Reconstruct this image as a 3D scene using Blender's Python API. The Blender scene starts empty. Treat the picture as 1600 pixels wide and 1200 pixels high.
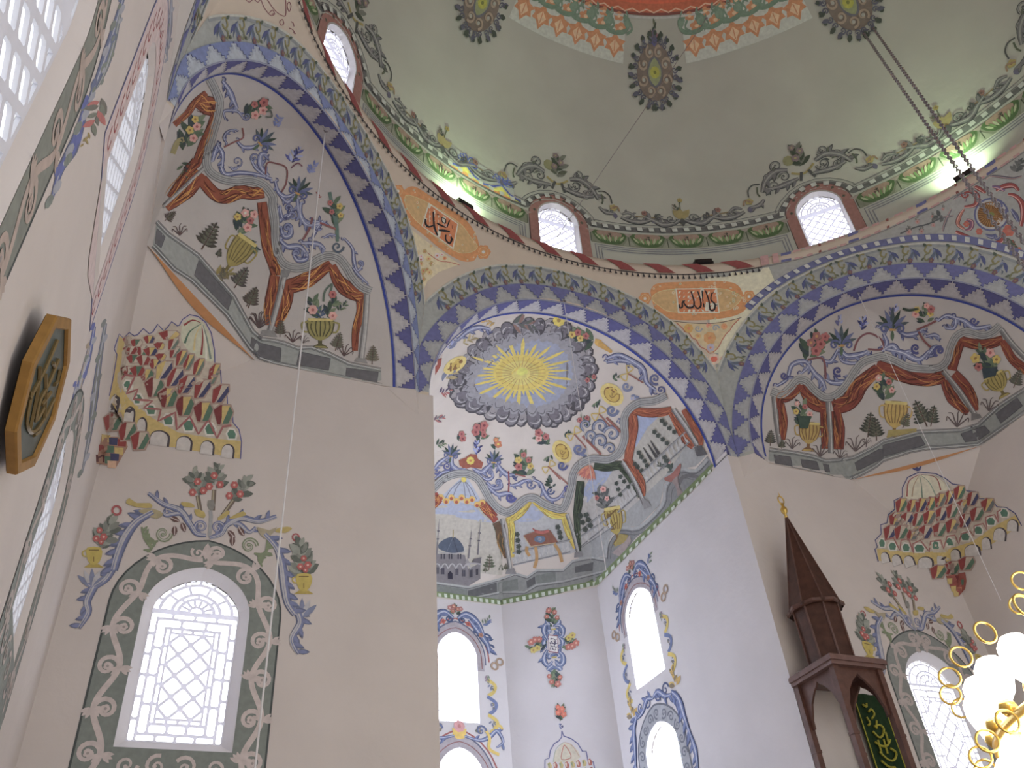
import bpy, bmesh, math, random
import numpy as np
from mathutils import Vector, Matrix, noise
from mathutils.bvhtree import BVHTree
from mathutils.geometry import delaunay_2d_cdt, tessellate_polygon
random.seed(7)
PI = math.pi
SC = bpy.context.scene
COL = SC.collection

# ------------------------------------------------------------------ camera
CAM = Vector((-6.1036, -2.7344, 1.6))
YAW, PITCH, ROLL, FPX = 0.456509, 0.691972, -0.0945047, 1362.94
_fw = Vector((math.sin(YAW)*math.cos(PITCH), math.cos(YAW)*math.cos(PITCH), math.sin(PITCH)))
_r = Vector((math.cos(YAW), -math.sin(YAW), 0)); _u = _r.cross(_fw)
RT = _r*math.cos(ROLL) + _u*math.sin(ROLL); UP = -_r*math.sin(ROLL) + _u*math.cos(ROLL)
cd = bpy.data.cameras.new('camera'); cam = bpy.data.objects.new('camera', cd); COL.objects.link(cam)
cd.sensor_width = 36; cd.lens = FPX*36/1600; cd.clip_start = .05; cd.clip_end = 200
M3 = Matrix((RT, UP, -_fw)).transposed()
cam.matrix_world = Matrix.Translation(CAM) @ M3.to_4x4()
SC.camera = cam

# ------------------------------------------------------------------ world and exposure
SC.view_settings.view_transform = 'Standard'; SC.view_settings.look = 'None'
SC.view_settings.gamma = 1; SC.view_settings.exposure = 0.0
w = bpy.data.worlds.new('sky'); SC.world = w; w.use_nodes = True
w.node_tree.nodes['Background'].inputs[0].default_value = (1.0, 0.975, 0.975, 1)
w.node_tree.nodes['Background'].inputs[1].default_value = 1.02
try:
    SC.cycles.use_denoising = True; SC.cycles.max_bounces = 6; SC.cycles.diffuse_bounces = 4
except Exception: pass

def area_light(name, loc, rot, sx, sy, power, col):
    l = bpy.data.lights.new(name, 'AREA'); l.shape = 'RECTANGLE'; l.size = sx; l.size_y = sy
    l.energy = power; l.color = col
    o = bpy.data.objects.new(name, l); COL.objects.link(o); o.location = loc; o.rotation_euler = rot
    return o

# ------------------------------------------------------------------ colours and materials
def s2l(c): return c/12.92 if c <= .04045 else ((c+.055)/1.055)**2.4
def srgb(r, g, b): return tuple(s2l(x/255) for x in (r, g, b))
REF = [srgb(168, 156, 153)]
def paint(r, g, b):
    """paint colour from its look next to the plain plaster, with veiling haze mixed in"""
    c = srgb(r, g, b); c = [c[i]/REF[0][i]*(1.015, .93, .925)[i] for i in range(3)]; l = .35*c[0]+.5*c[1]+.15*c[2]
    return tuple(min(.9, max(.004, ((l+(c[i]-l)*.78)*.94+.04)*.65)) for i in range(3))  # muted and lifted: the veiling haze is put into the colour
def mat(name, col=None, rough=.85, emit=None, estr=0, noise_amt=.06, scale=6, bump=.0, attr=False, metal=0, spec=.3, bscale=40):
    m = bpy.data.materials.new(name); m.use_nodes = True
    nt = m.node_tree; N = nt.nodes; L = nt.links; b = N['Principled BSDF']
    b.inputs['Roughness'].default_value = rough; b.inputs['Metallic'].default_value = metal
    b.inputs['Specular IOR Level'].default_value = spec
    tc = N.new('ShaderNodeTexCoord')
    if attr or col:
        nz = N.new('ShaderNodeTexNoise'); nz.inputs['Scale'].default_value = scale; nz.inputs['Detail'].default_value = 5
        L.new(tc.outputs['Object'], nz.inputs['Vector'])
        mr = N.new('ShaderNodeMapRange'); mr.inputs[3].default_value = 1-noise_amt; mr.inputs[4].default_value = 1+noise_amt
        mr.inputs[1].default_value = .3; mr.inputs[2].default_value = .7
        L.new(nz.outputs[0], mr.inputs[0])
        mx = N.new('ShaderNodeMix'); mx.data_type = 'RGBA'; mx.blend_type = 'MULTIPLY'; mx.inputs[0].default_value = 1
        L.new(mr.outputs[0], mx.inputs[7])
        if attr:
            at = N.new('ShaderNodeVertexColor'); at.layer_name = 'Paint'; L.new(at.outputs[0], mx.inputs[6])
        else: mx.inputs[6].default_value = (*col, 1)
        L.new(mx.outputs[2], b.inputs['Base Color'])
    if bump:
        n2 = N.new('ShaderNodeTexNoise'); n2.inputs['Scale'].default_value = bscale; n2.inputs['Detail'].default_value = 4
        L.new(tc.outputs['Object'], n2.inputs['Vector'])
        bp = N.new('ShaderNodeBump'); bp.inputs['Strength'].default_value = bump; bp.inputs['Distance'].default_value = .02
        L.new(n2.outputs[0], bp.inputs['Height']); L.new(bp.outputs[0], b.inputs['Normal'])
    if emit:
        b.inputs['Emission Color'].default_value = (*emit, 1); b.inputs['Emission Strength'].default_value = estr
    return m
M_PLASTER = mat('pink_white_plaster', (.72, .675, .655), bump=.25, noise_amt=.035, scale=1.3, bscale=9)
M_APSE = mat('white_plaster', (.74, .73, .76), bump=.25, noise_amt=.03, scale=1.3, bscale=9)
M_DOME = mat('dome_plaster', (.555, .59, .525), bump=.2, noise_amt=.06, scale=.8, bscale=6)
M_MURAL = mat('mural_ground', (.66, .635, .62), bump=.2, noise_amt=.05, scale=1.5, bscale=9)
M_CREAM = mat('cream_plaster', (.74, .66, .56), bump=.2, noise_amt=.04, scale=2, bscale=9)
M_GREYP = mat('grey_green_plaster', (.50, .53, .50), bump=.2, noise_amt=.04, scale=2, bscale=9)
M_PAINT = mat('fresco_paint', attr=True, noise_amt=.10, scale=14, rough=.8)
M_GLASS = mat('daylit_frosted_glass', (.9, .92, 1), rough=.3, emit=(.93, .95, 1.0), estr=3.4)
M_GLASSA = mat('bright_daylit_glass', (.9, .92, 1), rough=.3, emit=(.88, .92, 1.0), estr=17)
M_GLASSL = mat('daylit_glass_in_shade', (.85, .9, .95), rough=.3, emit=(.93, .97, .98), estr=.95)
M_LATT = mat('white_gypsum_lattice', (.72, .72, .76), rough=.8, noise_amt=.03)
_n = M_LATT.node_tree; _t = _n.nodes.new('ShaderNodeBsdfTranslucent'); _t.inputs[0].default_value = (.78, .78, .9, 1)
_m = _n.nodes.new('ShaderNodeMixShader'); _m.inputs[0].default_value = .12
_n.links.new(_n.nodes['Principled BSDF'].outputs[0], _m.inputs[1]); _n.links.new(_t.outputs[0], _m.inputs[2]); _n.links.new(_m.outputs[0], _n.nodes['Material Output'].inputs[0])
M_WOOD = mat('brown_stained_wood', (.115, .055, .042), rough=.38, bump=.15, noise_amt=.25, scale=9, spec=.5, bscale=30)
M_WOODD = mat('dark_wood_panel', (.075, .034, .024), rough=.5, bump=.15, noise_amt=.25, scale=9, bscale=30)
M_GOLD = mat('gold_brass', (.75, .52, .15), rough=.3, metal=.8, noise_amt=.1)
M_BLACK = mat('black_metal', (.02, .02, .022), rough=.5)
M_STEEL = mat('steel_cable', (.34, .33, .35), rough=.4, metal=.6)
M_CORD = mat('white_cord', (.8, .8, .82), rough=.6)
M_FLOOR = mat('red_carpet', (.36, .29, .27), rough=.95, noise_amt=.2, scale=5)

# ------------------------------------------------------------------ object helpers
def tag(o, label=None, cat=None, group=None, kind=None):
    if label: o['label'] = label
    if cat: o['category'] = cat
    if group: o['group'] = group
    if kind: o['kind'] = kind
    return o
def link(name, me, parent=None):
    o = bpy.data.objects.new(name, me); COL.objects.link(o)
    if parent: o.parent = parent; o.matrix_parent_inverse = parent.matrix_world.inverted() if False else Matrix.Identity(4)
    return o
def empty(name, loc=(0, 0, 0), rz=0):
    o = bpy.data.objects.new(name, None); COL.objects.link(o); o.location = loc; o.rotation_euler = (0, 0, rz); o.empty_display_size = .2
    return o
def meshobj(name, V, F, m, parent=None, smooth=False, kind=None):
    me = bpy.data.meshes.new(name); me.from_pydata([tuple(v) for v in V], [], [tuple(f) for f in F]); me.update()
    me.materials.append(m)
    if smooth: me.polygons.foreach_set('use_smooth', [True]*len(me.polygons))
    o = link(name, me, parent)
    if kind: o['kind'] = kind
    return o
def grid(nu, nv, fn):
    V = [fn(i/nu, j/nv) for j in range(nv+1) for i in range(nu+1)]
    F = [(j*(nu+1)+i, j*(nu+1)+i+1, (j+1)*(nu+1)+i+1, (j+1)*(nu+1)+i) for j in range(nv) for i in range(nu)]
    return V, F
def join(parts):
    V, F = [], []
    for v, f in parts:
        n = len(V); V += list(v); F += [tuple(i+n for i in q) for q in f]
    return V, F
def box(x0, x1, y0, y1, z0, z1):
    V = [(x, y, z) for z in (z0, z1) for y in (y0, y1) for x in (x0, x1)]
    return V, [(0, 2, 3, 1), (4, 5, 7, 6), (0, 1, 5, 4), (2, 6, 7, 3), (0, 4, 6, 2), (1, 3, 7, 5)]
def tube(pts, r, n=8, closed=False, caps=True):
    pts = [Vector(p) for p in pts]; V, F = [], []; m = len(pts); prev = None
    for i, p in enumerate(pts):
        a = pts[i-1] if (i or closed) else p; b = pts[(i+1) % m] if (i < m-1 or closed) else p
        t = (b-a).normalized()
        if prev is None: prev = t.orthogonal().normalized()
        x = (prev - t*prev.dot(t)).normalized(); y = t.cross(x); prev = x
        rr = r[i] if hasattr(r, '__len__') else r
        V += [p + x*rr*math.cos(2*PI*k/n) + y*rr*math.sin(2*PI*k/n) for k in range(n)]
    for i in range(m if closed else m-1):
        j = (i+1) % m
        F += [(i*n+k, i*n+(k+1) % n, j*n+(k+1) % n, j*n+k) for k in range(n)]
    if caps and not closed: F += [tuple(range(n))[::-1], tuple((m-1)*n+k for k in range(n))]
    return V, F
def lathe(prof, n=24, o=(0, 0, 0)):
    V = [(o[0]+r*math.cos(2*PI*k/n), o[1]+r*math.sin(2*PI*k/n), o[2]+z) for r, z in prof for k in range(n)]
    F = [(i*n+k, i*n+(k+1) % n, (i+1)*n+(k+1) % n, (i+1)*n+k) for i in range(len(prof)-1) for k in range(n)]
    return V, F
def inpoly(px, py, poly):
    c = np.zeros(len(px), bool); j = len(poly)-1
    for i in range(len(poly)):
        xi, yi = poly[i][:2]; xj, yj = poly[j][:2]
        if yi != yj:
            m = ((yi > py) != (yj > py)) & (px < (xj-xi)*(py-yi)/(yj-yi)+xi); c ^= m
        j = i
    return c
def plate(outer, holes=(), res=None):
    """triangulated 2-D region with holes and, for curved walls, inner grid points"""
    V, E = [], []
    for lp in [outer]+list(holes):
        n = len(V); lp = [tuple(q[:2]) for q in lp]
        if res:
            q2 = []
            for a, b in zip(lp, lp[1:]+lp[:1]):
                k = max(1, int(math.hypot(b[0]-a[0], b[1]-a[1])/res+.5))
                q2 += [(a[0]+(b[0]-a[0])*i/k, a[1]+(b[1]-a[1])*i/k) for i in range(k)]
            lp = q2
        V += lp; E += [(n+i, n+(i+1) % len(lp)) for i in range(len(lp))]
    if res:
        A = np.array(outer)[:, :2]; x0, y0 = A.min(0); x1, y1 = A.max(0)
        if x1-x0 > res*.9 or y1-y0 > res*.9:
            gx, gy = np.meshgrid(np.arange(x0+res*.5, x1, res), np.arange(y0+res*.5, y1, res)); gx = gx.ravel()+.013*res; gy = gy.ravel()+.007*res
            k = inpoly(gx, gy, outer)
            for h in holes: k &= ~inpoly(gx, gy, h)
            if k.any():
                # keep clear of the outline
                B = np.array(V); P = np.c_[gx[k], gy[k]]
                d = np.min(np.hypot(P[:, None, 0]-B[None, :, 0], P[:, None, 1]-B[None, :, 1]), axis=1)
                V += [tuple(q) for q in P[d > .35*res]]
    r = delaunay_2d_cdt([Vector(q) for q in V], E, [], 0, 1e-7)
    vs = np.array([tuple(q) for q in r[0]]); T = [f for f in r[2]]
    if not T: return [tuple(q) for q in vs], []
    c = vs[np.array(T)].mean(axis=1)
    k = inpoly(c[:, 0], c[:, 1], outer)
    for h in holes: k &= ~inpoly(c[:, 0], c[:, 1], h)
    return [tuple(q) for q in vs], [tuple(T[i]) for i in np.nonzero(k)[0]]

def ray_dir(x, y): return (_fw + RT*((x-800)/FPX) - UP*((y-600)/FPX)).normalized()
def on_plane(x, y, n, d):
    """where the line of sight through photo pixel (x, y) meets the wall n.p = d"""
    n = Vector(n); r = ray_dir(x, y); return CAM + r*((d-CAM.dot(n))/r.dot(n))
def catmull(P, k=6, closed=False):
    P = [tuple(q) for q in P]; n = len(P)
    if n < 3: return P
    out = []
    for i in range(n if closed else n-1):
        a, b, c, d = (P[(i-1) % n], P[i], P[(i+1) % n], P[(i+2) % n]) if closed else (P[max(i-1, 0)], P[i], P[i+1], P[min(i+2, n-1)])
        for j in range(k):
            t = j/k
            out.append(tuple(.5*(2*b[m]+(c[m]-a[m])*t+(2*a[m]-5*b[m]+4*c[m]-d[m])*t*t+(3*b[m]-a[m]-3*c[m]+d[m])*t**3) for m in range(len(b))))
    if not closed: out.append(P[-1])
    return out
# ================================================================== the building
H = 7.0; HL = 6.916; OV = 2.9; ZS = 10.0; ZR = 13.78; RR = 6.79
VL = Vector((-OV, H)); VR = Vector((OV, H)); WL = Vector((-HL, 3.19)); WR = Vector((H, OV))
class Face:
    def __init__(s, a, b, fold, mid, outer, stripe):
        s.a, s.b = a, b; s.t = (b-a).normalized(); s.n = Vector((-s.t.y, s.t.x)); s.m = (a+b)/2; s.d = s.m.dot(s.n); s.L = (b-a).length
        s.fold, s.mid, s.outer, s.stripe = fold, mid, outer, stripe
FC = Face(VL, VR, (2.74, 2.70), (3.06, 3.04), (3.42, 3.47), (2.673, 2.85))
FL = Face(WL, VL, (2.66, 3.00), (2.88, 3.24), (3.16, 3.68), (2.45, 3.25))
FR = Face(VR, WR, (2.62, 2.78), (2.92, 3.11), (3.38, 3.52), (2.45, 2.83))
FWL = Face(Vector((-HL, -3.19)), WL, (2.9, 2.9), (3.1, 3.1), (3.42, 3.5), (2.8, 2.85))
FWR = Face(WR, Vector((H, -OV)), (2.74, 2.78), (3.0, 3.1), (3.42, 3.5), (2.6, 2.83))
FBL = Face(Vector((-OV, -H)), Vector((-HL, -3.19)), (2.7, 2.8), (2.9, 3.1), (3.2, 3.5), (2.5, 2.8))
FBR = Face(Vector((H, -OV)), Vector((OV, -H)), (2.7, 2.8), (2.9, 3.1), (3.2, 3.5), (2.5, 2.8))
FB = Face(Vector((OV, -H)), Vector((-OV, -H)), (2.74, 2.7), (3.0, 3.04), (3.4, 3.47), (2.6, 2.8))
FACES = [FC, FL, FR, FWL, FWR, FBL, FBR, FB]
def r_oct(th):
    d = Vector((math.cos(th), math.sin(th))); return min(f.d/f.n.dot(d) for f in FACES if f.n.dot(d) > .3)
def S_ring(th, z):
    w_ = min(1, max(0, (z-10.6)/(ZR-10.6)))**1.6; r = r_oct(th); r += (RR-r)*w_
    return Vector((r*math.cos(th), r*math.sin(th), z))
def face_pt(f, u, z):
    """point of the octagonal ring wall above face f: u along the face, z up"""
    q = f.m + f.t*u; return S_ring(math.atan2(q.y, q.x), z)
def ell(rh, ph): return rh[0]*math.cos(ph), ZS + rh[1]*math.sin(ph)
def ell_z(rh, u): return ZS + rh[1]*math.sqrt(max(0, 1-(u/rh[0])**2))

# ---- walls with window openings --------------------------------------------------
def arch_loop(cx, hw, z0, z1, z2, n=14, pt=.12):
    """window outline: straight jambs z0..z1, slightly pointed arch up to z2"""
    P = [(cx+hw, z0)]
    for i in range(n+1):
        a = PI*i/n; s = math.sin(a); zz = z1 + (z2-z1)*(s*(1-pt) + pt*(1-abs(math.cos(a))))
        P.append((cx+hw*math.cos(a), zz))
    P.append((cx-hw, z0)); return P
def shrink(cx, hw, z0, z1, z2, e): return cx, hw-e, z0+e, z1, z2-e*1.1
def wall(name, outer, holes, to3, m=M_PLASTER, res=None):
    V, F = plate(outer, holes, res); return meshobj(name, [to3(*q) for q in V], F, m, kind='structure')
to_q = lambda u, z, d=0: Vector((u, H+d, z))                # qibla wall
to_l = lambda u, z, d=0: Vector((-HL-d, u, z))              # left wall
to_r = lambda u, z, d=0: Vector((H+d, u, z))
A_ = 2.673; AY = H+.4; AD1 = 11.986; AD2 = 13.307; AC = 1.013; ZA = 9.97
to_b = lambda u, z, d=0: Vector((u, AD2+d, z))
to_s = lambda u, z, d=0: Vector((A_+d, u, z))
to_s2 = lambda u, z, d=0: Vector((-A_-d, u, z))
WQ = [(-5.53, .575, 4.66, 6.17, 6.72, .10, .12), (5.53, .575, 4.66, 6.22, 6.76, .10, .12)]
WLW = [(-.62, .66, 4.05, 5.75, 6.45, .06, .07), (2.08, .60, 6.75, 8.15, 8.75, .05, .05), (4.06, .50, 4.45, 5.75, 6.2, .04, .05)]
WB = [(-.05, .44, 7.42, 8.72, 9.26, .03, .08), (-.05, .50, 4.3, 6.3, 6.95, .03, .08)]
WS = [(10.58, .52, 7.43, 8.75, 9.22, .02, .06), (10.62, .54, 4.6, 6.2, 6.68, .05, .08)]
XT, ZT = 5.33, 8.62
zB = 10.05
A_pt, B_pt, C_pt, D_pt = Vector((-3.44, H)), Vector((-5.324, H)), Vector((-HL, 5.283)), Vector((-HL, 3.78))
A2, B2, C2, D2 = Vector((3.443, H)), Vector((5.385, H)), Vector((H, 5.385)), Vector((H, 3.443))
T_L = Vector((-HL, H, ZT)); T_R = Vector((H, H, ZT))
qouter_l = [(-A_, 0), (-A_, ZS-.001), (-OV, ZS-.001), (-OV-.02, ZS+.02), (A_pt.x-.5, ZS+.3), (B_pt.x, zB), (-HL, ZT), (-HL, 0)]
wall_ql = wall('wall_front', qouter_l, [arch_loop(*WQ[0][:5])], to_q)
wall_qr = wall('wall_front', [(-x if i not in (5, 6, 7) else {5: B2.x, 6: H, 7: H}[i], z) for i, (x, z) in enumerate(qouter_l)], [arch_loop(*WQ[1][:5])], to_q)
wall_l = wall('wall_left', [(-9, 0), (-9, 12), (-3.19, 12), (-3.19, ZS), (3.19, ZS-.001), (3.22, 12.3), (C_pt.y-.15, 12.3), (C_pt.y, zB), (H, ZT), (H, 0)], [arch_loop(*q[:5]) for q in WLW], to_l)
wall_r = wall('wall_right', [(-1.5, 0), (-1.5, ZS), (OV, ZS), (OV+.3, 12.3), (C2.y-.15, 12.3), (C2.y, zB), (H, ZT), (H, 0)], [], to_r)
tymp_l = wall('wall_left', [(-2.9, ZS)]+[(x, z) for x, z in [ell((2.9, 2.9), PI*(1-k/20)) for k in range(21)]]+[(2.9, ZS)], [], lambda u, z: Vector((-HL-.12, u, z)))
tymp_r = wall('wall_right', [(-2.75, ZS)]+[(x, z) for x, z in [ell((2.8, 2.78), PI*(1-k/20)) for k in range(21)]]+[(2.75, ZS)], [], lambda u, z: Vector((H+.12, u, z)))
def facet(T, B, C, sgn):
    """chamfer of the room corner under the squinch, slightly hollow"""
    mid = (Vector((B.x, B.y, zB))+Vector((C.x, C.y, zB)))/2; out = (Vector((T.x, T.y, 0))-Vector((mid.x, mid.y, 0))).normalized()
    def f(s, t):
        top = Vector((B.x+(C.x-B.x)*s, B.y+(C.y-B.y)*s, zB)) + out*.13*math.sin(PI*s)**1.5
        q = T.lerp(top, t); return q
    V, F = grid(16, 10, f); return V, F
corner_l = meshobj('wall_corner_left', *facet(T_L, B_pt, C_pt, 1), M_PLASTER, smooth=True, kind='structure')
corner_r = meshobj('wall_corner_right', *facet(T_R, B2, C2, 1), M_PLASTER, smooth=True, kind='structure')
wall_ab = wall('wall_apse_back', [(-AC, 0), (-AC, ZA), (AC, ZA), (AC, 0)], [arch_loop(*q[:5]) for q in WB], to_b, M_APSE)
wall_as = wall('wall_apse_right', [(H, 0), (H, ZS+.1), (AY, ZS+.1), (AY+.2, ZA+.02), (AD1, ZA+.02), (AD1, 0)], [arch_loop(*q[:5]) for q in WS], to_s, M_APSE)
wall_as2 = wall('wall_apse_left', [(H, 0), (H, ZA), (AD1, ZA), (AD1, 0)], [arch_loop(*q[:5]) for q in WS], to_s2, M_APSE)
DG = (Vector((AC, AD2))-Vector((A_, AD1))); DGL = DG.length; DGt = DG/DGL; DGn = Vector((-DGt.y, DGt.x))*-1
if DGn.y < 0: DGn = -DGn
to_d = lambda u, z, d=0: Vector((A_+DGt.x*u+DGn.x*d, AD1+DGt.y*u+DGn.y*d, z))
wall_ad = wall('wall_apse_corner', [(0, 0), (0, ZA), (DGL, ZA), (DGL, 0)], [], to_d, M_APSE)
wall_ad2 = wall('wall_apse_corner', [(0, 0), (0, ZA), (DGL, ZA), (DGL, 0)], [], lambda u, z: Vector((-(A_+DGt.x*u), AD1+DGt.y*u, z)), M_APSE)
floor = meshobj('floor', [(-HL-.1, -9, 0), (H+.1, -9, 0), (H+.1, 13.4, 0), (-HL-.1, 13.4, 0)], [(0, 1, 2, 3)], M_FLOOR, kind='structure')

# ---- windows: reveal, lattice and glass ---------------------------------------------
def norm_cells(kind):
    """pane outlines of the gypsum lattice in window units: x -1..1, y 0 (sill) .. 1 (arch spring), fan above"""
    return kind
def lattice(cx, hw, z0, z1, z2, kind, bar):
    """list of pane holes (u, z loops)"""
    holes = []
    def rect(x0, x1, y0, y1, c=.35):
        e = bar/2; x0 += e; x1 -= e; y0 += e; y1 -= e
        if x1-x0 < .01 or y1-y0 < .01: return
        k = min(x1-x0, y1-y0)*c*.6
        holes.append([(x0+k, y0), (x1-k, y0), (x1, y0+k), (x1, y1-k), (x1-k, y1), (x0+k, y1), (x0, y1-k), (x0, y0+k)])
    W = hw; t = .085*hw/.5; B = z0; S = z1-.02
    if kind == 'full':
        L_, R_ = cx-W, cx+W
        n = 6; h = (S-B)/n                                        # outer rows of bricks on both jambs
        for i in range(n):
            rect(L_, L_+t, B+h*i, B+h*(i+1)); rect(R_-t, R_, B+h*i, B+h*(i+1))
        n2 = 4; h2 = (S-t-B-t)/n2
        for i in range(n2):
            rect(L_+t, L_+2.3*t, B+t+h2*i, B+t+h2*(i+1)); rect(R_-2.3*t, R_-t, B+t+h2*i, B+t+h2*(i+1))
        a0, a1 = L_+t, R_-t
        for i in range(4): rect(a0+(a1-a0)*i/4, a0+(a1-a0)*(i+1)/4, B, B+t); rect(L_+2*W*i/4, L_+2*W*(i+1)/4, S-t*.6, S+t*.3)
        b0, b1 = L_+2.3*t, R_-2.3*t
        for i in range(3): rect(b0+(b1-b0)*i/3, b0+(b1-b0)*(i+1)/3, B+t, B+2.3*t); rect(a0+(a1-a0)*i/3, a0+(a1-a0)*(i+1)/3, S-1.9*t, S-.6*t)
        c0, c1 = B+2.3*t, S-1.9*t; q = t*.7
        for i in range(5):
            rect(b0, b0+q, c0+(c1-c0)*i/5, c0+(c1-c0)*(i+1)/5); rect(b1-q, b1, c0+(c1-c0)*i/5, c0+(c1-c0)*(i+1)/5)
        for i in range(4): rect(b0+q+(b1-b0-2*q)*i/4, b0+q+(b1-b0-2*q)*(i+1)/4, c0, c0+q); rect(b0+q+(b1-b0-2*q)*i/4, b0+q+(b1-b0-2*q)*(i+1)/4, c1-q, c1)
        x0, x1, y0, y1 = b0+q, b1-q, c0+q, c1-q
    else:
        t = bar*1.6; x0, x1, y0, y1 = cx-W+t*.3, cx+W-t*.3, B+t*.3, S-bar
    nx = 2 if kind == 'full' else (4 if kind == 'big' else 4); dx = (x1-x0)/nx; ny = max(2, round((y1-y0)/(dx*.95))); dy = (y1-y0)/ny
    cut = lambda P: [(min(max(x, x0+bar*.3), x1-bar*.3), min(max(y, y0+bar*.3), y1-bar*.3)) for x, y in P]
    for j in range(2*ny+1):
        for i in range(nx+1):
            X = x0 + dx*(i + (.5 if j % 2 else 0)); Y = y0+dy*j/2
            if X > x1+1e-6: continue
            a, b = dx/2-bar*.72, dy/2-bar*.72
            pts = [(X+a*(1-k), Y+b*(k)) for k in (.12, .88)] + [(X-a*(k), Y+b*(1-k)) for k in (.12, .88)] + [(X-a*(1-k), Y-b*k) for k in (.12, .88)] + [(X+a*k, Y-b*(1-k)) for k in (.12, .88)]
            q2 = cut(pts); u = []
            for q in q2:
                if not u or math.dist(q, u[-1]) > 1e-4: u.append(q)
            if len(u) > 2 and math.dist(u[0], u[-1]) < 1e-4: u.pop()
            if len(u) < 3: continue
            ar = abs(sum(u[k][0]*u[(k+1) % len(u)][1]-u[(k+1) % len(u)][0]*u[k][1] for k in range(len(u))))/2
            if ar > .0006: holes.append(u)
    # fan light
    Rz = z2-z1; base = z1 + bar*1.3
    fan = [(1.0, .84, 8, .5), (.82, .56, 5, 0), (.54, .42, 4, .5), (.40, .17, 7, 0)]
    for r1, r0, n, off in fan:
        for i in range(n):
            a0 = PI*i/n; a1 = PI*(i+1)/n; e = bar*.5
            P = []
            for k in range(5):
                a = a0+(a1-a0)*k/4; rr = (r1*W-e); aa = a0+e/rr + (a1-a0-2*e/rr)*k/4
                s = math.sin(aa); P.append((cx+rr*math.cos(aa), base+(rr/W)*(Rz-bar)*(s*.9+.1*(1-abs(math.cos(aa))))))
            for k in range(5):
                rr = r0*W+e; g = min(e/rr, (a1-a0)*.45); aa = a1-g-(a1-a0-2*g)*k/4
                s = math.sin(aa); P.append((cx+rr*math.cos(aa), base+(rr/W)*(Rz-bar)*(s*.9+.1*(1-abs(math.cos(aa))))))
            holes.append(P)
    rr = .15*W-bar*.3
    holes.append([(cx+rr*math.cos(PI*k/6), base+rr*math.sin(PI*k/6)*.9) for k in range(7)])
    return holes
def window(name, spec, to3, kind, bar, glass=M_GLASS, parent=None, lat=M_LATT):
    cx, hw, z0, z1, z2, e, dep = spec
    root = empty(name); tag(root, kind='structure') if parent is None else None
    if parent: root.parent = parent
    outer = arch_loop(cx, hw, z0, z1, z2); s = shrink(cx, hw, z0, z1, z2, e); inner = arch_loop(*s)
    n = len(outer); V = [to3(*q, 0) for q in outer]+[to3(*q, dep) for q in inner]
    meshobj('window_reveal', V, [(i, (i+1) % n, n+(i+1) % n, n+i) for i in range(n)], M_APSE if kind != 'big' else M_PLASTER, root)
    holes = lattice(*s[:5], kind, bar)
    lp = []
    for h in holes:
        c = np.array(h); lp.append(h)
    Vp, Fp = plate(inner, lp); th = .02
    n = len(Vp); V = [to3(*q, dep) for q in Vp]+[to3(*q, dep+th) for q in Vp]
    from collections import Counter
    ec = Counter(tuple(sorted((f[i], f[(i+1) % 3]))) for f in Fp for i in range(3))
    F = list(Fp)+[(a, b, b+n, a+n) for (a, b), k in ec.items() if k == 1]
    meshobj('window_lattice', V, F, lat, root)
    V = [to3(*q, dep+th+.015) for q in inner]; meshobj('window_pane', V, [tuple(range(len(V)))], glass, root)
    return root
window('window_1', WQ[0], to_q, 'full', .027)
window('window_2', WQ[1], to_q, 'full', .018)
window('window_3', WLW[0], to_l, 'big', .05, M_GLASSL)
window('window_4', WLW[1], to_l, 'big', .03, M_GLASSL)
window('window_5', WLW[2], to_l, 'big', .03, M_GLASSL)
window('window_6', WB[0], to_b, 'full', .018, M_GLASSA)
window('window_7', WB[1], to_b, 'full', .018, M_GLASSA)
window('window_8', WS[0], to_s, 'full', .010, M_GLASSA)
window('window_9', WS[1], to_s, 'full', .010, M_GLASSA)

# ---- octagonal ring wall, arch soffits, squinches --------------------------------------
def ringwall(f, na=44):
    hl = f.L/2
    def fn(s, t):
        u = -hl+f.L*s; r0 = f.fold[0]; z0 = ell_z(f.fold, u) if abs(u) < r0 else ZS
        return face_pt(f, u, z0+(ZR-z0)*t)
    # columns placed on the arch curve
    us = sorted([-hl, hl]+[f.fold[0]*math.cos(PI*i/na) for i in range(na+1)])
    V, F = [], []; nt = 30
    for j in range(nt+1):
        for u in us:
            z0 = ell_z(f.fold, u) if abs(u) < f.fold[0] else ZS
            V.append(face_pt(f, u, z0+(ZR-z0)*j/nt))
    n = len(us)
    F = [(j*n+i, j*n+i+1, (j+1)*n+i+1, (j+1)*n+i) for j in range(nt) for i in range(n-1)]
    return V, F
SOF = {}
def soffit_pt(f, ph, t, dep=None):
    dep = dep if dep is not None else (.27 if f is FL else .4)
    x, z = ell(f.fold, ph); a = face_pt(f, x, z); x2, z2 = ell(f.stripe, ph)
    q = f.m+f.t*x2+f.n*dep; return a.lerp(Vector((q.x, q.y, z2)), t)
for f, nm in ((FC, 'front'), (FL, 'front_left'), (FR, 'front_right'), (FWL, 'left'), (FWR, 'right'), (FBL, 'back_left'), (FBR, 'back_right'), (FB, 'back')):
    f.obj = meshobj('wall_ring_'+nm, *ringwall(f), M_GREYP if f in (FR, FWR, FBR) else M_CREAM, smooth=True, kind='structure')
    f.sof = meshobj('wall_arch_'+nm, *grid(40, 3, lambda s, t, f=f: soffit_pt(f, PI*s, t, .12 if f in (FWL, FWR) else None)), M_MURAL, smooth=True, kind='structure')
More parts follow.
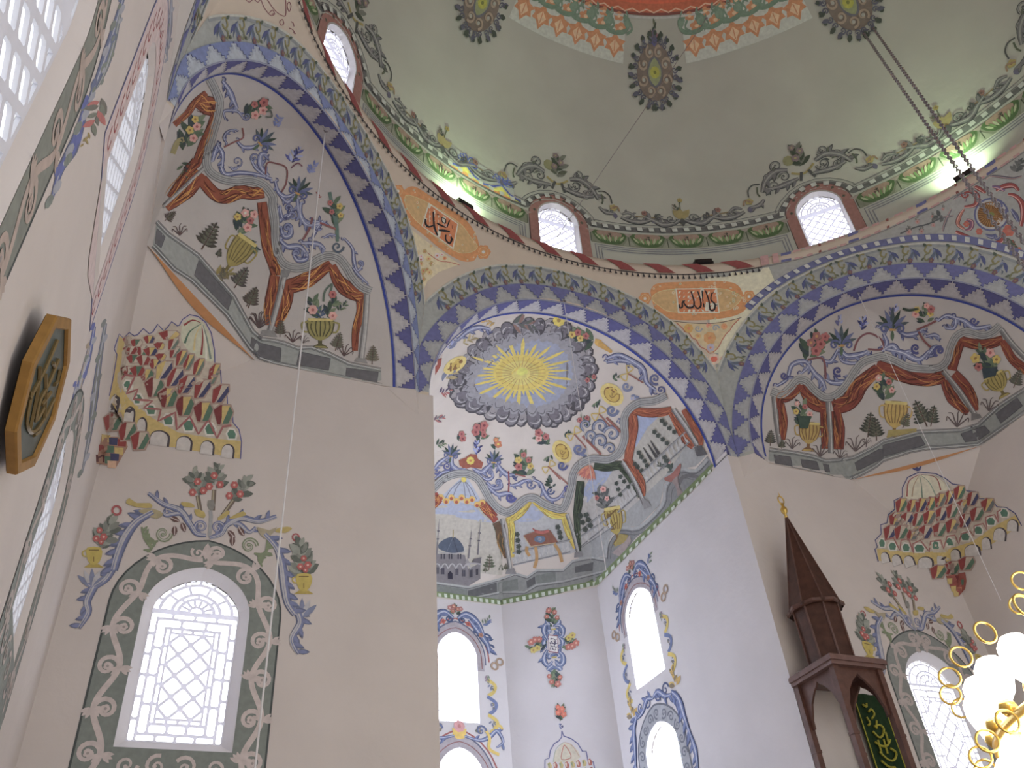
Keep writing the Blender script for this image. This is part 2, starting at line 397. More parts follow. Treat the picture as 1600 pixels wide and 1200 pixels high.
def shell(f, base, z0, K, nm, m=M_MURAL):
    """half dome over a polygonal base, meridians rising to the arch crown"""
    M = Vector((*(f.m+f.n*(.27 if f is FL else .4)), z0)); K = Vector((M.x, M.y, ZS+f.stripe[1]))
    L = [0]
    for a, b in zip(base, base[1:]): L.append(L[-1]+(b-a).length)
    seg = []
    for k, (a, b) in enumerate(zip(base, base[1:])):
        n = max(3, int((L[k+1]-L[k])/.12)); seg += [a.lerp(b, i/n) for i in range(n)]
    seg.append(base[-1]); n = len(seg); NV = 40; V = []
    R0 = f.stripe[0]; pow_ = 0.0
    tot = L[-1]; acc = [0]
    for a, b in zip(seg, seg[1:]): acc.append(acc[-1]+(b-a).length)
    for j in range(NV+1):
        ph = PI/2*j/NV
        for i, q in enumerate(seg):
            v = Vector((q.x, q.y, z0))-M
            V.append(M + v*math.cos(ph) + (K-M)*math.sin(ph))
    F = [(j*n+i, j*n+i+1, (j+1)*n+i+1, (j+1)*n+i) for j in range(NV) for i in range(n-1)]
    return meshobj(nm, V, F, m, smooth=True, kind='structure')
def foot(f, s): q = f.m+f.t*f.stripe[0]*s+f.n*(.27 if f is FL else .4); return Vector((q.x, q.y))
# the base lines end exactly at the arch feet
sq_l = shell(FL, [foot(FL, 1), B_pt, C_pt, foot(FL, -1)], zB-.05, None, 'ceiling_squinch_left')
sq_r = shell(FR, [foot(FR, -1), B2, C2, foot(FR, 1)], zB-.05, None, 'ceiling_squinch_right')
ap = shell(FC, [foot(FC, 1), Vector((A_, AD1)), Vector((AC, AD2)), Vector((-AC, AD2)), Vector((-A_, AD1)), foot(FC, -1)], ZA, None, 'ceiling_apse', mat('apse_mural_ground', (.80, .755, .71), bump=.2, noise_amt=.05, scale=1.5, bscale=9))
V = []; F = []
for P in ([C_pt, foot(FL, -1), Vector((-7.0, foot(FL, -1).y)), Vector((-7.0, C_pt.y))], [B_pt, foot(FL, 1), Vector((foot(FL, 1).x, 7.05)), Vector((B_pt.x, 7.05))], [C2, foot(FR, 1), Vector((7.05, foot(FR, 1).y)), Vector((7.05, C2.y))], [B2, foot(FR, -1), Vector((foot(FR, -1).x, 7.05)), Vector((B2.x, 7.05))]):
    F.append(tuple(range(len(V), len(V)+4))); V += [(q.x, q.y, zB-.052) for q in P]
meshobj('trim_squinch_foot', V, F, M_PLASTER, kind='structure')
for B, C, T, nm in ((B_pt, C_pt, T_L, 'left'), (B2, C2, T_R, 'right')):
    mid = (B+C)/2; out = (Vector((T.x, T.y))-mid).normalized()
    V = [Vector((*(B.lerp(C, i/16)), zB-.05)) for i in range(17)]+[Vector((*(B.lerp(C, i/16)+out*.15*math.sin(PI*i/16)**1.5), zB-.05)) for i in range(17)]
    sof = meshobj('trim_ledge_'+nm, V, [(i, i+1, 18+i, 17+i) for i in range(16)], mat('orange_ledge_paint_'+nm, paint(196, 132, 72)), kind='structure')
# underside slabs at the arch feet (small corbels tapering into the wall)
def corbel(f, s, wallpt):
    v = f.a if s < 0 else f.b; p1 = face_pt(f, f.fold[0]*s, ZS); p2 = soffit_pt(f, 0 if s > 0 else PI, 1)
    top = [Vector((v.x, v.y, ZS)), p1, Vector((p2.x, p2.y, ZS))]; p2 = p1+(p2-p1)*1.3; top[2] = Vector((p2.x, p2.y, ZS)); b = Vector((v.x, v.y, ZS-.42))
    V = top+[b]; return V, [(0, 1, 2), (0, 3, 1), (1, 3, 2), (0, 2, 3)]
def filler(f, s):
    V = []
    for k in range(13):
        p = soffit_pt(f, (PI*k/40 if s > 0 else PI-PI*k/40), 1); q = p.copy()
        if abs(p.y) > abs(p.x): q.y = 7.05
        else: q.x = math.copysign(7.0 if p.x < 0 else 7.05, p.x)
        V += [p, q]
    return V, [(2*k, 2*k+1, 2*k+3, 2*k+2) for k in range(12)]
meshobj('trim_squinch_edge', *join([filler(FL, 1), filler(FL, -1)]), M_MURAL, kind='structure'); meshobj('trim_squinch_edge', *join([filler(FR, 1), filler(FR, -1)]), M_MURAL, kind='structure')
meshobj('trim_corbel_left', *join([corbel(FL, 1, None), corbel(FL, -1, None)]), M_PLASTER, kind='structure')
meshobj('trim_corbel_right', *join([corbel(FR, -1, None), corbel(FR, 1, None)]), M_PLASTER, kind='structure')

for sx in (-1, 1): meshobj('trim_arch_foot', *box(min(sx*3.3, sx*2.673), max(sx*3.3, sx*2.673), 7.01, 7.39, 10.004, 10.02), M_PLASTER, kind='structure')
# ---- ledge, drum and dome -----------------------------------------------------------------
RD, ZD, HD = 6.98, 14.2, 7.15
def dome_pt(th, z, off=0):
    if z <= ZD: r = RD
    else: r = RD*math.sqrt(max(0, 1-((z-ZD)/HD)**2))
    n = Vector((math.cos(th), math.sin(th), 0)) if z <= ZD else Vector((math.cos(th)*r/RD**2, math.sin(th)*r/RD**2, (z-ZD)/HD**2)).normalized()
    return Vector((r*math.cos(th), r*math.sin(th), z))-n*off
ZL = 14.06
meshobj('trim_1', *join([lathe([(RR, ZR), (RR, ZR+.02), (RR-.012, ZR+.14), (RR, ZL), (RD+.05, ZL+.01)], 160)]), M_CREAM, kind='structure', smooth=True)
DWZ = (ZL-.02, 15.12, 15.56); DHW = .455
dw_az = [PI/4*k for k in range(8)]
# unrolled drum/dome strip: s = azimuth * RD, z
cir = 2*PI*RD
holes = []
for k in range(8):
    c = dw_az[k]*RD+ (0 if k else cir)
    holes.append(arch_loop(c, DHW, DWZ[0]+.02, DWZ[1], DWZ[2], 10))
s0 = cir/16
V, F = plate([(s0, ZL-.03), (s0+cir, ZL-.03), (s0+cir, 15.9), (s0, 15.9)], holes, .25)
drum = [dome_pt(s/RD, z) for s, z in V]
zs_ = [15.88]+[ZD+HD*math.sin(math.asin((15.88-ZD)/HD)+(PI/2-.002-math.asin((15.88-ZD)/HD))*k/48) for k in range(1, 49)]
nA = 192
V2 = [dome_pt(2*PI*i/nA, z) for z in zs_ for i in range(nA)]
F2 = [(j*nA+i, j*nA+(i+1) % nA, (j+1)*nA+(i+1) % nA, (j+1)*nA+i) for j in range(len(zs_)-1) for i in range(nA)]
dome = meshobj('ceiling_dome', *join([(drum, F), (V2, F2)]), M_DOME, smooth=True, kind='structure')
for n_, k in enumerate((2, 1, 3, 0, 4, 5, 6, 7)):
    to3 = lambda u, z, d=0, k=k: dome_pt(dw_az[k]+u/RD, z)*1 + Vector((math.cos(dw_az[k]), math.sin(dw_az[k]), 0))*d
    window('window_%d' % (10+n_), (0, DHW, DWZ[0]+.02, DWZ[1], DWZ[2], .04, .10), to3, 'plain', .026)
# sheets added outside the shell to stop world light leaking through gaps
for nm, V in (('light_block_left', [(-7.35, -9, 0), (-7.35, 14, 0), (-7.35, 14, 22), (-7.35, -9, 22)]), ('light_block_right', [(7.6, -1.5, 0), (7.6, 14, 0), (7.6, 14, 22), (7.6, -1.5, 22)]),
              ('light_block_front', [(-7.35, 14, 0), (7.6, 14, 0), (7.6, 14, 22), (-7.35, 14, 22)]), ('light_block_top', [(-7.35, -9, 21.6), (7.6, -9, 21.6), (7.6, 14, 21.6), (-7.35, 14, 21.6)])):
    meshobj(nm, V, [(0, 1, 2, 3)], M_PLASTER, kind='structure')
# ================================================================== fresco painting on the masonry
def bvh_of(*objs):
    V, F = [], []
    for o in objs:
        n = len(V); V += [o.matrix_world @ v.co for v in o.data.vertices]; F += [tuple(i+n for i in p.vertices) for p in o.data.polygons]
    return BVHTree.FromPolygons(V, F)
def photo_surf(*objs):
    """map a point of the photograph onto the given masonry"""
    T = bvh_of(*objs)
    def f(x, y):
        d = ray_dir(x, y); h = T.ray_cast(CAM, d)
        if h[0] is None: return None
        n = h[1]
        if n.dot(d) > 0: n = -n
        return h[0], n, d
    return f
def smooth_surf(fn, e=.02):
    """map (u, v) through an analytic surface; the normal faces the hall"""
    def f(u, v):
        p = Vector(fn(u, v)); n = max(((Vector(fn(u+e, v))-p).cross(Vector(fn(u, v+k))-p)*(1 if k > 0 else -1) for k in (e, -e)), key=lambda q: q.length)
        if n.length < 1e-12: return None
        n.normalize(); c = Vector((0, 0, 8)) if p.z > 9 else Vector((0, 0, p.z))
        if n.dot(c-p) < 0: n = -n
        return p, n, -n
    return f
class Canvas:
    def __init__(s, surf, res=7, base=.002, step=.00035):
        s.surf, s.res, s.base, s.step = surf, min(res, 7), base, min(step, .00035) if res > 1 else step; s.mi = 0; s.ne = 0; s.V, s.F, s.C = [], [], []; s.k = 0; s.stack = []; s.T = (1, 0, 0, 1, 0, 0); s.clip = None
    # -- local frames
    def zoom(s, x0, y0, k): s.T = (1/k, 0, 0, 1/k, x0, y0); s.stack = []; return s
    def push(s, x, y, ang=0, sc=1, flip=1):
        a, b, c, d, e, f = s.T; s.stack.append(s.T); co, si = math.cos(ang)*sc, math.sin(ang)*sc
        m = (co*flip, -si, si*flip, co, x, y)
        s.T = (a*m[0]+b*m[2], a*m[1]+b*m[3], c*m[0]+d*m[2], c*m[1]+d*m[3], a*m[4]+b*m[5]+e, c*m[4]+d*m[5]+f); return s
    def pop(s): s.T = s.stack.pop(); return s
    def tr(s, q): a, b, c, d, e, f = s.T; return (a*q[0]+b*q[1]+e, c*q[0]+d*q[1]+f)
    def emit(s, V, F, col):
        s.k += 1; off = s.base+s.step*min(s.k, 45)+(s.ne % 1200)*.000004; s.ne += 1; n = len(s.V); ok = {}; 
        for i, q in enumerate(V):
            h = s.surf(*q)
            if h is None: continue
            p, nn, d = h; c = max(.25, -nn.dot(d)); ok[i] = len(s.V); s.V.append(p - d*min(off/c, off*2.5) if nn.dot(d) < 0 else p+nn*off)
        for f in F:
            if all(i in ok for i in f): s.F.append(tuple(ok[i] for i in f)); s.C.append(col)
    def m(s, k=0): s.k = k; s.mi = (s.mi+1) % 60; return s
    # -- primitives
    def poly(s, P, col, sm=0, flat=False):
        if sm: P = catmull(P, sm, True)
        P = [s.tr(q) for q in P]; A = np.array(P); ext = (A.max(0)-A.min(0)).max()
        if ext < s.res*1.6 or flat:
            t = tessellate_polygon([[Vector((x, y, 0)) for x, y in P]]); s.emit(P, [tuple(f) for f in t], col)
        else:
            V, F = plate(P, (), s.res); s.emit(V, F, col)
        return s
    def line(s, P, w, col, sm=4, closed=False, taper=(1, 1)):
        if sm and len(P) > 2: P = catmull(P, sm, closed)
        if closed: P = list(P)+[P[0]]
        n = len(P); V = []
        sc = math.sqrt(abs(s.T[0]*s.T[3]-s.T[1]*s.T[2]))
        Q = [s.tr(q) for q in P]
        if len(Q) == 2 or True:                     # keep long pieces following curved walls
            R = [Q[0]]; W = [0.]
            for i in range(1, n):
                d = math.dist(Q[i-1], Q[i]); k = max(1, int(d/s.res))
                for j in range(1, k+1): R.append((Q[i-1][0]+(Q[i][0]-Q[i-1][0])*j/k, Q[i-1][1]+(Q[i][1]-Q[i-1][1])*j/k)); W.append((i-1+j/k)/(n-1))
            Q = R
        n = len(Q)
        for i in range(n):
            a, b = Q[max(0, i-1)], Q[min(n-1, i+1)]
            if closed and i in (0, n-1): a, b = Q[n-2], Q[1]
            dx, dy = b[0]-a[0], b[1]-a[1]; L = math.hypot(dx, dy) or 1
            t = W[i]; ww = w*sc/2*(taper[0]*(1-t)+taper[1]*t if len(taper) == 2 else (taper[0]*(1-2*t)+taper[1]*2*t if t < .5 else taper[1]*(2-2*t)+taper[2]*(2*t-1)))
            if i == 0: m = 1 + min(5, int(w*sc/(s.res*.8)))
            V += [(Q[i][0]-dy/L*ww*(1-2*j/m), Q[i][1]+dx/L*ww*(1-2*j/m)) for j in range(m+1)]
        s.emit(V, [((m+1)*i+j, (m+1)*i+j+1, (m+1)*(i+1)+j+1, (m+1)*(i+1)+j) for i in range(n-1) for j in range(m)], col); return s
    def dot(s, x, y, r, col, ry=None, n=9, ang=0):
        ry = ry or r; co, si = math.cos(ang), math.sin(ang)
        P = [(r*math.cos(2*PI*i/n), ry*math.sin(2*PI*i/n)) for i in range(n)]
        return s.poly([(x+a*co-b*si, y+a*si+b*co) for a, b in P], col)
    def ring(s, x, y, r, w, col, ry=None, n=14, ang=0):
        ry = ry or r; co, si = math.cos(ang), math.sin(ang)
        return s.line([(x+r*math.cos(2*PI*i/n)*co-ry*math.sin(2*PI*i/n)*si, y+r*math.cos(2*PI*i/n)*si+ry*math.sin(2*PI*i/n)*co) for i in range(n)], w, col, 0, True)
    # -- motifs (ang: direction the motif points to, in canvas units)
    def leaf(s, x, y, ang, L, w, col, bend=0, mid=None):
        co, si = math.cos(ang), math.sin(ang); P = []
        for t, k in ((0, 0), (.25, .8), (.55, 1), (.8, .6), (1, 0), (.8, -.6), (.55, -1), (.25, -.8)):
            a, b = t*L, k*w/2+bend*L*t*t; P.append((x+a*co-b*si, y+a*si+b*co))
        s.poly(P, col)
        if mid: s.line([(x, y), (x+(L*.9)*co-bend*L*.8*si, y+L*.9*si+bend*L*.8*co)], w*.18, mid, 0)
        return s
    def volute(s, x, y, r, ang, col, w, turns=1.25, d=1, tip=None):
        """spiral ending at (x, y); ang is where its outer end starts"""
        P = []; n = int(14*turns)
        for i in range(n+1):
            t = i/n; a = ang+d*2*PI*turns*t; rr = r*(1-t*.85); P.append((x+rr*math.cos(a), y+rr*math.sin(a)))
        s.line(P, w, col, 0, taper=(1, .45)); s.dot(P[-1][0], P[-1][1], w*.55, col); return s
    def scroll(s, P, w, col, hi=None, edge=None, sm=6, taper=(.4, 1, .3), curl=None, leaves=0, d=1):
        """acanthus stem: dark edge, body colour, light streak, leaf lobes"""
        s.m(2)
        Q = catmull(P, sm) if len(P) > 2 else P
        if edge: s.line(Q, w*1.45, edge, 0, taper=taper)
        for i in range(leaves):
            t = (i+.7)/(leaves+.4); k = min(len(Q)-2, int(t*(len(Q)-1))); a, b = Q[k], Q[k+1]; an = math.atan2(b[1]-a[1], b[0]-a[0])
            s.leaf(a[0], a[1], an+d*(.75 if i % 2 else .6), w*2.1, w*.85, edge or col, .15*d); s.leaf(a[0], a[1], an+d*.7, w*1.8, w*.55, col, .15*d)
        s.line(Q, w, col, 0, taper=taper)
        if hi: s.line(Q, w*.3, hi, 0, taper=taper)
        if curl: 
            a, b = Q[-2], Q[-1]; an = math.atan2(b[1]-a[1], b[0]-a[0]); c = (b[0]-math.sin(an)*curl*d*1., b[1]+math.cos(an)*curl*d)
            s.volute(c[0], c[1], curl, an-PI/2*d, edge or col, w*.8, 1.1, d); s.volute(c[0], c[1], curl*.95, an-PI/2*d, col, w*.5, 1.1, d)
        return s
    def flower(s, x, y, r, col, core, n=6, ang=0, edge=None):
        if edge: s.dot(x, y, r*1.08, edge, n=10)
        for i in range(n):
            a = ang+2*PI*i/n; s.dot(x+r*.55*math.cos(a), y+r*.55*math.sin(a), r*.45, col, n=7)
        return s.dot(x, y, r*.32, core, n=7)
    def bush(s, x, y, ang, L, W, greens, n=16, seed=1, lw=.16):
        rnd = random.Random(seed); s.m(5)
        for i in range(n):
            t = (i+.5)/n; k = 1 if i % 2 else -1; a = ang+k*rnd.uniform(.25, 1.15)*(1.1-.5*t); l = L*(.34+.2*rnd.random())*(1.05-.35*t)
            bx, by = x+math.cos(ang)*L*t*.75+rnd.uniform(-.1, .1)*W, y+math.sin(ang)*L*t*.75+rnd.uniform(-.1, .1)*W
            s.leaf(bx, by, a, l, l*lw*2, greens[i % len(greens)], .1*k)
        return s
    def bouquet(s, x, y, ang, L, W, greens, fl, seed=1, n=14, nf=4, fr=.16):
        s.bush(x, y, ang, L, W, greens, n, seed, .2); rnd = random.Random(seed*3+1); s.m(n+6)
        for i in range(nf):
            t = .3+.6*(i+.5)/nf; o = (-1)**i*W*(.28-.15*t)*rnd.uniform(.6, 1.3)
            fx, fy = x+math.cos(ang)*L*t-math.sin(ang)*o, y+math.sin(ang)*L*t+math.cos(ang)*o; c = fl[i % len(fl)]
            s.flower(fx, fy, L*fr*rnd.uniform(.8, 1.15), c[0], c[1], 5, rnd.random()*3, c[2] if len(c) > 2 else None)
        return s
    def build(s, name, parent, label=None, m=None):
        me = bpy.data.meshes.new(name); me.from_pydata([tuple(v) for v in s.V], [], s.F); me.update()
        ca = me.color_attributes.new('Paint', 'FLOAT_COLOR', 'CORNER'); arr = []
        for p in me.polygons: arr += [*s.C[p.index], 1]*p.loop_total
        ca.data.foreach_set('color', arr); me.materials.append(m or M_PAINT)
        o = link(name, me, parent)
        if label: o['label'] = label
        return o
P_ = paint
BLU, BLU_D, BLU_L = P_(84, 88, 150), P_(48, 52, 100), P_(150, 155, 190)
WHT, GREY, GREY_D, GREY_L = P_(172, 166, 164), P_(122, 120, 122), P_(84, 83, 88), P_(150, 148, 148)
STRIPE = P_(36, 58, 146); RUST, RUST_D, RUST_H = P_(138, 64, 36), P_(88, 36, 24), P_(196, 132, 40)
LGR, LGR_D, LGR_L = P_(74, 96, 72), P_(46, 64, 52), P_(112, 128, 96)
PINK, ROSE, RED, YEL, OCH = P_(206, 146, 136), P_(168, 92, 88), P_(160, 56, 46), P_(206, 178, 52), P_(150, 122, 58)

# ------------------------------------------------------------------ arch bands
def sstep(n=4):
    """stepped pyramid outline, x -1..1, y 0..1"""
    P = [(-1, 0)]
    for i in range(n): x = -1+(i)*(.92/n); y = (i+1)/n; P += [(x+.0, y-1/n+1/n)] if i == 0 else [(x, i/n), (x, y)]
    L = [(-1, 0), (-1, .12)]
    for i in range(n):
        x = -1+(i+1)*.9/n; L += [(x, .12+i*.88/n), (x, .12+(i+1)*.88/n)]
    L[-1] = (L[-1][0], 1); return L+[(-x, y) for x, y in L[::-1]]
STEP = sstep(4)
def arc_len(rh, n=400):
    P = [(rh[0]*math.cos(PI*i/n), rh[1]*math.sin(PI*i/n)) for i in range(n+1)]; A = [0]
    for a, b in zip(P, P[1:]): A.append(A[-1]+math.dist(a, b))
    return A
def ang_of(rh):
    A = arc_len(rh); n = len(A)-1
    def g(t):
        L = max(0, min(1, t))*A[-1]; i = min(n-1, max(0, int(np.searchsorted(A, L))-1)); return PI*(i+(L-A[i])/max(1e-9, A[i+1]-A[i]))/n
    return g
def lerp2(a, b, t): return (a[0]+(b[0]-a[0])*t, a[1]+(b[1]-a[1])*t)
BW = .33                                                  # painted width standing for one band in canvas units (metres)
def band_surf(f):
    """u in metres along the arch; v: 0 fold, BW band border, 2*BW outer border; negative v runs into the soffit (-.4 = outer line)"""
    g = ang_of(f.mid); A = arc_len(f.mid)[-1]
    def fn(u, v):
        ph = g(u/A); v = v/BW if v >= 0 else v/.4
        if v >= 0:
            a = ell(f.fold, ph); b = ell(f.mid, ph); c = ell(f.outer, ph)
            h_ = f.L/2-.004; b = (max(-h_, min(h_, b[0])), b[1]); c = (max(-h_, min(h_, c[0])), c[1])
            q = lerp2(a, b, v) if v <= 1 else lerp2(b, c, v-1)
            return face_pt(f, q[0], q[1])
        return soffit_pt(f, ph, -v, .12 if f in (FWL, FWR) else None)
    return fn
def arch_bands(f, n, lab, soff=True):
    sf = smooth_surf(band_surf(f), .004); hl = f.L/2; A = arc_len(f.mid)[-1]; g = ang_of(f.mid); N = 150; p = A/n
    c = Canvas(sf, res=.11, base=.004, step=.0012)
    g1, g2, edge = P_(148, 148, 149), P_(90, 92, 142), P_(58, 62, 108)
    if f is FL: g1, g2 = P_(156, 162, 172), P_(104, 116, 160)
    for k in range(N): c.k = 0; c.emit([(A*k/N, 0), (A*(k+1)/N, 0), (A*(k+1)/N, BW), (A*k/N, BW)], [(0, 1, 2, 3)], g1)
    for i in range(n):
        u0 = (i+.5)*p; hw = p/2
        c.k = 1; c.poly([(u0+x*hw*1.0, BW-y*BW*.93) for x, y in STEP], edge)
        c.k = 3; c.poly([(u0+x*hw*.93, BW-.004-y*BW*.88) for x, y in STEP], g2)
        c.k = 2; c.line([(u0+x*hw*1.12, max(.01, BW-y*BW*.96-.03)) for x, y in STEP[2:-2]], .007, P_(116, 120, 146), 0)
    c.k = 5; c.line([(A*k/60, 0.004) for k in range(61)], .012, P_(120, 122, 144), 0)
    c.build('stepped_band', f.obj, lab+' face band of blue stepped pyramids')
    if soff:
        c = Canvas(sf, res=.11, base=.002, step=.0012)
        h1, h2, ed = P_(166, 160, 162), P_(78, 78, 132), P_(50, 50, 94)
        for k in range(N): c.k = 0; c.emit([(A*k/N, -.004), (A*(k+1)/N, -.004), (A*(k+1)/N, -.4), (A*k/N, -.4)], [(0, 1, 2, 3)], h1)
        for i in range(n+1):
            u0 = i*p; hw = p/2; cl = lambda P: [(min(max(x, .001), A-.001), y) for x, y in P]
            c.k = 1; c.poly(cl([(u0+x*hw*.96, -.01-y*.29) for x, y in STEP]), ed)
            c.k = 3; c.poly(cl([(u0+x*hw*.88, -.014-y*.27) for x, y in STEP]), h2)
            c.k = 2; c.line(cl([(u0+x*hw*1.08, -.035-y*.29) for x, y in STEP[2:-2]]), .007, P_(126, 124, 146), 0)
        c.k = 5; c.line([(A*k/80, -.375) for k in range(81)], .042, STRIPE, 0); c.line([(A*k/80, -.34) for k in range(81)], .010, P_(96, 104, 150), 0)
        c.build('stepped_band', f.sof, lab+' soffit band of blue steps with a blue outer line')
    c = Canvas(sf, res=.11, base=.004, step=.0012)
    gr = P_(143, 145, 141)
    def vmax(u):
        ph = g(u/A); b = ell(f.mid, ph); c3 = ell(f.outer, ph)
        return BW*(1+max(0, min(1, (hl+.01-abs(b[0]))/max(1e-6, abs(c3[0])-abs(b[0]))))) if abs(c3[0]) > hl else 2*BW
    for k in range(N):
        u1, u2 = A*k/N, A*(k+1)/N; c.k = 0
        c.emit([(u1, BW), (u2, BW), (u2, 2*BW), (u1, 2*BW)], [(0, 1, 2, 3)], gr)
    m = int(n*1.55); mv = BW*1.48; q = A/m; S = .165
    for i in range(m):
        u = (i+.5)*q
        if vmax(u) < 2*BW-.02: continue
        c.k = 2; k = -1 if u > A/2 else 1
        c.T = (S*k*1.15, 0, 0, S*1.22, u, mv)
        for k, (an, L_, cc) in enumerate(((2.1, 1.25, P_(76, 86, 104)), (2.55, 1.1, P_(108, 118, 148)), (1.8, .95, P_(70, 78, 122)), (3.2, .9, P_(84, 96, 112)))):
            c.leaf(.02-.1*k, .5-.1*k, an+PI*.55, L_, .3, cc, .35)
        c.line([(.1, .6), (.45, .66), (.62, .2), (.3, -.02), (.12, .3)], .15, P_(126, 118, 74), 4)
        c.line([(.2, .0), (.55, -.2), (.45, -.62), (.15, -.45)], .14, P_(114, 114, 80), 4)
        c.flower(-.05, -.62, .24, P_(112, 78, 88), P_(130, 112, 66), 5, .5); c.leaf(.5, .55, .6, .4, .22, P_(70, 84, 70)); c.leaf(.6, -.4, -.9, .36, .2, P_(84, 92, 76))
    c.T = (1, 0, 0, 1, 0, 0); c.k = 4
    c.line([(A*k/80, BW) for k in range(81)], .014, P_(118, 124, 134), 0)
    for vv, cc, ww in ((1.88, P_(128, 132, 134), .05), (1.97, P_(168, 166, 156), .03)):
        pts = [A*k/90 for k in range(91) if vmax(A*k/90) >= 2*BW-.03]
        if pts: c.line([(u, vv*BW) for u in pts], ww, cc, 0)
    if f is FR:                                             # outer chequered line of the right arches
        c.k = 6; us = [u for u in [A*k/150 for k in range(151)] if vmax(u) >= 2*BW-.001 and u < A*.70]
        c.line([(u, 2.26*BW) for u in us], .12, P_(92, 96, 138), 0)
        for k, u in enumerate(us):
            if k % 3 == 0: c.poly([(u-.035, 2.14*BW), (u+.035, 2.14*BW), (u+.055, 2.38*BW), (u-.015, 2.38*BW)], P_(176, 176, 172))
    c.build('flower_garland_band', f.obj, lab+' garland band of blue scrolls and small flowers')
arch_bands(FC, 18, 'middle arch')
arch_bands(FL, 19, 'left arch')
arch_bands(FR, 18, 'right arch')
arch_bands(FWL, 18, 'side arch', soff=False)
arch_bands(FWR, 18, 'right side arch', soff=False)
# ------------------------------------------------------------------ painted pavilions in the half domes
def offs(P, d):
    out = []; n = len(P)
    for i in range(n):
        a, b = P[max(0, i-1)], P[min(n-1, i+1)]; dx, dy = b[0]-a[0], b[1]-a[1]; L = math.hypot(dx, dy) or 1
        out.append((P[i][0]-dy/L*d, P[i][1]+dx/L*d))
    return out
def entab(c, P, w):
    c.m(0); c.step = .0007
    Q = catmull(P, 6); c.line(Q, w*1.12, P_(92, 90, 92), 0); c.line(Q, w, P_(152, 150, 148), 0)
    for d, k in ((-.22, .10), (.02, .07), (.26, .13)): c.line(offs(Q, w*d), w*k, P_(108, 106, 108), 0)
def drape(c, P, w, col=None, dark=None, hi=None, taper=(.8, 1, .8), n=5, seed=0):
    c.m(0)
    col, dark, hi = col or RUST, dark or RUST_D, hi or RUST_H; Q = catmull(P, 6); rnd = random.Random(seed+int(P[0][0]))
    c.line(Q, w*1.14, dark, 0, taper=taper); c.line(Q, w, col, 0, taper=taper)
    m = len(Q)
    for i in range(n*3):
        a = rnd.randrange(0, max(1, m-6)); b = min(m, a+rnd.randrange(5, 12)); o = rnd.uniform(-.38, .38)
        R = [(offs(Q[a:b], w*(o+.16*math.sin(k*.5+i)))[k]) for k in range(b-a)]
        if len(R) > 2: c.line(R, w*rnd.uniform(.05, .10), (hi, dark, hi, col)[i % 4] if i % 4 != 3 else dark, 0, taper=(.2, 1, .2))
def column(c, P, w, col=None):
    c.m(0)
    c.line(P, w, P_(104, 100, 100), 3); c.line(offs(catmull(P, 3), -w*.12), w*.6, col or P_(150, 146, 144), 0); c.line(offs(catmull(P, 3), -w*.2), w*.18, P_(172, 168, 164), 0)
def grass(c, x, y, ang, s, col=None):
    c.m(6)
    col = col or P_(92, 78, 78)
    for k in range(5):
        a = ang+(k-2)*.42; e = (x+math.cos(a)*s, y+math.sin(a)*s); d = (k-2)*.5 or .3
        c.line([(x, y), (x+math.cos(a)*s*.6, y+math.sin(a)*s*.6), e, (e[0]+math.cos(a+d*2.2)*s*.3, e[1]+math.sin(a+d*2.2)*s*.3)], s*.11, col, 4, taper=(1, .5))
def pine(c, x, y, ang, L, col=None, wd=.32, n=6):
    c.m(3)
    col = col or P_(66, 68, 58); c.line([(x, y), (x+math.cos(ang)*L, y+math.sin(ang)*L)], L*.05, P_(84, 60, 52), 0)
    for i in range(n):
        t = .2+.8*i/n; bx, by = x+math.cos(ang)*L*t, y+math.sin(ang)*L*t; w = L*wd*(1.15-t)+L*.06
        for k in (-1, 1): c.leaf(bx, by, ang+k*1.15, w*1.15, w*.42, col, .1*k); c.leaf(bx, by, ang+k*.8, w*.9, w*.34, P_(88, 88, 72), .1*k)
    c.leaf(x+math.cos(ang)*L*.85, y+math.sin(ang)*L*.85, ang, L*.2, L*.07, col)
def urn(c, x, y, ang, w, h, col=None, dark=None, body=.5):
    """vase standing at (x, y), pointing along ang"""
    c.m(1)
    col, dark = col or P_(160, 140, 70), dark or P_(104, 84, 44)
    c.push(x, y, ang+PI/2)                                  # -y is up in the local frame
    c.poly([(-w*.3, 0), (w*.3, 0), (w*.22, -h*.08), (w*.07, -h*.14), (w*.07, -h*.3), (-w*.07, -h*.3), (-w*.07, -h*.14), (-w*.22, -h*.08)], dark)
    c.poly([(-w*.26, -h*.01), (w*.26, -h*.01), (w*.18, -h*.07), (-w*.18, -h*.07)], col)
    B = [(-w*.1, -h*.27), (-w*.36, -h*.42), (-w*.48, -h*.65), (-w*.42, -h*.95), (w*.42, -h*.95), (w*.48, -h*.65), (w*.36, -h*.42), (w*.1, -h*.27)]
    c.poly(B, dark, 3); c.poly([(a*.88, b*.97) for a, b in B], col, 3)
    for k in range(-2, 3): c.line([(k*w*.15, -h*.88), (k*w*.17, -h*.65), (k*w*.09, -h*.38)], w*.045, dark, 3)
    c.line([(-w*.45, -h*.93), (w*.45, -h*.93)], h*.08, P_(190, 170, 88), 0)
    for k in (-1, 1): c.line([(k*w*.42, -h*.85), (k*w*.66, -h*.8), (k*w*.6, -h*.55), (k*w*.44, -h*.52)], w*.06, col, 4)
    c.pop()
GR3 = [P_(58, 78, 62), P_(84, 104, 78), P_(48, 62, 66), P_(108, 120, 92)]
FLW = [(PINK, P_(170, 84, 82)), (P_(190, 162, 66), P_(150, 104, 44)), (ROSE, P_(120, 48, 56)), (PINK, P_(220, 190, 170))]
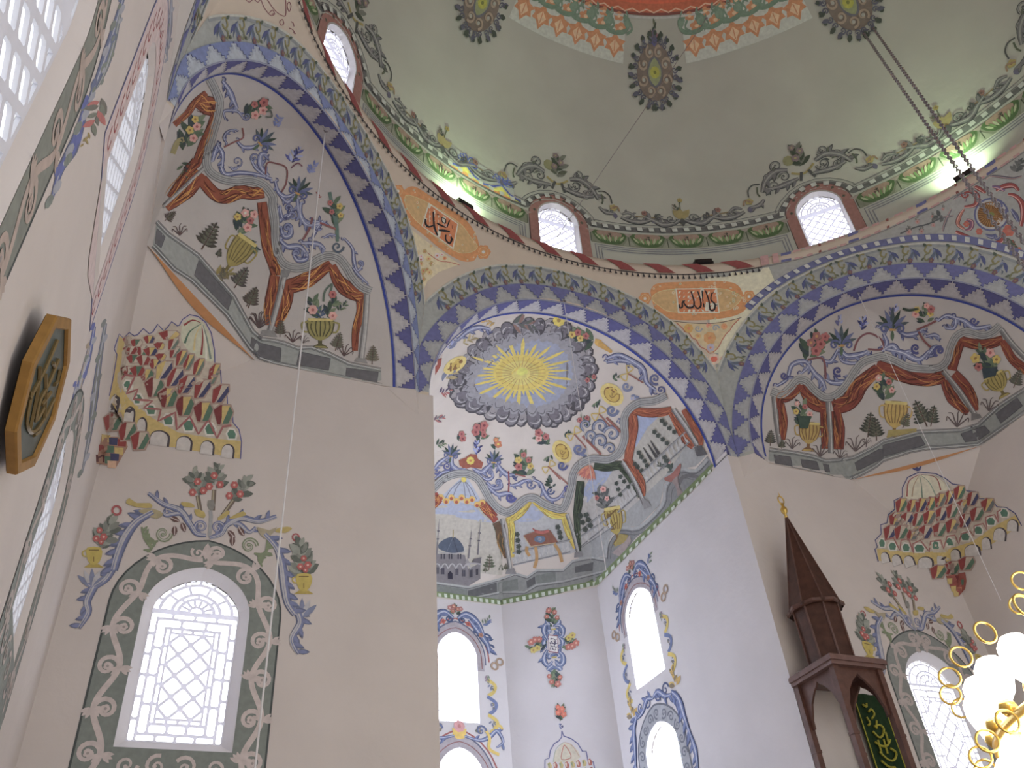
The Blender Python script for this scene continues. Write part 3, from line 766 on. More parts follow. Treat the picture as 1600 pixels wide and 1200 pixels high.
def sprig(c, x, y, ang, L, cols=None):
    """blue tuft tied with an ochre ring"""
    c.m(8)
    for i in range(7):
        a = ang+(i-3)*.3; c.leaf(x, y, a, L*(1-.07*abs(i-3)), L*.2, (P_(70, 84, 92), LGR_D, P_(96, 104, 140))[i % 3], .08*(i-3))
    for k in (-1, 1): c.volute(x+math.cos(ang+k*1.5)*L*.32, y+math.sin(ang+k*1.5)*L*.32, L*.26, ang-k*1.4, P_(84, 90, 134), L*.12, 1.1, k)
    c.leaf(x-math.cos(ang)*L*.5, y-math.sin(ang)*L*.5, ang, L*.5, L*.16, LGR); c.line([(x+math.cos(ang+1.57)*L*.14, y+math.sin(ang+1.57)*L*.14), (x-math.cos(ang+1.57)*L*.14, y-math.sin(ang+1.57)*L*.14)], L*.1, P_(176, 132, 62), 0)
def blue(c, P, w, curl=None, d=1, leaves=3, tp=(.5, 1, .4)):
    c.scroll(P, w*.82, P_(120, 124, 156), P_(168, 168, 182), P_(70, 74, 114), curl=curl, d=d, leaves=leaves, taper=tp)
    for e_, f_ in ((0, 1), (-1, -2)):
        an = math.atan2(P[e_][1]-P[f_][1], P[e_][0]-P[f_][0]); c.m(7); c.volute(P[e_][0]-math.sin(an)*w*.3*d, P[e_][1]+math.cos(an)*w*.3*d, w*.52, an, P_(74, 78, 120), w*.26, 1.1, d); c.dot(P[e_][0]-math.sin(an)*w*.3*d, P[e_][1]+math.cos(an)*w*.3*d, w*.2, P_(150, 152, 172), n=7)
    Q = catmull(P, 5); c.line(offs(Q, w*.2)[:int(len(Q)*.8)], w*.09, P_(66, 70, 116), 0)
def plinth(c, U, Lo, panels, fill=None, ln=None):
    c.poly(U+Lo[::-1], fill or P_(142, 144, 140)); w = 9
    for P in panels: c.poly(P, P_(92, 90, 94)); c.line(P, 2.5, P_(70, 70, 74), 0, True)
    for P in (U, Lo):
        c.line(P, w*1.3, P_(90, 90, 94), 0); c.line(P, w*.75, P_(160, 160, 158), 0); c.line(offs(P, 10), 2.5, P_(96, 96, 98), 0); c.line(offs(P, -10), 2.5, P_(104, 104, 106), 0)
# ---- left squinch --------------------------------------------------------------------------
S_SL = photo_surf(sq_l)
AF = (240, 100, 4); BF = (230, 300, 4); CF = (380, 300, 3.75)
c = Canvas(S_SL, 9, .003, .0008).zoom(0, 0, 1)
def conv(fr, P): return [(fr[0]+x/fr[2], fr[1]+y/fr[2]) for x, y in P]
U = conv(BF, [(60, 185), (130, 260), (320, 395), (540, 650), (660, 870), (720, 920)])+conv(CF, [(180, 870), (240, 885), (320, 915), (400, 910), (510, 950), (620, 1005), (808, 1042)])
Lo = conv(BF, [(38, 335), (170, 480), (280, 550), (500, 768), (640, 968), (705, 1035)])+conv(CF, [(180, 1000), (300, 1025), (480, 1065), (600, 1090), (812, 1132)])
panels = [conv(BF, [(60, 225), (113, 280), (88, 350), (50, 320)]), conv(BF, [(322, 425), (530, 665), (505, 740), (295, 520)])]+[conv(CF, P) for P in ([(50, 850), (100, 885), (222, 915), (218, 995), (90, 965), (42, 905)], [(330, 935), (512, 975), (500, 1045), (312, 1012)], [(606, 1030), (792, 1055), (785, 1115), (602, 1078)])]
c.zoom(0, 0, 1); plinth_args = (U, Lo, panels)
c.poly(U+Lo[::-1], P_(142, 144, 140))
for P in panels: c.poly(P, P_(92, 90, 94)); c.line(P, .8, P_(70, 70, 74), 0, True)
for P in (U, Lo): c.line(P, 3.4, P_(90, 90, 94), 0); c.line(P, 2, P_(160, 160, 158), 0); c.line(offs(P, 3), .7, P_(96, 96, 98), 0); c.line(offs(P, -3), .7, P_(104, 104, 106), 0)
c.build('painted_plinth', sq_l, 'painted grey marble parapet along the foot of the left half dome')
c = Canvas(S_SL, 9, .004, .0008)
c.zoom(*BF)
grass(c, 205, 270, -1.6, 60, P_(84, 62, 62)); pine(c, 340, 360, -1.05, 190, P_(66, 60, 52)); pine(c, 545, 600, -1.0, 150, P_(74, 68, 66)); pine(c, 440, 410, -1.2, 60); pine(c, 620, 715, -1.05, 130, P_(72, 66, 56)); grass(c, 700, 850, -1.4, 90, P_(80, 66, 68)); pine(c, 110, 180, -.7, 90, P_(88, 70, 68)); pine(c, 470, 560, -1.5, 90, P_(110, 96, 74))
urn(c, 470, 520, -.95, 150, 290, P_(150, 132, 58), P_(108, 94, 46)); c.bush(420, 520, -.2, 130, 60, [P_(140, 124, 62), P_(120, 110, 66)], 10, 5)
c.bouquet(560, 260, -1.0, 190, 210, GR3, FLW, 4, 18, 5, .15); c.bush(620, 300, .7, 120, 70, GR3, 8, 9)
c.zoom(*AF)
c.bouquet(190, 540, -1.15, 250, 120, GR3, FLW[:2], 8, 16, 4, .1); c.bush(180, 620, 1.4, 110, 80, GR3, 8, 2); c.line([(120, 560), (150, 490), (190, 470)], 34, P_(146, 134, 84), 4)
c.zoom(*CF)
urn(c, 450, 915, -1.55, 165, 180, P_(140, 130, 66), P_(78, 74, 44)); c.bush(450, 765, -1.57, 110, 90, [P_(66, 84, 110), P_(52, 70, 96), P_(80, 96, 118)], 10, 3, .12)
c.bouquet(440, 740, -1.9, 150, 120, GR3, FLW, 11, 10, 0); c.bouquet(490, 740, -1.1, 150, 130, GR3, FLW, 12, 10, 0); c.line([(470, 640), (480, 580), (520, 540), (510, 590)], 12, P_(84, 100, 86), 4)
c.flower(408, 690, 30, PINK, ROSE); c.flower(525, 725, 27, PINK, ROSE); c.flower(525, 600, 24, ROSE, P_(120, 48, 56)); c.bush(560, 700, -.9, 80, 60, GR3, 8, 6)
grass(c, 90, 790, -1.5, 75, P_(84, 66, 66)); grass(c, 290, 880, -1.5, 60, P_(84, 62, 62)); grass(c, 350, 885, -1.3, 40); pine(c, 540, 930, -1.3, 110, P_(96, 90, 78)); grass(c, 590, 960, -1.3, 60, P_(84, 62, 62)); pine(c, 755, 1010, -1.5, 110, P_(110, 100, 84)); pine(c, 215, 850, -1.5, 100, P_(84, 68, 60)); pine(c, 30, 680, -1.2, 130, P_(78, 66, 60))
c.build('painted_garden', sq_l, 'painted flower vases and small trees behind the left parapet')
c = Canvas(S_SL, 9, .006, .0008)
c.zoom(*AF)
drape(c, [(130, 380), (210, 310), (260, 240), (330, 180)], 40, seed=1)
drape(c, [(270, 230), (340, 260), (395, 290)], 110, seed=2, taper=(.6, 1, .7)); drape(c, [(385, 320), (355, 420), (310, 520), (270, 620)], 60, seed=3); drape(c, [(270, 610), (190, 700), (95, 830)], 62, seed=4, taper=(1, .7, .4))
drape(c, [(300, 680), (210, 790), (80, 900)], 90, seed=5, taper=(.8, 1, .5)); drape(c, [(300, 720), (380, 810), (450, 830), (540, 800), (620, 810), (690, 800)], 80, seed=6, n=9)
c.zoom(*CF)
drape(c, [(110, 60), (125, 180), (145, 320), (180, 430), (190, 490)], 62, seed=7, n=7); drape(c, [(185, 490), (170, 580), (150, 680), (140, 780)], 58, seed=8, taper=(.9, 1, .4))
drape(c, [(240, 560), (330, 535), (420, 490), (515, 420)], 84, seed=9, n=7, taper=(.9, 1, .5)); drape(c, [(255, 540), (255, 620), (225, 720), (195, 790)], 72, seed=10, taper=(1, .9, .3))
drape(c, [(520, 430), (560, 520), (630, 585), (700, 610)], 80, seed=11, n=6, taper=(.5, 1, .8)); drape(c, [(685, 600), (690, 700), (660, 810), (655, 930)], 50, seed=12, taper=(1, .9, .6))
c.build('painted_curtains', sq_l, 'painted russet and gold curtains of the left half dome')
c = Canvas(S_SL, 9, .008, .0008)
c.zoom(*AF); column(c, [(315, 650), (190, 770), (60, 890)], 24)
c.zoom(*CF); column(c, [(245, 470), (205, 640), (155, 820)], 34); column(c, [(725, 600), (712, 800), (690, 980)], 36); c.poly([(110, 810), (180, 810), (200, 850), (100, 840)], P_(128, 124, 122)); c.poly([(665, 970), (715, 975), (730, 1005), (650, 990)], P_(128, 124, 122)); c.poly([(215, 455), (280, 455), (262, 500), (225, 500)], P_(120, 118, 118))
c.zoom(0, 0, 1)
E_ = conv(AF, [(350, 95), (385, 160), (412, 240), (400, 330), (372, 430), (345, 530), (332, 610), (352, 670), (420, 715), (520, 735), (610, 728), (690, 760), (745, 830)])+conv(CF, [(175, 80), (188, 170), (188, 270), (205, 370), (245, 425), (310, 445), (380, 430), (440, 390), (500, 372), (560, 388), (605, 440), (640, 500), (690, 555), (750, 582)])
entab(c, E_, 12)
c.build('painted_canopy_frame', sq_l, 'painted grey wavy cornice and columns of the left half dome')
c = Canvas(S_SL, 9, .004, .0008); c.zoom(*AF)
blue(c, [(430, 105), (470, 160), (500, 230), (525, 280)], 34, leaves=4); blue(c, [(450, 350), (440, 300), (480, 290), (530, 300), (560, 340)], 20, 26, -1); blue(c, [(420, 640), (450, 690), (540, 680), (640, 690), (740, 720)], 30, leaves=2, tp=(1, .8, .5))
blue(c, [(400, 500), (380, 560), (370, 610)], 30); blue(c, [(395, 500), (430, 560), (430, 640)], 28, leaves=3); blue(c, [(480, 640), (500, 660), (540, 640)], 14, 34, -1); blue(c, [(700, 700), (640, 650), (610, 600)], 20, 30, 1); blue(c, [(720, 700), (670, 640), (670, 570), (700, 560)], 34, leaves=4)
blue(c, [(520, 480), (560, 520), (620, 520), (670, 490)], 26, leaves=2); c.line([(440, 520), (500, 490), (560, 460), (555, 400)], 10, P_(130, 78, 76), 4); blue(c, [(460, 500), (440, 460), (470, 420), (520, 410)], 18, leaves=3)
c.bouquet(560, 330, -.5, 190, 130, GR3, [FLW[0], FLW[2]], 21, 14, 4, .15); c.line([(700, 330), (740, 330), (730, 290), (700, 300)], 8, P_(84, 92, 84), 4)
sprig(c, 665, 500, -.7, 120); c.bush(760, 400, -1.2, 90, 90, [P_(104, 116, 170), P_(128, 136, 180)], 10, 4, .2); sprig(c, 900, 810, -1.1, 120); c.bush(970, 680, -1.0, 90, 90, [P_(104, 116, 170), P_(128, 136, 180)], 10, 5, .2); c.bush(860, 620, -1.1, 120, 120, [BLU, BLU_D, BLU_L], 13, 6, .16)
c.line([(700, 690), (710, 620), (760, 620), (830, 650), (830, 740), (800, 800)], 10, P_(120, 70, 70), 5); c.line([(860, 650), (900, 620), (930, 640)], 8, P_(110, 66, 80), 4)
blue(c, [(760, 730), (780, 800), (830, 830), (900, 800)], 28, leaves=3); blue(c, [(780, 900), (780, 980), (810, 960), (850, 930)], 26, 28, 1, leaves=2)
c.line([(1100, 800), (1120, 900), (1140, 1000), (1150, 1090)], 22, P_(84, 110, 100), 4); c.bouquet(1150, 1020, -1.7, 190, 130, GR3, [FLW[1], FLW[2]], 31, 14, 4, .12); c.bush(1060, 830, -2.8, 60, 40, [P_(140, 66, 60)], 4, 3)
blue(c, [(900, 840), (910, 930), (950, 990), (1030, 1000), (1060, 980)], 34, leaves=4)
c.zoom(*CF)
blue(c, [(215, 20), (260, 60), (300, 20)], 24, leaves=2); blue(c, [(215, 80), (230, 150), (270, 140), (285, 100)], 24, 22, -1, 2); blue(c, [(220, 200), (240, 260), (280, 250), (285, 210)], 30, 26, -1, 3); blue(c, [(215, 280), (260, 320), (330, 320), (370, 360)], 34, 0, 1, 3); blue(c, [(370, 350), (370, 390), (320, 400), (295, 370)], 28, 22, 1, 1)
c.line([(405, 150), (390, 210), (350, 280)], 14, P_(120, 72, 76), 4); blue(c, [(340, 300), (400, 300), (450, 310), (480, 340)], 28, leaves=4); blue(c, [(400, 280), (430, 220), (450, 180), (400, 170)], 26, leaves=2); c.line([(450, 180), (500, 200), (550, 220)], 12, P_(140, 78, 76), 0)
blue(c, [(340, 60), (335, 130), (370, 190), (430, 190)], 30, leaves=4); c.line([(545, 150), (552, 220), (552, 290)], 18, P_(84, 110, 100), 3); c.volute(552, 320, 38, 0, P_(74, 86, 100), 14, 1.2); blue(c, [(590, 270), (640, 330), (650, 410), (670, 460), (700, 430)], 22, 18, -1, 2); blue(c, [(640, 440), (680, 490), (735, 540)], 18, leaves=2); blue(c, [(470, 270), (510, 250), (560, 260)], 16, leaves=3)
c.build('painted_blue_scrolls', sq_l, 'painted blue acanthus scrolls and nosegays above the left cornice')
# ---- right squinch ----------------------------------------------------------------------------
S_SR = photo_surf(sq_r); DF = (1180, 430, 3.636); EF = (1380, 430, 3.636)
c = Canvas(S_SR, 9, .003, .0008).zoom(0, 0, 1)
U = conv(DF, [(80, 990), (230, 1010), (330, 1030), (400, 1055), (480, 1050), (560, 1035), (680, 975)])+conv(EF, [(0, 943), (200, 890), (440, 880), (540, 850), (660, 740), (800, 650), (900, 560)])
Lo = conv(DF, [(72, 1074), (360, 1130), (470, 1158), (540, 1156), (610, 1125), (690, 1080)])+conv(EF, [(0, 1048), (150, 1000), (250, 982), (540, 962), (640, 890), (800, 782), (900, 700)])
panels = [conv(DF, P) for P in ([(105, 1018), (200, 1032), (212, 1085), (115, 1068)], [(258, 1045), (350, 1058), (366, 1108), (268, 1090)], [(385, 1070), (418, 1078), (425, 1120), (398, 1115)], [(566, 1065), (700, 990), (728, 985), (728, 1050), (690, 1058), (580, 1112)])]+[conv(EF, P) for P in ([(-2, 965), (210, 912), (240, 965), (0, 1030)], [(440, 900), (575, 855), (608, 892), (540, 938), (466, 948)], [(638, 788), (760, 695), (792, 742), (668, 842)])]
c.poly(U+Lo[::-1], P_(132, 134, 130))
for P in panels: c.poly(P, P_(86, 84, 88)); c.line(P, .8, P_(64, 64, 70), 0, True)
for P in (U, Lo): c.line(P, 3.4, P_(84, 84, 88), 0); c.line(P, 2, P_(150, 150, 148), 0); c.line(offs(P, 3), .7, P_(90, 90, 94), 0); c.line(offs(P, -3), .7, P_(98, 98, 100), 0)
c.build('painted_plinth', sq_r, 'painted grey marble parapet along the foot of the right half dome')
c = Canvas(S_SR, 9, .004, .0008); c.zoom(*DF)
urn(c, 300, 1000, -1.5, 125, 170, P_(168, 138, 62), P_(120, 84, 44)); c.bouquet(275, 850, -1.65, 150, 140, GR3, FLW, 41, 16, 4, .13); c.poly([(240, 800), (320, 800), (300, 870), (255, 870)], P_(52, 74, 62))
grass(c, 210, 985, -1.5, 55); grass(c, 370, 1030, -1.5, 65); grass(c, 570, 1000, -1.5, 75); pine(c, 85, 970, -1.5, 90, P_(64, 62, 62)); pine(c, 640, 920, -1.45, 140, P_(56, 60, 52)); pine(c, 690, 940, -1.65, 130, P_(60, 62, 54)); grass(c, 480, 1040, -1.4, 50); grass(c, 630, 960, -1.5, 35); pine(c, 150, 990, -1.5, 60)
c.zoom(*EF)
urn(c, 60, 920, -1.5, 140, 210, P_(178, 146, 64), P_(128, 96, 46)); c.poly([(30, 880), (190, 870), (190, 890), (20, 925)], P_(150, 132, 66)); c.bouquet(10, 715, -1.6, 160, 190, GR3, FLW, 43, 18, 4, .13)
c.bouquet(640, 560, -2.2, 170, 240, GR3, [FLW[1], FLW[2], FLW[0]], 44, 20, 4, .16); c.poly([(560, 530), (650, 520), (640, 570), (570, 590)], P_(48, 62, 70)); urn(c, 690, 690, -2.05, 130, 150, P_(158, 138, 60), P_(108, 94, 44))
pine(c, 250, 860, -2.0, 160, P_(58, 62, 54)); pine(c, 270, 860, -1.4, 120, P_(60, 64, 56)); grass(c, 420, 860, -1.5, 80); grass(c, 600, 770, -1.4, 65); pine(c, 740, 640, -1.2, 110, P_(80, 80, 72)); pine(c, 110, 870, -1.2, 90, P_(96, 96, 74))
c.build('painted_garden', sq_r, 'painted flower vases and small trees behind the right parapet')
c = Canvas(S_SR, 9, .006, .0008); R3 = (P_(128, 52, 36), P_(82, 34, 28), P_(172, 104, 40)); kw = dict(col=R3[0], dark=R3[1], hi=R3[2])
c.zoom(*DF)
drape(c, [(125, 760), (140, 700), (200, 680), (262, 625)], 62, seed=1, taper=(.6, 1, .5), **kw); drape(c, [(145, 730), (160, 830), (150, 935)], 46, seed=2, **kw); drape(c, [(262, 625), (300, 690), (350, 740), (410, 750)], 66, seed=3, taper=(.5, 1, .8), **kw); drape(c, [(390, 760), (398, 860), (400, 985)], 48, seed=4, **kw)
drape(c, [(455, 770), (475, 870), (475, 990)], 62, seed=5, **kw); drape(c, [(440, 750), (530, 720), (600, 620), (700, 530)], 92, seed=6, n=8, taper=(.8, 1, .6), **kw)
c.zoom(*EF)
drape(c, [(-40, 515), (60, 550), (170, 580), (270, 590), (350, 575)], 78, seed=7, n=9, **kw); drape(c, [(345, 600), (395, 700), (480, 785)], 62, seed=8, taper=(.6, 1, .4), **kw); drape(c, [(400, 560), (460, 620), (510, 700), (525, 770)], 52, seed=9, taper=(1, 1, .5), **kw)
drape(c, [(390, 540), (410, 450), (440, 375)], 58, seed=10, **kw); drape(c, [(425, 365), (510, 390), (600, 390), (680, 365)], 56, seed=11, n=6, **kw); drape(c, [(680, 370), (730, 470), (810, 540), (880, 600)], 50, seed=12, **kw)
c.build('painted_curtains', sq_r, 'painted russet curtains of the right half dome')
c = Canvas(S_SR, 9, .008, .0008); c.zoom(*DF); column(c, [(105, 690), (122, 850), (140, 960)], 26, P_(120, 116, 116)); column(c, [(415, 720), (425, 880), (430, 1010)], 30, P_(126, 122, 120))
c.zoom(*EF); column(c, [(340, 545), (430, 655), (520, 790)], 30, P_(128, 124, 122)); column(c, [(670, 310), (740, 400), (860, 520)], 34, P_(120, 118, 118)); c.poly([(500, 780), (550, 790), (560, 810), (500, 825)], P_(110, 106, 104))
c.zoom(0, 0, 1)
entab(c, conv(DF, [(92, 660), (150, 678), (200, 640), (240, 597), (290, 603), (340, 655), (400, 695), (460, 680), (520, 620), (570, 540), (620, 490), (700, 465)])+conv(EF, [(0, 462), (60, 482), (140, 520), (230, 532), (310, 528), (360, 490), (385, 410), (420, 345), (480, 320), (560, 342), (620, 325), (665, 285)]), 11.5)
c.build('painted_canopy_frame', sq_r, 'painted grey wavy cornice and columns of the right half dome')
c = Canvas(S_SR, 9, .004, .0008); c.zoom(*DF)
blue(c, [(120, 630), (180, 590), (210, 510), (280, 490), (300, 520), (260, 560)], 26, leaves=3); c.volute(165, 570, 24, 0, P_(70, 70, 120), 14, 1.2); blue(c, [(300, 500), (340, 560), (380, 600), (400, 650)], 30, leaves=5); blue(c, [(380, 480), (430, 490), (470, 420)], 26, leaves=3); c.line([(300, 480), (370, 470), (395, 500), (400, 590)], 12, P_(120, 72, 76), 4)
c.bouquet(290, 480, -1.0, 200, 120, GR3, [FLW[2], (P_(150, 92, 88), P_(180, 130, 70))], 51, 14, 5, .14); sprig(c, 490, 400, -1.57, 120); blue(c, [(480, 410), (520, 460), (600, 450), (640, 430)], 34, leaves=3); blue(c, [(640, 480), (560, 500), (500, 490), (480, 470)], 20, 20, 1, 1); blue(c, [(570, 540), (520, 600), (440, 610), (400, 590)], 32, leaves=3); c.volute(470, 545, 30, 1, P_(70, 70, 120), 16, 1.2)
c.bush(610, 320, -1.5, 100, 110, [BLU, BLU_D, BLU_L], 12, 7, .18); c.line([(560, 430), (590, 360), (650, 330), (720, 370), (720, 420), (640, 420)], 11, P_(120, 70, 76), 4); c.bush(480, 290, -1.57, 70, 60, [P_(92, 92, 136), BLU_L], 8, 8, .2)
sprig(c, 780, 310, -1.57, 130); blue(c, [(720, 430), (780, 400), (820, 440), (880, 430)], 34, leaves=4); blue(c, [(700, 300), (730, 280), (770, 300)], 22, leaves=2)
c.zoom(*EF)
c.bush(50, 230, -1.2, 80, 70, [P_(92, 92, 136), BLU_L], 8, 9, .2); blue(c, [(80, 310), (130, 340), (190, 330), (230, 300)], 30, leaves=3); c.bouquet(240, 260, -1.75, 100, 230, GR3, [FLW[1], FLW[0], FLW[2]], 53, 16, 5, .22); c.line([(110, 190), (150, 200), (200, 190)], 14, LGR_D, 3); c.line([(190, 310), (260, 280), (300, 260)], 11, P_(124, 70, 70), 3); c.line([(200, 320), (230, 370), (270, 410)], 12, P_(124, 70, 70), 3)
blue(c, [(240, 350), (290, 340), (320, 350)], 22, leaves=3); blue(c, [(310, 260), (360, 230), (410, 250), (400, 300), (350, 300)], 26, leaves=3); blue(c, [(400, 240), (460, 260), (520, 300), (610, 285)], 30, leaves=4); c.volute(515, 260, 26, 0, P_(78, 80, 132), 14, 1.2); blue(c, [(20, 420), (110, 440), (200, 480), (260, 430)], 34, leaves=4); c.volute(185, 415, 30, 1, P_(70, 72, 124), 16, 1.2); c.volute(320, 430, 34, 2, P_(78, 80, 132), 18, 1.2); blue(c, [(240, 480), (280, 420), (310, 400)], 28, leaves=2); blue(c, [(0, 330), (20, 380), (10, 410)], 26, leaves=3)
c.build('painted_blue_scrolls', sq_r, 'painted blue acanthus scrolls and nosegays above the right cornice')
# ------------------------------------------------------------------ apse half dome
S_AP = photo_surf(ap); FF = (680, 480, 3.478); GF = (670, 760, 5.333); HF = (900, 640, 4.2875); IF_ = (670, 600, 5.217); JF = (860, 480, 4.2857)
c = Canvas(S_AP, base=.002); c.zoom(*IF_)
SKY = P_(150, 156, 176)
c.poly([(0, 1010), (40, 980), (180, 960), (400, 1000), (520, 1110), (560, 1160), (600, 1200), (600, 1560), (0, 1500)], P_(170, 162, 150)); c.poly([(0, 1000), (40, 985), (200, 950), (380, 995), (450, 1080), (520, 1130), (400, 1120), (200, 1080), (60, 1060), (0, 1070)], SKY)
c.zoom(*GF); c.poly([(650, 260), (850, 130), (1180, 260), (1240, 540), (1180, 560), (700, 640)], P_(162, 160, 160)); c.poly([(760, 200), (860, 140), (1000, 210), (900, 290), (740, 300)], P_(148, 154, 174))
c.zoom(*HF); c.poly([(20, 660), (120, 400), (300, 390), (420, 610), (280, 760), (30, 960), (0, 960), (0, 700)], P_(166, 160, 156)); c.poly([(40, 560), (120, 400), (250, 400), (200, 480), (60, 640)], P_(146, 154, 178))
c.poly([(350, 20), (640, 30), (760, 230), (700, 330), (470, 590), (380, 340)], P_(168, 162, 154)); c.poly([(380, 30), (560, 40), (480, 120), (400, 250), (370, 200)], P_(146, 156, 184))
c.zoom(*IF_); c.poly([(110, 910), (260, 770), (320, 770), (420, 940), (370, 985), (260, 930), (150, 940)], P_(160, 164, 178))
for x in (130, 190, 300, 350, 390): c.line([(280, 775), (x*.6+110, 850), (x, 940)], 7, P_(110, 112, 130), 3)
for i in range(9): x = 100+i*42; y = 935+(20 if i % 2 else -10)+max(0, i-5)*14; c.dot(x, y, 26, P_(206, 160, 62)); c.dot(x, y+8, 14, P_(160, 70, 46))
c.dot(285, 780, 22, YEL)
c.build('painted_sky', ap, 'painted pale sky behind the pavilions of the apse half dome')
c = Canvas(S_AP, base=.004); c.m(2)
c.zoom(*GF)
c.poly([(40, 800), (330, 850), (600, 780), (730, 740), (830, 750), (890, 700), (1120, 690), (1190, 620), (1450, 590), (1560, 430), (1640, 400), (1640, 640), (1400, 800), (1000, 880), (600, 960), (330, 930), (40, 900)], P_(126, 126, 124))
c.m(6)
for P in ([(325, 870), (565, 800), (570, 890), (325, 930)], [(812, 790), (885, 750), (890, 810), (820, 850)], [(1215, 670), (1375, 630), (1380, 700), (1220, 720)]): c.poly(P, P_(84, 84, 86))
for P in ([(575, 800), (740, 770), (745, 860), (580, 890)], [(890, 745), (1055, 710), (1060, 800), (900, 810)], [(60, 820), (320, 860), (320, 920), (60, 890)]): c.poly(P, P_(108, 112, 108))
c.line([(40, 800), (330, 840), (600, 770), (720, 725), (820, 755), (900, 700), (1120, 695), (1200, 620), (1350, 590), (1470, 610)], 16, P_(154, 154, 152), 0); c.line([(40, 812), (330, 852), (600, 782), (720, 740), (820, 770), (900, 715), (1120, 710), (1200, 636), (1350, 606), (1470, 626)], 5, P_(84, 84, 88), 0)
c.line([(330, 935), (600, 880), (800, 880), (900, 820), (1120, 790), (1200, 770), (1480, 700)], 12, P_(150, 150, 148), 0); c.line([(330, 948), (600, 893), (800, 893), (900, 834), (1120, 804), (1200, 784), (1480, 714)], 5, P_(88, 88, 90), 0)
c.poly([(500, 960), (800, 900), (1000, 850), (1250, 830), (1500, 700), (1500, 740), (1100, 890), (700, 970)], P_(84, 100, 72))
c.zoom(*HF); c.m(3)
c.poly([(200, 1000), (215, 900), (300, 800), (430, 790), (580, 620), (600, 520), (690, 390), (800, 400), (880, 310), (915, 370), (700, 590), (400, 860), (215, 1090)], P_(120, 120, 122))
c.poly([(20, 1000), (0, 960), (250, 760), (430, 600), (450, 580), (600, 440), (740, 240), (870, 310), (800, 380), (690, 400), (590, 500), (560, 640), (420, 780), (290, 790), (210, 880), (200, 985)], P_(146, 146, 146)); c.m(6)
c.line([(200, 990), (210, 880), (290, 790), (420, 790), (575, 640), (600, 510), (690, 400), (800, 410), (880, 330)], 20, P_(152, 152, 152), 3); c.line([(212, 1000), (226, 890), (300, 812), (425, 810), (592, 650), (618, 520), (700, 425), (805, 430), (890, 345)], 6, P_(90, 90, 94), 3); c.line([(230, 1000), (245, 900), (320, 832), (435, 830), (620, 660), (645, 540), (720, 460), (800, 465), (890, 380)], 5, P_(96, 96, 98), 3); c.line([(690, 500), (720, 450), (790, 445), (840, 470)], 24, P_(100, 98, 100), 4)
c.build('painted_terrace', ap, 'painted grey stone terrace wall of the apse half dome')
c = Canvas(S_AP, base=.007); c.zoom(*GF); ST = P_(116, 110, 114)
c.m(1); c.poly([(60, 800), (55, 655), (320, 690), (430, 640), (430, 770), (330, 830)], ST); c.poly([(60, 560), (300, 570), (330, 700), (60, 670)], ST); c.m(3)
c.poly([(85, 520), (100, 460), (200, 420), (270, 470), (290, 540), (200, 556)], P_(70, 80, 98), 4); c.line([(200, 425), (240, 550)], 7, P_(52, 60, 76), 0); c.line([(200, 425), (150, 550)], 5, P_(90, 100, 116), 0); c.line([(202, 430), (203, 360)], 8, P_(150, 130, 74), 0); c.line([(80, 545), (200, 560), (300, 545)], 10, P_(150, 146, 148), 4)
for x in (105, 130, 170, 190, 245, 265): c.line([(x, 562), (x, 605)], 12, P_(56, 54, 66), 0)
for k in range(5): x = 70+k*62; c.line([(x-28, 680), (x-10, 650), (x+12, 650), (x+30, 685)], 10, P_(160, 156, 158), 4)
for x, y in ((70, 700), (118, 705), (235, 712), (292, 722)): c.poly([(x-12, y-25), (x+12, y-25), (x+12, y+28), (x-12, y+28)], P_(60, 58, 74)); c.line([(x, y-25), (x, y+28)], 3, ST, 0)
c.poly([(160, 770), (160, 725), (178, 705), (198, 725), (200, 775)], P_(38, 36, 56)); c.poly([(340, 760), (342, 700), (365, 690), (365, 755)], P_(60, 58, 70)); c.poly([(392, 740), (392, 690), (412, 685), (412, 735)], P_(60, 58, 70))
for x0, y0, x1, y1 in ((88, 270, 66, 560), (360, 350, 330, 600), (432, 290, 408, 570)):
    c.line([(x0, y0), (x1, y1)], 14, P_(112, 106, 112), 0, taper=(.15, 1)); 
    for t in (.35, .58): c.dot(x0+(x1-x0)*t, y0+(y1-y0)*t, 12, P_(88, 82, 92), 7)
c.poly([(300, 640), (318, 600), (345, 640)], P_(140, 134, 136)); c.poly([(360, 640), (375, 605), (440, 590), (430, 650)], P_(96, 90, 96)); c.line([(300, 660), (360, 640), (440, 650)], 12, P_(156, 150, 152), 4)
c.build('painted_mosque', ap, 'painted domed mosque with three slender minarets')
c = Canvas(S_AP, base=.007); c.zoom(*GF)
for x, y, L in ((500, 700, 130), (600, 710, 60), (640, 700, 60), (470, 720, 60)): pine(c, x, y, -1.5, L, P_(80, 90, 66), .35, 4)
def balus(c, A, B, n, h, up):
    c.m(2); ux, uy = math.cos(up)*h, math.sin(up)*h
    for i in range(n):
        t = (i+.5)/n; x, y = A[0]+(B[0]-A[0])*t, A[1]+(B[1]-A[1])*t
        c.line([(x, y), (x+ux*.5, y+uy*.5), (x+ux*.95, y+uy*.95)], abs(h)*.26, P_(170, 166, 164), 0, taper=(1.1, .5, .9)); c.dot(x+ux*.3, y+uy*.3, abs(h)*.17, P_(178, 174, 172), n=7)
    for s_ in (0, 1): c.line([(A[0]+ux*s_, A[1]+uy*s_), (B[0]+ux*s_, B[1]+uy*s_)], abs(h)*.16, P_(142, 140, 142), 0); c.line([(A[0]+ux*s_*1.08, A[1]+uy*s_*1.08), (B[0]+ux*s_*1.08, B[1]+uy*s_*1.08)], abs(h)*.05, P_(92, 90, 94), 0)
balus(c, (700, 655), (1180, 545), 12, 95, -1.6); balus(c, (1270, 510), (1530, 340), 7, 85, -1.75)
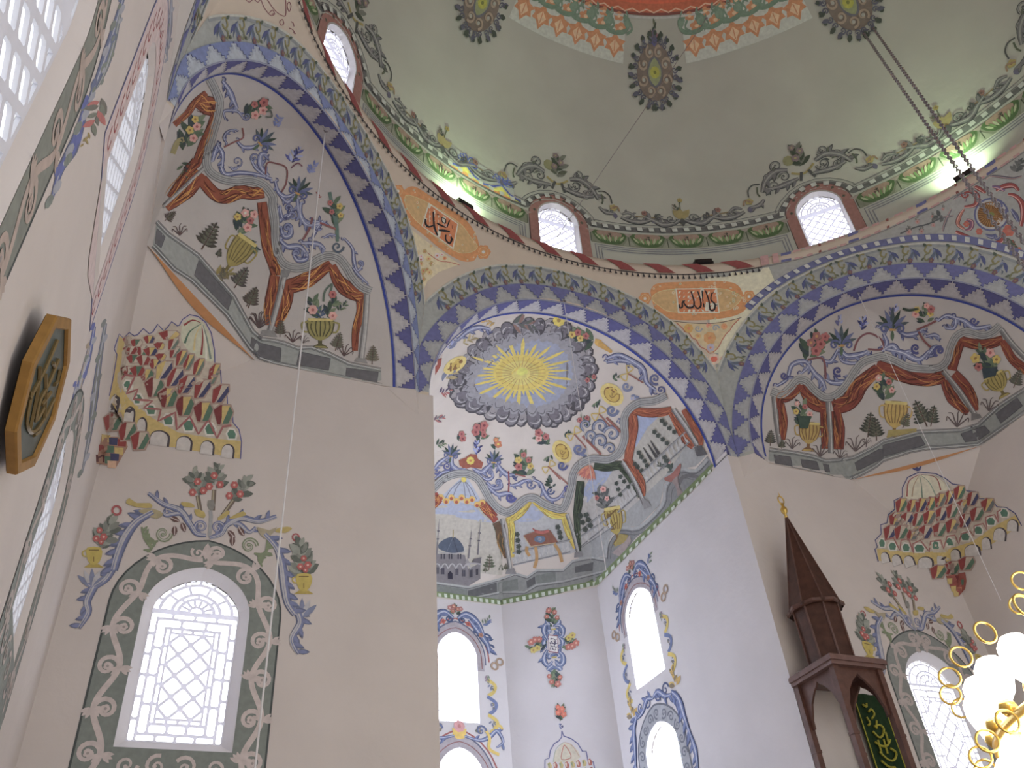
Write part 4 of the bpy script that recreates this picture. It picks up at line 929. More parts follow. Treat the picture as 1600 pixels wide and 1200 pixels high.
def dots(c, P, r, col=None):
    c.m(12)
    for x, y in P: c.flower(x, y, r, col or P_(66, 74, 68), P_(52, 58, 54), 5)
dots(c, [(735, 400), (742, 450), (748, 500), (750, 545), (1075, 340), (1090, 385), (1098, 425), (1265, 245), (1282, 300), (1310, 240), (1328, 280), (1345, 325), (1305, 360)], 24)
c.m(20); c.poly([(785, 410), (885, 375), (1010, 365), (1075, 460), (1060, 475), (850, 505)], P_(128, 76, 58)); c.dot(925, 440, 48, P_(86, 104, 128), 32); c.flower(925, 440, 20, P_(120, 130, 150), P_(150, 110, 90)); c.line([(795, 420), (850, 500), (1060, 470)], 7, P_(176, 150, 110), 0); c.line([(880, 370), (940, 385), (1000, 370)], 24, P_(168, 84, 76), 4); c.line([(865, 350), (895, 375)], 9, P_(150, 60, 54), 0)
for P in ([(820, 500), (815, 540), (840, 580)], [(890, 505), (900, 600), (880, 680)], [(1045, 480), (1085, 540), (1110, 630)]): c.line(P, 26, P_(168, 124, 66), 4)
c.zoom(*HF)
balus(c, (30, 920), (190, 790), 5, 85, -1.9); balus(c, (280, 690), (410, 570), 6, 85, -1.95); balus(c, (470, 490), (760, 215), 11, 70, -2.0)
dots(c, [(30, 710), (40, 755), (70, 705), (82, 740), (95, 778), (62, 800)], 18); dots(c, [(270, 495), (282, 535), (297, 570), (298, 450), (322, 482), (350, 518)], 16)
dots(c, [(395, 365), (412, 385), (438, 410), (420, 290), (437, 318), (458, 345), (475, 375), (525, 150), (550, 175), (580, 200), (608, 225), (575, 75), (596, 98), (625, 125), (658, 150), (592, 320), (610, 345)], 17)
c.m(12)
for A, B in (((450, 255), (510, 345)), ((480, 230), (540, 320)), ((498, 208), (556, 300))): c.line([A, B], 22, P_(66, 64, 66), 0, taper=(.2, 1))
urn(c, 285, 900, -1.75, 120, 260, P_(166, 144, 54), P_(112, 84, 36)); c.poly([(255, 920), (290, 830), (350, 840), (330, 890)], P_(150, 130, 62)); c.poly([(240, 960), (330, 880), (360, 840), (370, 880), (300, 990)], P_(148, 132, 130)); c.bouquet(210, 670, -2.0, 170, 160, [P_(88, 90, 90), P_(64, 72, 70), P_(110, 110, 108)], [FLW[0], FLW[2]], 61, 18, 3, .12)
c.m(14); c.poly([(590, 460), (640, 430), (700, 360), (695, 420), (660, 480), (610, 480)], P_(150, 92, 84), 3); c.poly([(640, 480), (680, 440), (690, 520), (720, 560), (680, 580), (670, 520)], P_(138, 120, 118)); c.bouquet(640, 420, -2.1, 110, 120, [P_(88, 96, 92), P_(64, 76, 70)], [FLW[0]], 62, 12, 1, .1); c.bush(590, 400, -2.4, 70, 60, [P_(78, 88, 82)], 8, 7); c.line([(600, 462), (650, 440), (696, 372)], 10, P_(186, 150, 130), 3)
c.build('painted_garden', ap, 'painted balustrades, clipped trees and urns of the apse half dome')
c = Canvas(S_AP, base=.011); c.zoom(*IF_)
drape(c, [(0, 1010), (60, 940), (90, 920)], 90, seed=1, dark=P_(110, 36, 30), col=P_(160, 62, 46)); drape(c, [(420, 960), (480, 1030), (540, 1090)], 70, seed=2, col=P_(150, 58, 46), dark=P_(96, 34, 30))
c.zoom(*GF)
drape(c, [(560, 300), (590, 380), (600, 470), (640, 600)], 62, seed=3, col=P_(96, 70, 50), dark=P_(60, 70, 52), hi=P_(170, 120, 50), taper=(.9, 1, .2)); drape(c, [(520, 240), (560, 290)], 60, seed=4, col=P_(150, 58, 46))
Y3 = dict(col=P_(196, 168, 44), dark=P_(142, 112, 36), hi=P_(216, 196, 84))
drape(c, [(650, 290), (730, 250), (800, 190), (850, 130)], 52, seed=5, taper=(.9, 1, .4), **Y3); drape(c, [(670, 270), (690, 350), (690, 450), (700, 590)], 56, seed=6, taper=(1, .9, .4), **Y3); drape(c, [(870, 130), (940, 180), (1030, 240), (1150, 250)], 50, seed=7, taper=(.4, 1, .9), **Y3); drape(c, [(1130, 250), (1150, 340), (1180, 430), (1215, 520)], 52, seed=8, taper=(1, .9, .3), **Y3)
c.zoom(*HF); G3 = dict(col=P_(56, 68, 54), dark=P_(36, 46, 38), hi=P_(84, 98, 68))
drape(c, [(30, 480), (20, 600), (5, 700)], 54, seed=9, **G3); drape(c, [(5, 680), (10, 820), (20, 950)], 44, seed=9, taper=(1, .8, .5), **G3); drape(c, [(120, 375), (190, 385), (270, 375), (310, 370)], 56, seed=10, **G3); drape(c, [(290, 370), (350, 440), (410, 540), (430, 590)], 46, seed=11, taper=(1, .9, .4), **G3)
for i in range(9): a = .9+i*.16; c.m(20); c.leaf(95, 370, a+.35, 110, 24, P_(178, 92, 84) if i % 2 else P_(196, 120, 90))
O3 = dict(col=P_(152, 74, 44), dark=P_(108, 48, 32), hi=P_(190, 106, 60))
drape(c, [(370, 10), (385, 100), (370, 200), (350, 330)], 62, seed=12, **O3); drape(c, [(335, 320), (400, 420), (445, 500), (455, 580)], 50, seed=13, taper=(1, .9, .3), **O3); drape(c, [(370, 0), (460, 20), (560, 20), (640, 5)], 56, seed=14, **O3); drape(c, [(640, 10), (690, 110), (740, 200), (790, 245)], 58, seed=15, **O3); drape(c, [(720, 0), (780, 100), (830, 190), (835, 240)], 44, seed=16, taper=(.7, 1, .5), **O3)
c.build('painted_curtains', ap, 'painted yellow, green and russet curtains of the apse half dome')
c = Canvas(S_AP, base=.017); c.zoom(*GF); column(c, [(610, 270), (640, 450), (680, 700)], 34); column(c, [(1150, 230), (1200, 380), (1245, 560)], 32); c.m(12); c.poly([(650, 690), (710, 680), (730, 730), (640, 730)], P_(120, 116, 118)); c.poly([(1215, 550), (1270, 540), (1285, 585), (1210, 595)], P_(120, 116, 118))
c.zoom(*HF); column(c, [(310, 350), (390, 480), (460, 640)], 30); column(c, [(650, 0), (730, 110), (810, 240)], 32); c.m(12); c.poly([(440, 590), (490, 620), (500, 650), (455, 670)], P_(130, 126, 128)); c.poly([(790, 250), (840, 240), (880, 300), (810, 315)], P_(84, 82, 86)); c.m(0)
c.zoom(0, 0, 1)
entab(c, conv(IF_, [(0, 900), (40, 850), (120, 775), (220, 735), (320, 735), (400, 775), (450, 850), (500, 940), (560, 1010), (630, 1045), (690, 1025), (750, 965), (810, 930), (870, 935), (940, 980), (1020, 1010), (1100, 1010)])+conv(FF, [(740, 975), (748, 920), (780, 860), (850, 825), (940, 828), (1000, 790), (1030, 710), (1025, 620), (1050, 560), (1110, 520), (1190, 510), (1255, 480)]), 11)
c.build('painted_canopy_frame', ap, 'painted grey wavy cornice and columns of the apse half dome')
# sun in a ring of clouds
c = Canvas(S_AP); c.zoom(*FF)
OUT = [(88, 470), (100, 390), (130, 330), (200, 255), (270, 190), (350, 140), (430, 110), (540, 92), (640, 105), (740, 140), (800, 200), (845, 290), (852, 380), (820, 460), (790, 520), (740, 570), (680, 600), (580, 625), (460, 610), (380, 592), (260, 560), (170, 545), (105, 510)]
INN = [(215, 400), (245, 330), (305, 255), (380, 210), (480, 182), (570, 170), (660, 180), (710, 240), (750, 310), (755, 380), (720, 450), (680, 500), (600, 545), (480, 545), (380, 530), (300, 500), (235, 460)]
c.poly(OUT, P_(104, 98, 104), 4); c.m(4); rnd = random.Random(3); Q = catmull([lerp2(OUT[i], min(INN, key=lambda q: math.dist(q, OUT[i])), .5) for i in range(len(OUT))], 2, True)
for i, (x, y) in enumerate(Q):
    a = math.atan2(y-360, x-480); r = 54*(1 if i % 2 else .85); ox, oy = x+math.cos(a)*26, y+math.sin(a)*24
    c.m(4+3*(i % 3)); c.dot(ox, oy, r*1.12, P_(70, 66, 72), r*.8, n=11, ang=a); c.dot(ox-3, oy-3, r*.98, (P_(140, 132, 134), P_(122, 116, 122), P_(106, 100, 108))[i % 3], r*.68, n=11, ang=a)
    P = [(ox+math.cos(a+t)*r*.6, oy+math.sin(a+t)*r*.5) for t in (-1.9, -1, 0, 1)]; c.line(P, 8, P_(168, 162, 162), 4, taper=(.3, 1, .3)); P = [(ox+math.cos(a+t)*r*.3, oy+math.sin(a+t)*r*.25) for t in (-1.9, -1, 0, 1)]; c.line(P, 6, P_(84, 80, 86), 4, taper=(.3, 1, .3))
    ix, iy = x-math.cos(a)*28, y-math.sin(a)*24; c.dot(ix, iy, r*.7, P_(140, 136, 142), r*.5, n=9, ang=a); c.line([(ix+math.cos(a+t)*r*.45, iy+math.sin(a+t)*r*.4) for t in (-1.5, 0, 1.5)], 5, P_(96, 92, 98), 4)
c.build('painted_cloud_ring', ap, 'painted ring of dark grey clouds around the sun')
c = Canvas(S_AP, base=.0035); c.zoom(*FF); c.poly(INN, P_(140, 144, 162), 4); c.m(2); c.dot(465, 360, 190, P_(118, 128, 164), 125, n=20); c.m(5)
for i in range(44):
    a = 2*PI*i/44+.05; L = (1.18 if i % 2 else .86)*(1+.08*math.sin(i*2.3)); ex, ey = 465+245*L*math.cos(a), 358+158*L*math.sin(a); b = .075
    c.k = 5+i % 2; c.poly([(465+120*math.cos(a-b), 358+85*math.sin(a-b)), (465+200*L*math.cos(a-b*.55), 358+130*L*math.sin(a-b*.55)), (ex, ey), (465+200*L*math.cos(a+b*.55), 358+130*L*math.sin(a+b*.55)), (465+120*math.cos(a+b), 358+85*math.sin(a+b))], P_(206, 176, 56))
c.k = 8; c.dot(465, 358, 150, P_(204, 176, 62), 98, n=24); c.dot(462, 358, 100, P_(204, 182, 84), 66, n=20); c.dot(470, 350, 34, P_(206, 200, 66), 22, n=14)
for i in range(26): a = i*.242; c.line([(465+50*math.cos(a), 358+34*math.sin(a)), (465+135*math.cos(a), 358+90*math.sin(a))], 3, P_(170, 132, 62), 0)
c.build('painted_sun', ap, 'painted yellow sun with long pointed rays')
c = Canvas(S_AP, base=.003)
def medal(c, x, y, rx, ry, ang):
    c.m(14); c.dot(x, y, rx*1.15, P_(200, 176, 90), ry*1.15, n=18, ang=ang); c.dot(x, y, rx*.8, P_(126, 84, 36), ry*.8, n=16, ang=ang); c.dot(x, y, rx*.72, P_(186, 154, 50), ry*.72, n=16, ang=ang); c.volute(x, y, ry*.4, 0, P_(138, 96, 38), ry*.12, 1.2)
def bow(c, x, y, s, ang):
    c.m(16)
    for k in (-1, 1): c.line([(x, y), (x+math.cos(ang+k*.9)*s, y+math.sin(ang+k*.9)*s), (x+math.cos(ang+k*1.9)*s, y+math.sin(ang+k*1.9)*s), (x, y)], s*.16, P_(186, 158, 72), 5)
    c.line([(x, y), (x-math.cos(ang)*s*2.4, y-math.sin(ang)*s*2.4)], s*.17, P_(142, 82, 72), 0)
c.zoom(*FF)
medal(c, 108, 315, 62, 32, -.6); medal(c, 960, 475, 62, 46, .75); medal(c, 690, 785, 58, 42, 1.0)
c.bouquet(880, 410, -2.6, 70, 90, GR3, [FLW[2]], 71, 8, 2, .22); c.bush(900, 500, 2.4, 70, 60, GR3, 7, 4, .22); c.bush(960, 390, -.4, 60, 50, GR3, 6, 5, .22); c.bouquet(620, 750, -2.4, 110, 80, GR3, [FLW[2], FLW[0]], 72, 10, 3, .2); c.bouquet(850, 640, -2.6, 90, 80, GR3, [FLW[2]], 73, 9, 2, .2); c.bush(630, 800, 2.3, 60, 50, GR3, 6, 6, .22); c.bush(700, 710, -.7, 60, 60, GR3, 7, 7, .22)
bow(c, 1045, 360, 42, -2.6); bow(c, 890, 580, 42, -2.3); bow(c, 755, 690, 42, -2.3); bow(c, 620, 870, 38, -2.3)
c.bouquet(870, 190, -2.75, 160, 60, GR3, [FLW[2], FLW[1]], 74, 12, 4, .13); c.m(8); c.line([(880, 190), (960, 245)], 34, P_(192, 144, 52), 0, taper=(1.1, .45)); c.poly([(870, 170), (905, 180), (890, 215), (865, 195)], P_(200, 156, 60))
blue(c, [(930, 280), (1000, 260), (1080, 300), (1130, 340), (1150, 410), (1200, 450)], 32, leaves=5); blue(c, [(930, 300), (1010, 290), (1090, 310)], 22, leaves=2); c.volute(1195, 390, 32, 1, P_(86, 90, 126), 15, 1.3); c.volute(1225, 450, 28, 2, P_(74, 78, 120), 13, 1.2, -1); c.volute(1040, 430, 30, 0, P_(112, 118, 146), 15, 1.1); c.bush(1060, 480, .4, 60, 50, [P_(110, 118, 150), BLU_L], 7, 3, .24); c.volute(960, 560, 34, 0, P_(100, 108, 138), 18, 1.2); c.bush(990, 600, .9, 60, 50, [P_(104, 112, 142)], 7, 3, .24)
for x, y, r in ((900, 650, 44), (960, 690, 48), (900, 730, 46), (950, 770, 34), (850, 700, 36), (820, 640, 34)): c.volute(x, y, r, x*.01, P_(82, 88, 112), r*.42, 1.15); c.volute(x, y, r*.95, x*.01, P_(138, 142, 162), r*.18, 1.1)
c.line([(930, 600), (1010, 680)], 12, P_(142, 82, 72), 0); c.line([(800, 700), (900, 800)], 12, P_(142, 82, 72), 0); c.volute(780, 770, 34, 0, P_(100, 106, 140), 18, 1.2); c.volute(690, 860, 28, 0, P_(80, 86, 130), 14, 1.2); c.bush(790, 800, .6, 60, 50, [P_(104, 112, 142)], 7, 8, .24)
blue(c, [(120, 180), (180, 130), (240, 110), (300, 120)], 26, leaves=4); c.bush(150, 200, -.6, 90, 60, [P_(170, 150, 96), P_(150, 130, 84)], 8, 3); c.bush(60, 240, -.9, 110, 60, [BLU_L, P_(112, 118, 150)], 10, 8); c.bush(40, 400, -.6, 110, 70, [P_(110, 116, 140), P_(160, 140, 90)], 10, 9); c.bush(20, 470, -.3, 80, 50, [P_(90, 78, 104), ROSE], 8, 10); c.m(8); c.poly([(0, 300), (20, 270), (40, 250), (30, 320), (0, 370)], P_(150, 60, 46)); c.bush(410, 90, .05, 150, 30, [P_(90, 88, 88), P_(130, 96, 86), P_(84, 92, 84)], 12, 11, .14); c.bush(330, 85, 3.3, 80, 24, [P_(176, 140, 72)], 5, 12); c.flower(672, 72, 34, YEL, P_(150, 120, 50), 8)
c.zoom(*IF_)
for x, y, an, d in ((180, 590, -1.4, 1), (530, 640, -1.5, 1)): sprig(c, x, y, an, 110)
c.bouquet(240, 470, -1.0, 90, 70, GR3, [FLW[2]], 81, 8, 2, .3); c.bouquet(415, 470, -1.5, 160, 150, GR3, [FLW[2], FLW[2]], 82, 16, 5, .2); c.bouquet(550, 540, -1.5, 110, 70, GR3, [(P_(190, 110, 70), YEL)], 83, 8, 2, .26); c.bush(390, 570, -1.5, 110, 130, [BLU, BLU_D, BLU_L], 13, 14, .2)
c.m(10); c.poly([(245, 620), (300, 600), (340, 570), (390, 575), (400, 610), (445, 640), (430, 690), (340, 680), (290, 695), (250, 660)], P_(146, 72, 52)); c.flower(340, 625, 34, YEL, P_(190, 120, 50), 8)
blue(c, [(40, 700), (90, 640), (160, 590)], 30, leaves=4); blue(c, [(190, 580), (190, 660), (240, 700), (300, 690)], 40, leaves=4); blue(c, [(40, 780), (120, 720), (230, 710), (300, 690)], 26, leaves=3); c.volute(60, 710, 30, 0, P_(84, 88, 136), 16, 1.2); c.volute(150, 670, 34, 1, P_(84, 88, 136), 16, 1.2); blue(c, [(360, 690), (430, 720), (480, 680), (510, 650)], 40, leaves=4); blue(c, [(390, 720), (470, 780), (520, 760), (520, 720)], 26, 22, -1, 2); blue(c, [(470, 800), (530, 850), (590, 840), (590, 800)], 34, 24, -1, 3); blue(c, [(480, 830), (560, 900), (640, 890), (680, 900)], 36, leaves=4); c.volute(665, 925, 42, 0, P_(78, 80, 140), 24, 1.2)
blue(c, [(560, 650), (590, 700), (640, 740), (700, 740)], 40, leaves=4); c.line([(650, 710), (655, 800), (650, 880)], 12, P_(132, 56, 62), 0); blue(c, [(660, 830), (720, 820), (780, 790), (830, 780)], 30, leaves=4); c.line([(700, 735), (790, 755)], 11, P_(142, 76, 70), 0); c.bouquet(810, 760, -1.9, 220, 210, GR3, [FLW[1], FLW[2], FLW[2]], 84, 18, 5, .14); blue(c, [(850, 780), (910, 810), (940, 880), (990, 940), (1060, 930), (1110, 860)], 34, leaves=4); c.volute(830, 820, 40, 0, P_(98, 104, 140), 18, 1.2); c.volute(990, 870, 34, 0, P_(70, 84, 124), 15, 1.2); c.volute(1130, 850, 30, 1, P_(82, 82, 140), 18, 1.1); c.bush(1010, 850, -2.0, 110, 80, [LGR_D, P_(70, 84, 80)], 8, 15, .26); c.line([(970, 670), (1060, 750), (1150, 830)], 12, P_(146, 90, 80), 0); c.bush(40, 300, -.4, 110, 50, [P_(110, 84, 96), ROSE, GREY], 9, 16); c.bush(50, 500, -.3, 110, 60, GR3, 8, 17)
c.build('painted_scrolls_and_bouquets', ap, 'painted scrolls, bouquets and yellow medallions between sun and pavilions')
# green and white chequered border on the foot of the apse half dome
c = Canvas(S_AP, base=.012); pts = [(640, 930), (682, 935), (783, 948), (933, 917), (1131, 719)]
g = P_(104, 122, 76)
c.m(8); c.line([(x, y-5) for x, y in pts], 12, g, 0); c.m(10)
for a, b, n in ((pts[1], pts[2], 11), (pts[2], pts[3], 15), (pts[3], pts[4], 21)):
    for i in range(n):
        x, y = lerp2(a, b, (i+.3)/n); x2, y2 = lerp2(a, b, (i+.8)/n); h = 5.4-1.6*(b is pts[4])*i/n
        c.poly([(x, y-h*1.7), (x2, y2-h*1.7), (x2+.6, y2-h*.6), (x+.6, y-h*.6)], P_(178, 184, 170))
c.build('chequered_border', ap, 'green and white chequered border along the foot of the apse half dome')

# ------------------------------------------------------------------ ring, drum and dome
def th_of(x): return PI/2-x/7.0                     # x: metres to the right of the window on the axis, measured at radius 7
S_RING = smooth_surf(lambda x, z: Vector((RR*math.cos(th_of(x)), RR*math.sin(th_of(x)), z)) if z >= ZR else S_ring(th_of(x), z))
S_DOME = smooth_surf(lambda x, z: dome_pt(th_of(x), z))
ring = bpy.data.objects['trim_1']; XB = 4.0                       # the red rope gives way to the pink and blue one here
c = Canvas(S_RING, res=.15, base=.002, step=.0008)
c.k = 3; x = -12.0
while x < XB:
    c.poly([(x, ZL-.005), (x+.34, ZL-.005), (x+.5, ZL-.1), (x+.62, ZR+.05), (x+.66, ZR+.03), (x+.5, ZR+.03), (x+.3, ZR+.06), (x+.16, ZL-.09)], P_(132, 52, 52)) if x+.66 < XB else None
    c.poly([(x+.26, ZR+.03), (x+.46, ZR+.03), (x+.36, ZR+.09)], P_(132, 52, 52)); x += .80
x = XB+.02; i = 0
while x < 11:
    c.poly([(x, ZL-.005), (x+.16, ZL-.005), (x+.12, ZR+.02), (x-.04, ZR+.02)], P_(176, 132, 130)); c.poly([(x+.24, ZL-.005), (x+.36, ZL-.005), (x+.32, ZR+.02), (x+.2, ZR+.02)], P_(176, 132, 130))
    col = P_(88, 92, 140) if i % 2 == 0 else P_(128, 66, 58); w_ = .2 if i % 2 == 0 else .05
    c.k = 6; c.poly([(x+.42+.08*(w_ < .1), ZL-.01), (x+.42+w_+.08*(w_ < .1), ZL-.01), (x+.36+w_+.08*(w_ < .1), ZR+.03), (x+.36+.08*(w_ < .1), ZR+.03)], col); c.k = 3; x += .66; i += 1
c.k = 5; c.line([(x*.2, ZR+.012) for x in range(-60, int(XB*5)+1)], .026, P_(56, 46, 50), 0)
c.k = 4; c.line([(XB+x*.2, ZR+.01) for x in range(0, 36)], .02, P_(120, 116, 116), 0)
c.k = 0; c.poly([(XB, ZR), (11, ZR), (11, ZL), (XB, ZL)], P_(150, 148, 142))
c.build('painted_rope', ring, 'red and cream rope moulding, pink and blue on the right')
c = Canvas(S_RING, res=.15, base=.002, step=.0008); x = -12.0
while x < XB: c.line([(x, ZR), (x, ZR-.04)], .012, P_(40, 38, 42), 0); c.poly([(x-.028, ZR-.10), (x+.028, ZR-.10), (x+.006, ZR-.03), (x-.006, ZR-.03)], P_(40, 38, 42)); x += .117
c.build('painted_tassels', ring, 'row of small black tassels under the red rope')
WX = [k*7*PI/4 for k in range(-3, 4)]                            # drum windows along x
def seglist():
    return [(WX[i]+.74, WX[i+1]-.74) for i in range(len(WX)-1)]
c = Canvas(S_DOME, res=.14, base=.002, step=.0008)
MG = [P_(104, 106, 110), P_(150, 154, 148), P_(92, 94, 98)]
for a, b in seglist():
    c.k = 0
    for k, z in enumerate((14.70, 14.64, 14.58)):
        e = .03+k*.06; n = int((b-a)/.3)
        c.line([(a+e, 14.1)]+[(a+e+(b-a-2*e)*i/n, z) for i in range(n+1)]+[(b-e, 14.1)], .022, MG[0], 0); c.line([(a+e+.02, 14.1)]+[(a+e+.02+(b-a-2*e-.04)*i/n, z-.022) for i in range(n+1)]+[(b-e-.02, 14.1)], .016, MG[1], 0)
c.build('painted_mouldings', dome, 'painted thin grey mouldings below the leaf frieze')
c = Canvas(S_DOME, res=.14, base=.002, step=.0008)
for a, b in seglist():
    c.k = 0; c.poly([(a-.04, 14.74), (b+.04, 14.74), (b+.04, 15.10), (a-.04, 15.10)], P_(110, 116, 94)); n = 5; w_ = (b-a+.08)/n
    for i in range(n+1):
        X = a-.04+w_*i
        c.k = 2; c.poly([(X-.14, 14.75), (X, 14.97), (X+.14, 14.75)], P_(128, 132, 112)) if 0 < i < n else None; c.line([(X, 14.76), (X, 15.0)], .02, P_(60, 70, 52), 0); c.poly([(X-.1, 15.09), (X+.1, 15.09), (X, 15.0)], P_(140, 128, 118))
        if i == n: break
        X += w_/2
        c.k = 1; c.poly([(X-.32, 15.09), (X-.33, 14.92), (X-.2, 14.78), (X, 14.75), (X+.2, 14.78), (X+.33, 14.92), (X+.32, 15.09)], P_(64, 92, 48), 3); c.k = 3; c.poly([(X-.24, 15.09), (X-.22, 14.94), (X, 14.84), (X+.22, 14.94), (X+.24, 15.09)], P_(142, 116, 98), 3)
        for k in range(-4, 5): c.leaf(X+k*.05, 14.80+abs(k)*.012, PI/2-k*.16, .19, .05, P_(92, 126, 68) if k % 2 else P_(148, 158, 118))
        c.k = 5; c.bush(X, 14.9, PI/2, .18, .1, [P_(54, 60, 46), P_(84, 70, 60)], 7, 3, .2)
c.build('painted_leaf_frieze', dome, 'painted frieze of green acanthus leaves around the drum')
def wpath(off, z0=15.22, n=9):
    """line that runs along the drum and arches over each window"""
    P = []
    for X in WX:
        P += [(X-1.02-(.2-off)*.3, z0+off)]
        for k in range(n+1):
            a = PI*(1-k/n); P.append((X+(.72+off)*math.cos(a), z0-.12+(.62+off)*math.sin(a)*(.93+.07*(1-abs(math.cos(a))))+.12*max(0, 1-math.sin(a)*2)))
        P += [(X+1.02+(.2-off)*.3, z0+off)]
    return P
def resample(P, d):
    out = [P[0]]; acc = 0
    for a, b in zip(P, P[1:]):
        L = math.dist(a, b); t = d-acc
        while t < L: out.append(lerp2(a, b, t/L)); t += d
        acc = (acc+L) % d if L else acc
        acc = L-(t-d)
    return out
c = Canvas(S_DOME, res=.14, base=.002, step=.0008)
P0 = resample(wpath(0), .05); c.k = 0; c.line(P0, .12, P_(88, 90, 88), 0); c.k = 1; c.line(offs(P0, .075), .016, P_(70, 74, 76), 0); c.line(offs(P0, -.075), .016, P_(150, 154, 142), 0); c.line(offs(P0, .11), .016, P_(150, 154, 142), 0); c.line(offs(P0, .14), .014, P_(88, 92, 92), 0); c.k = 3
for k in range(0, len(P0)-3, 5): a, b = P0[k], P0[k+1]; an = math.atan2(b[1]-a[1], b[0]-a[0]); c.push(a[0], a[1], an); c.poly([(-.05, -.05), (.06, -.045), (.05, .05), (-.06, .045)], P_(168, 172, 162)); c.pop()
c.build('painted_chequer_line', dome, 'grey and white chequered line arching over the drum windows')
c = Canvas(S_DOME, res=.14, base=.002, step=.0008)
for X in WX:
    o = arch_loop(X, .66, 14.0, 15.10, 15.76, 16); i_ = arch_loop(X, .46, 14.0, 15.12, 15.58, 16); c.k = 0
    V = o+i_; n = len(o); c.emit(V, [(k, k+1, n+k+1, n+k) for k in range(n-1)], P_(142, 96, 86)); c.line(o[0:], .022, P_(92, 70, 66), 0); c.line(i_, .03, P_(150, 146, 140), 0)
    for k, (x, z) in enumerate([(X-.56, 14.3), (X-.56, 14.6), (X-.56, 14.9), (X-.53, 15.2), (X-.4, 15.5), (X-.15, 15.66), (X+.15, 15.66), (X+.4, 15.5), (X+.53, 15.2), (X+.56, 14.9), (X+.56, 14.6), (X+.56, 14.3)]): c.k = 2; c.flower(x, z, .04, P_(84, 84, 66), P_(60, 60, 50), 4, k)
c.build('painted_window_borders', dome, 'terracotta painted borders around the drum windows')
c = Canvas(S_DOME, res=.14, base=.002, step=.0008)
SG, SG2, SG3 = P_(104, 104, 104), P_(68, 72, 70), P_(136, 138, 130)
def gscroll(c, P, w, leaves=4, d=1): c.scroll(P, w, SG, SG3, SG2, leaves=leaves, d=d, taper=(.5, 1, .4))
for X in WX:
    c.bouquet(X, 16.2, PI/2, .62, .4, [P_(54, 68, 52), P_(76, 84, 66), P_(100, 104, 92)], [(P_(120, 104, 104), P_(150, 140, 90))], int(X*3)+90, 16, 3, .13); c.m(8); c.dot(X-.22, 16.45, .12, P_(126, 126, 84)); c.line([(X-.25, 16.15), (X, 16.05), (X+.25, 16.2)], .05, P_(142, 130, 72), 4); c.line([(X-.05, 16.1), (X-.12, 15.9)], .06, SG2, 0); c.line([(X+.1, 16.1), (X+.18, 15.88)], .06, SG2, 0)
    for s_ in (-1, 1):
        f = lambda P: [(X+s_*x, z) for x, z in P]
        gscroll(c, f([(.15, 15.98), (.35, 15.95), (.6, 15.92), (.85, 15.95)]), .1); gscroll(c, f([(.3, 16.25), (.55, 16.3), (.8, 16.15), (.95, 15.9)]), .12)
        for x, z, r in ((.42, 16.12, .15), (.72, 16.2, .13), (.66, 15.98, .12), (.5, 16.42, .13)): c.m(6); c.volute(X+s_*x, z, r, 1+x*5, SG2, r*.4, 1.2, s_); c.volute(X+s_*x, z, r*.95, 1+x*5, SG3, r*.16, 1.1, s_)
        c.bush(X+s_*.6, 16.1, PI/2, .3, .3, [SG, SG2, P_(88, 96, 80)], 9, 5, .22)
        c.line(f([(.95, 16.1), (1.1, 16.12), (1.22, 16.02), (1.25, 15.85)]), .03, SG2, 3); c.line(f([(1.02, 16.05), (1.05, 15.9), (1.02, 15.8)]), .035, P_(76, 86, 66), 3)
        c.flower(X+s_*1.27, 15.74, .09, P_(150, 136, 72), P_(120, 90, 60), 5); c.line(f([(1.2, 15.7), (1.35, 15.78), (1.4, 15.66)]), .035, P_(136, 110, 84), 4)
        gscroll(c, f([(.95, 15.72), (1.1, 15.6), (1.3, 15.6)]), .08, 2); c.leaf(X+s_*1.3, 15.62, -PI/2, .16, .1, P_(90, 88, 108))
        gscroll(c, f([(1.42, 15.52), (1.65, 15.44), (1.9, 15.44), (2.1, 15.52)]), .1, 4, s_); gscroll(c, f([(1.45, 15.6), (1.6, 15.66), (1.75, 15.56)]), .06, 2); c.line(f([(1.75, 15.58), (2.2, 15.56)]), .03, P_(120, 104, 70), 0); c.flower(X+s_*1.95, 15.67, .07, P_(128, 92, 80), P_(96, 70, 64), 5); c.m(4); c.volute(X+s_*2.16, 15.46, .08, 0, P_(100, 100, 118), .035, 1.1)
for a, b in seglist():
    M = (a+b)/2
    for s_ in (-1, 1):
        f = lambda P: [(M+s_*x, z) for x, z in P]
        gscroll(c, f([(.05, 15.5), (.2, 15.42), (.42, 15.38), (.6, 15.48), (.8, 15.58)]), .11, 5, s_); c.volute(M+s_*.24, 15.53, .11, 0, SG2, .045, 1.2, s_); c.volute(M+s_*.24, 15.53, .1, 0, SG3, .02, 1.1, s_); c.volute(M+s_*.5, 15.56, .09, 1, SG2, .04, 1.1, -s_); c.bush(M+s_*.5, 15.46, 1.2, .2, .2, [SG, P_(96, 92, 108)], 6, 3, .24)
    c.m(10); c.poly([(M-.17, 15.76), (M-.14, 15.58), (M, 15.52), (M+.14, 15.58), (M+.2, 15.76), (M+.05, 15.72), (M, 15.82), (M-.06, 15.74)], P_(142, 128, 76), 2); c.bush(M-.05, 15.7, 1.9, .24, .2, [P_(70, 80, 66), P_(110, 100, 86)], 9, 8, .2); c.line([(M, 15.75), (M+.02, 15.98)], .02, P_(80, 84, 64), 0); c.flower(M+.03, 16.0, .06, P_(150, 134, 66), P_(120, 96, 60), 5); c.poly([(M-.07, 15.44), (M, 15.55), (M+.08, 15.44), (M, 15.32)], SG2)
c.build('painted_scroll_wreath', dome, 'grey painted scrollwork, bouquets and urns above the drum windows')
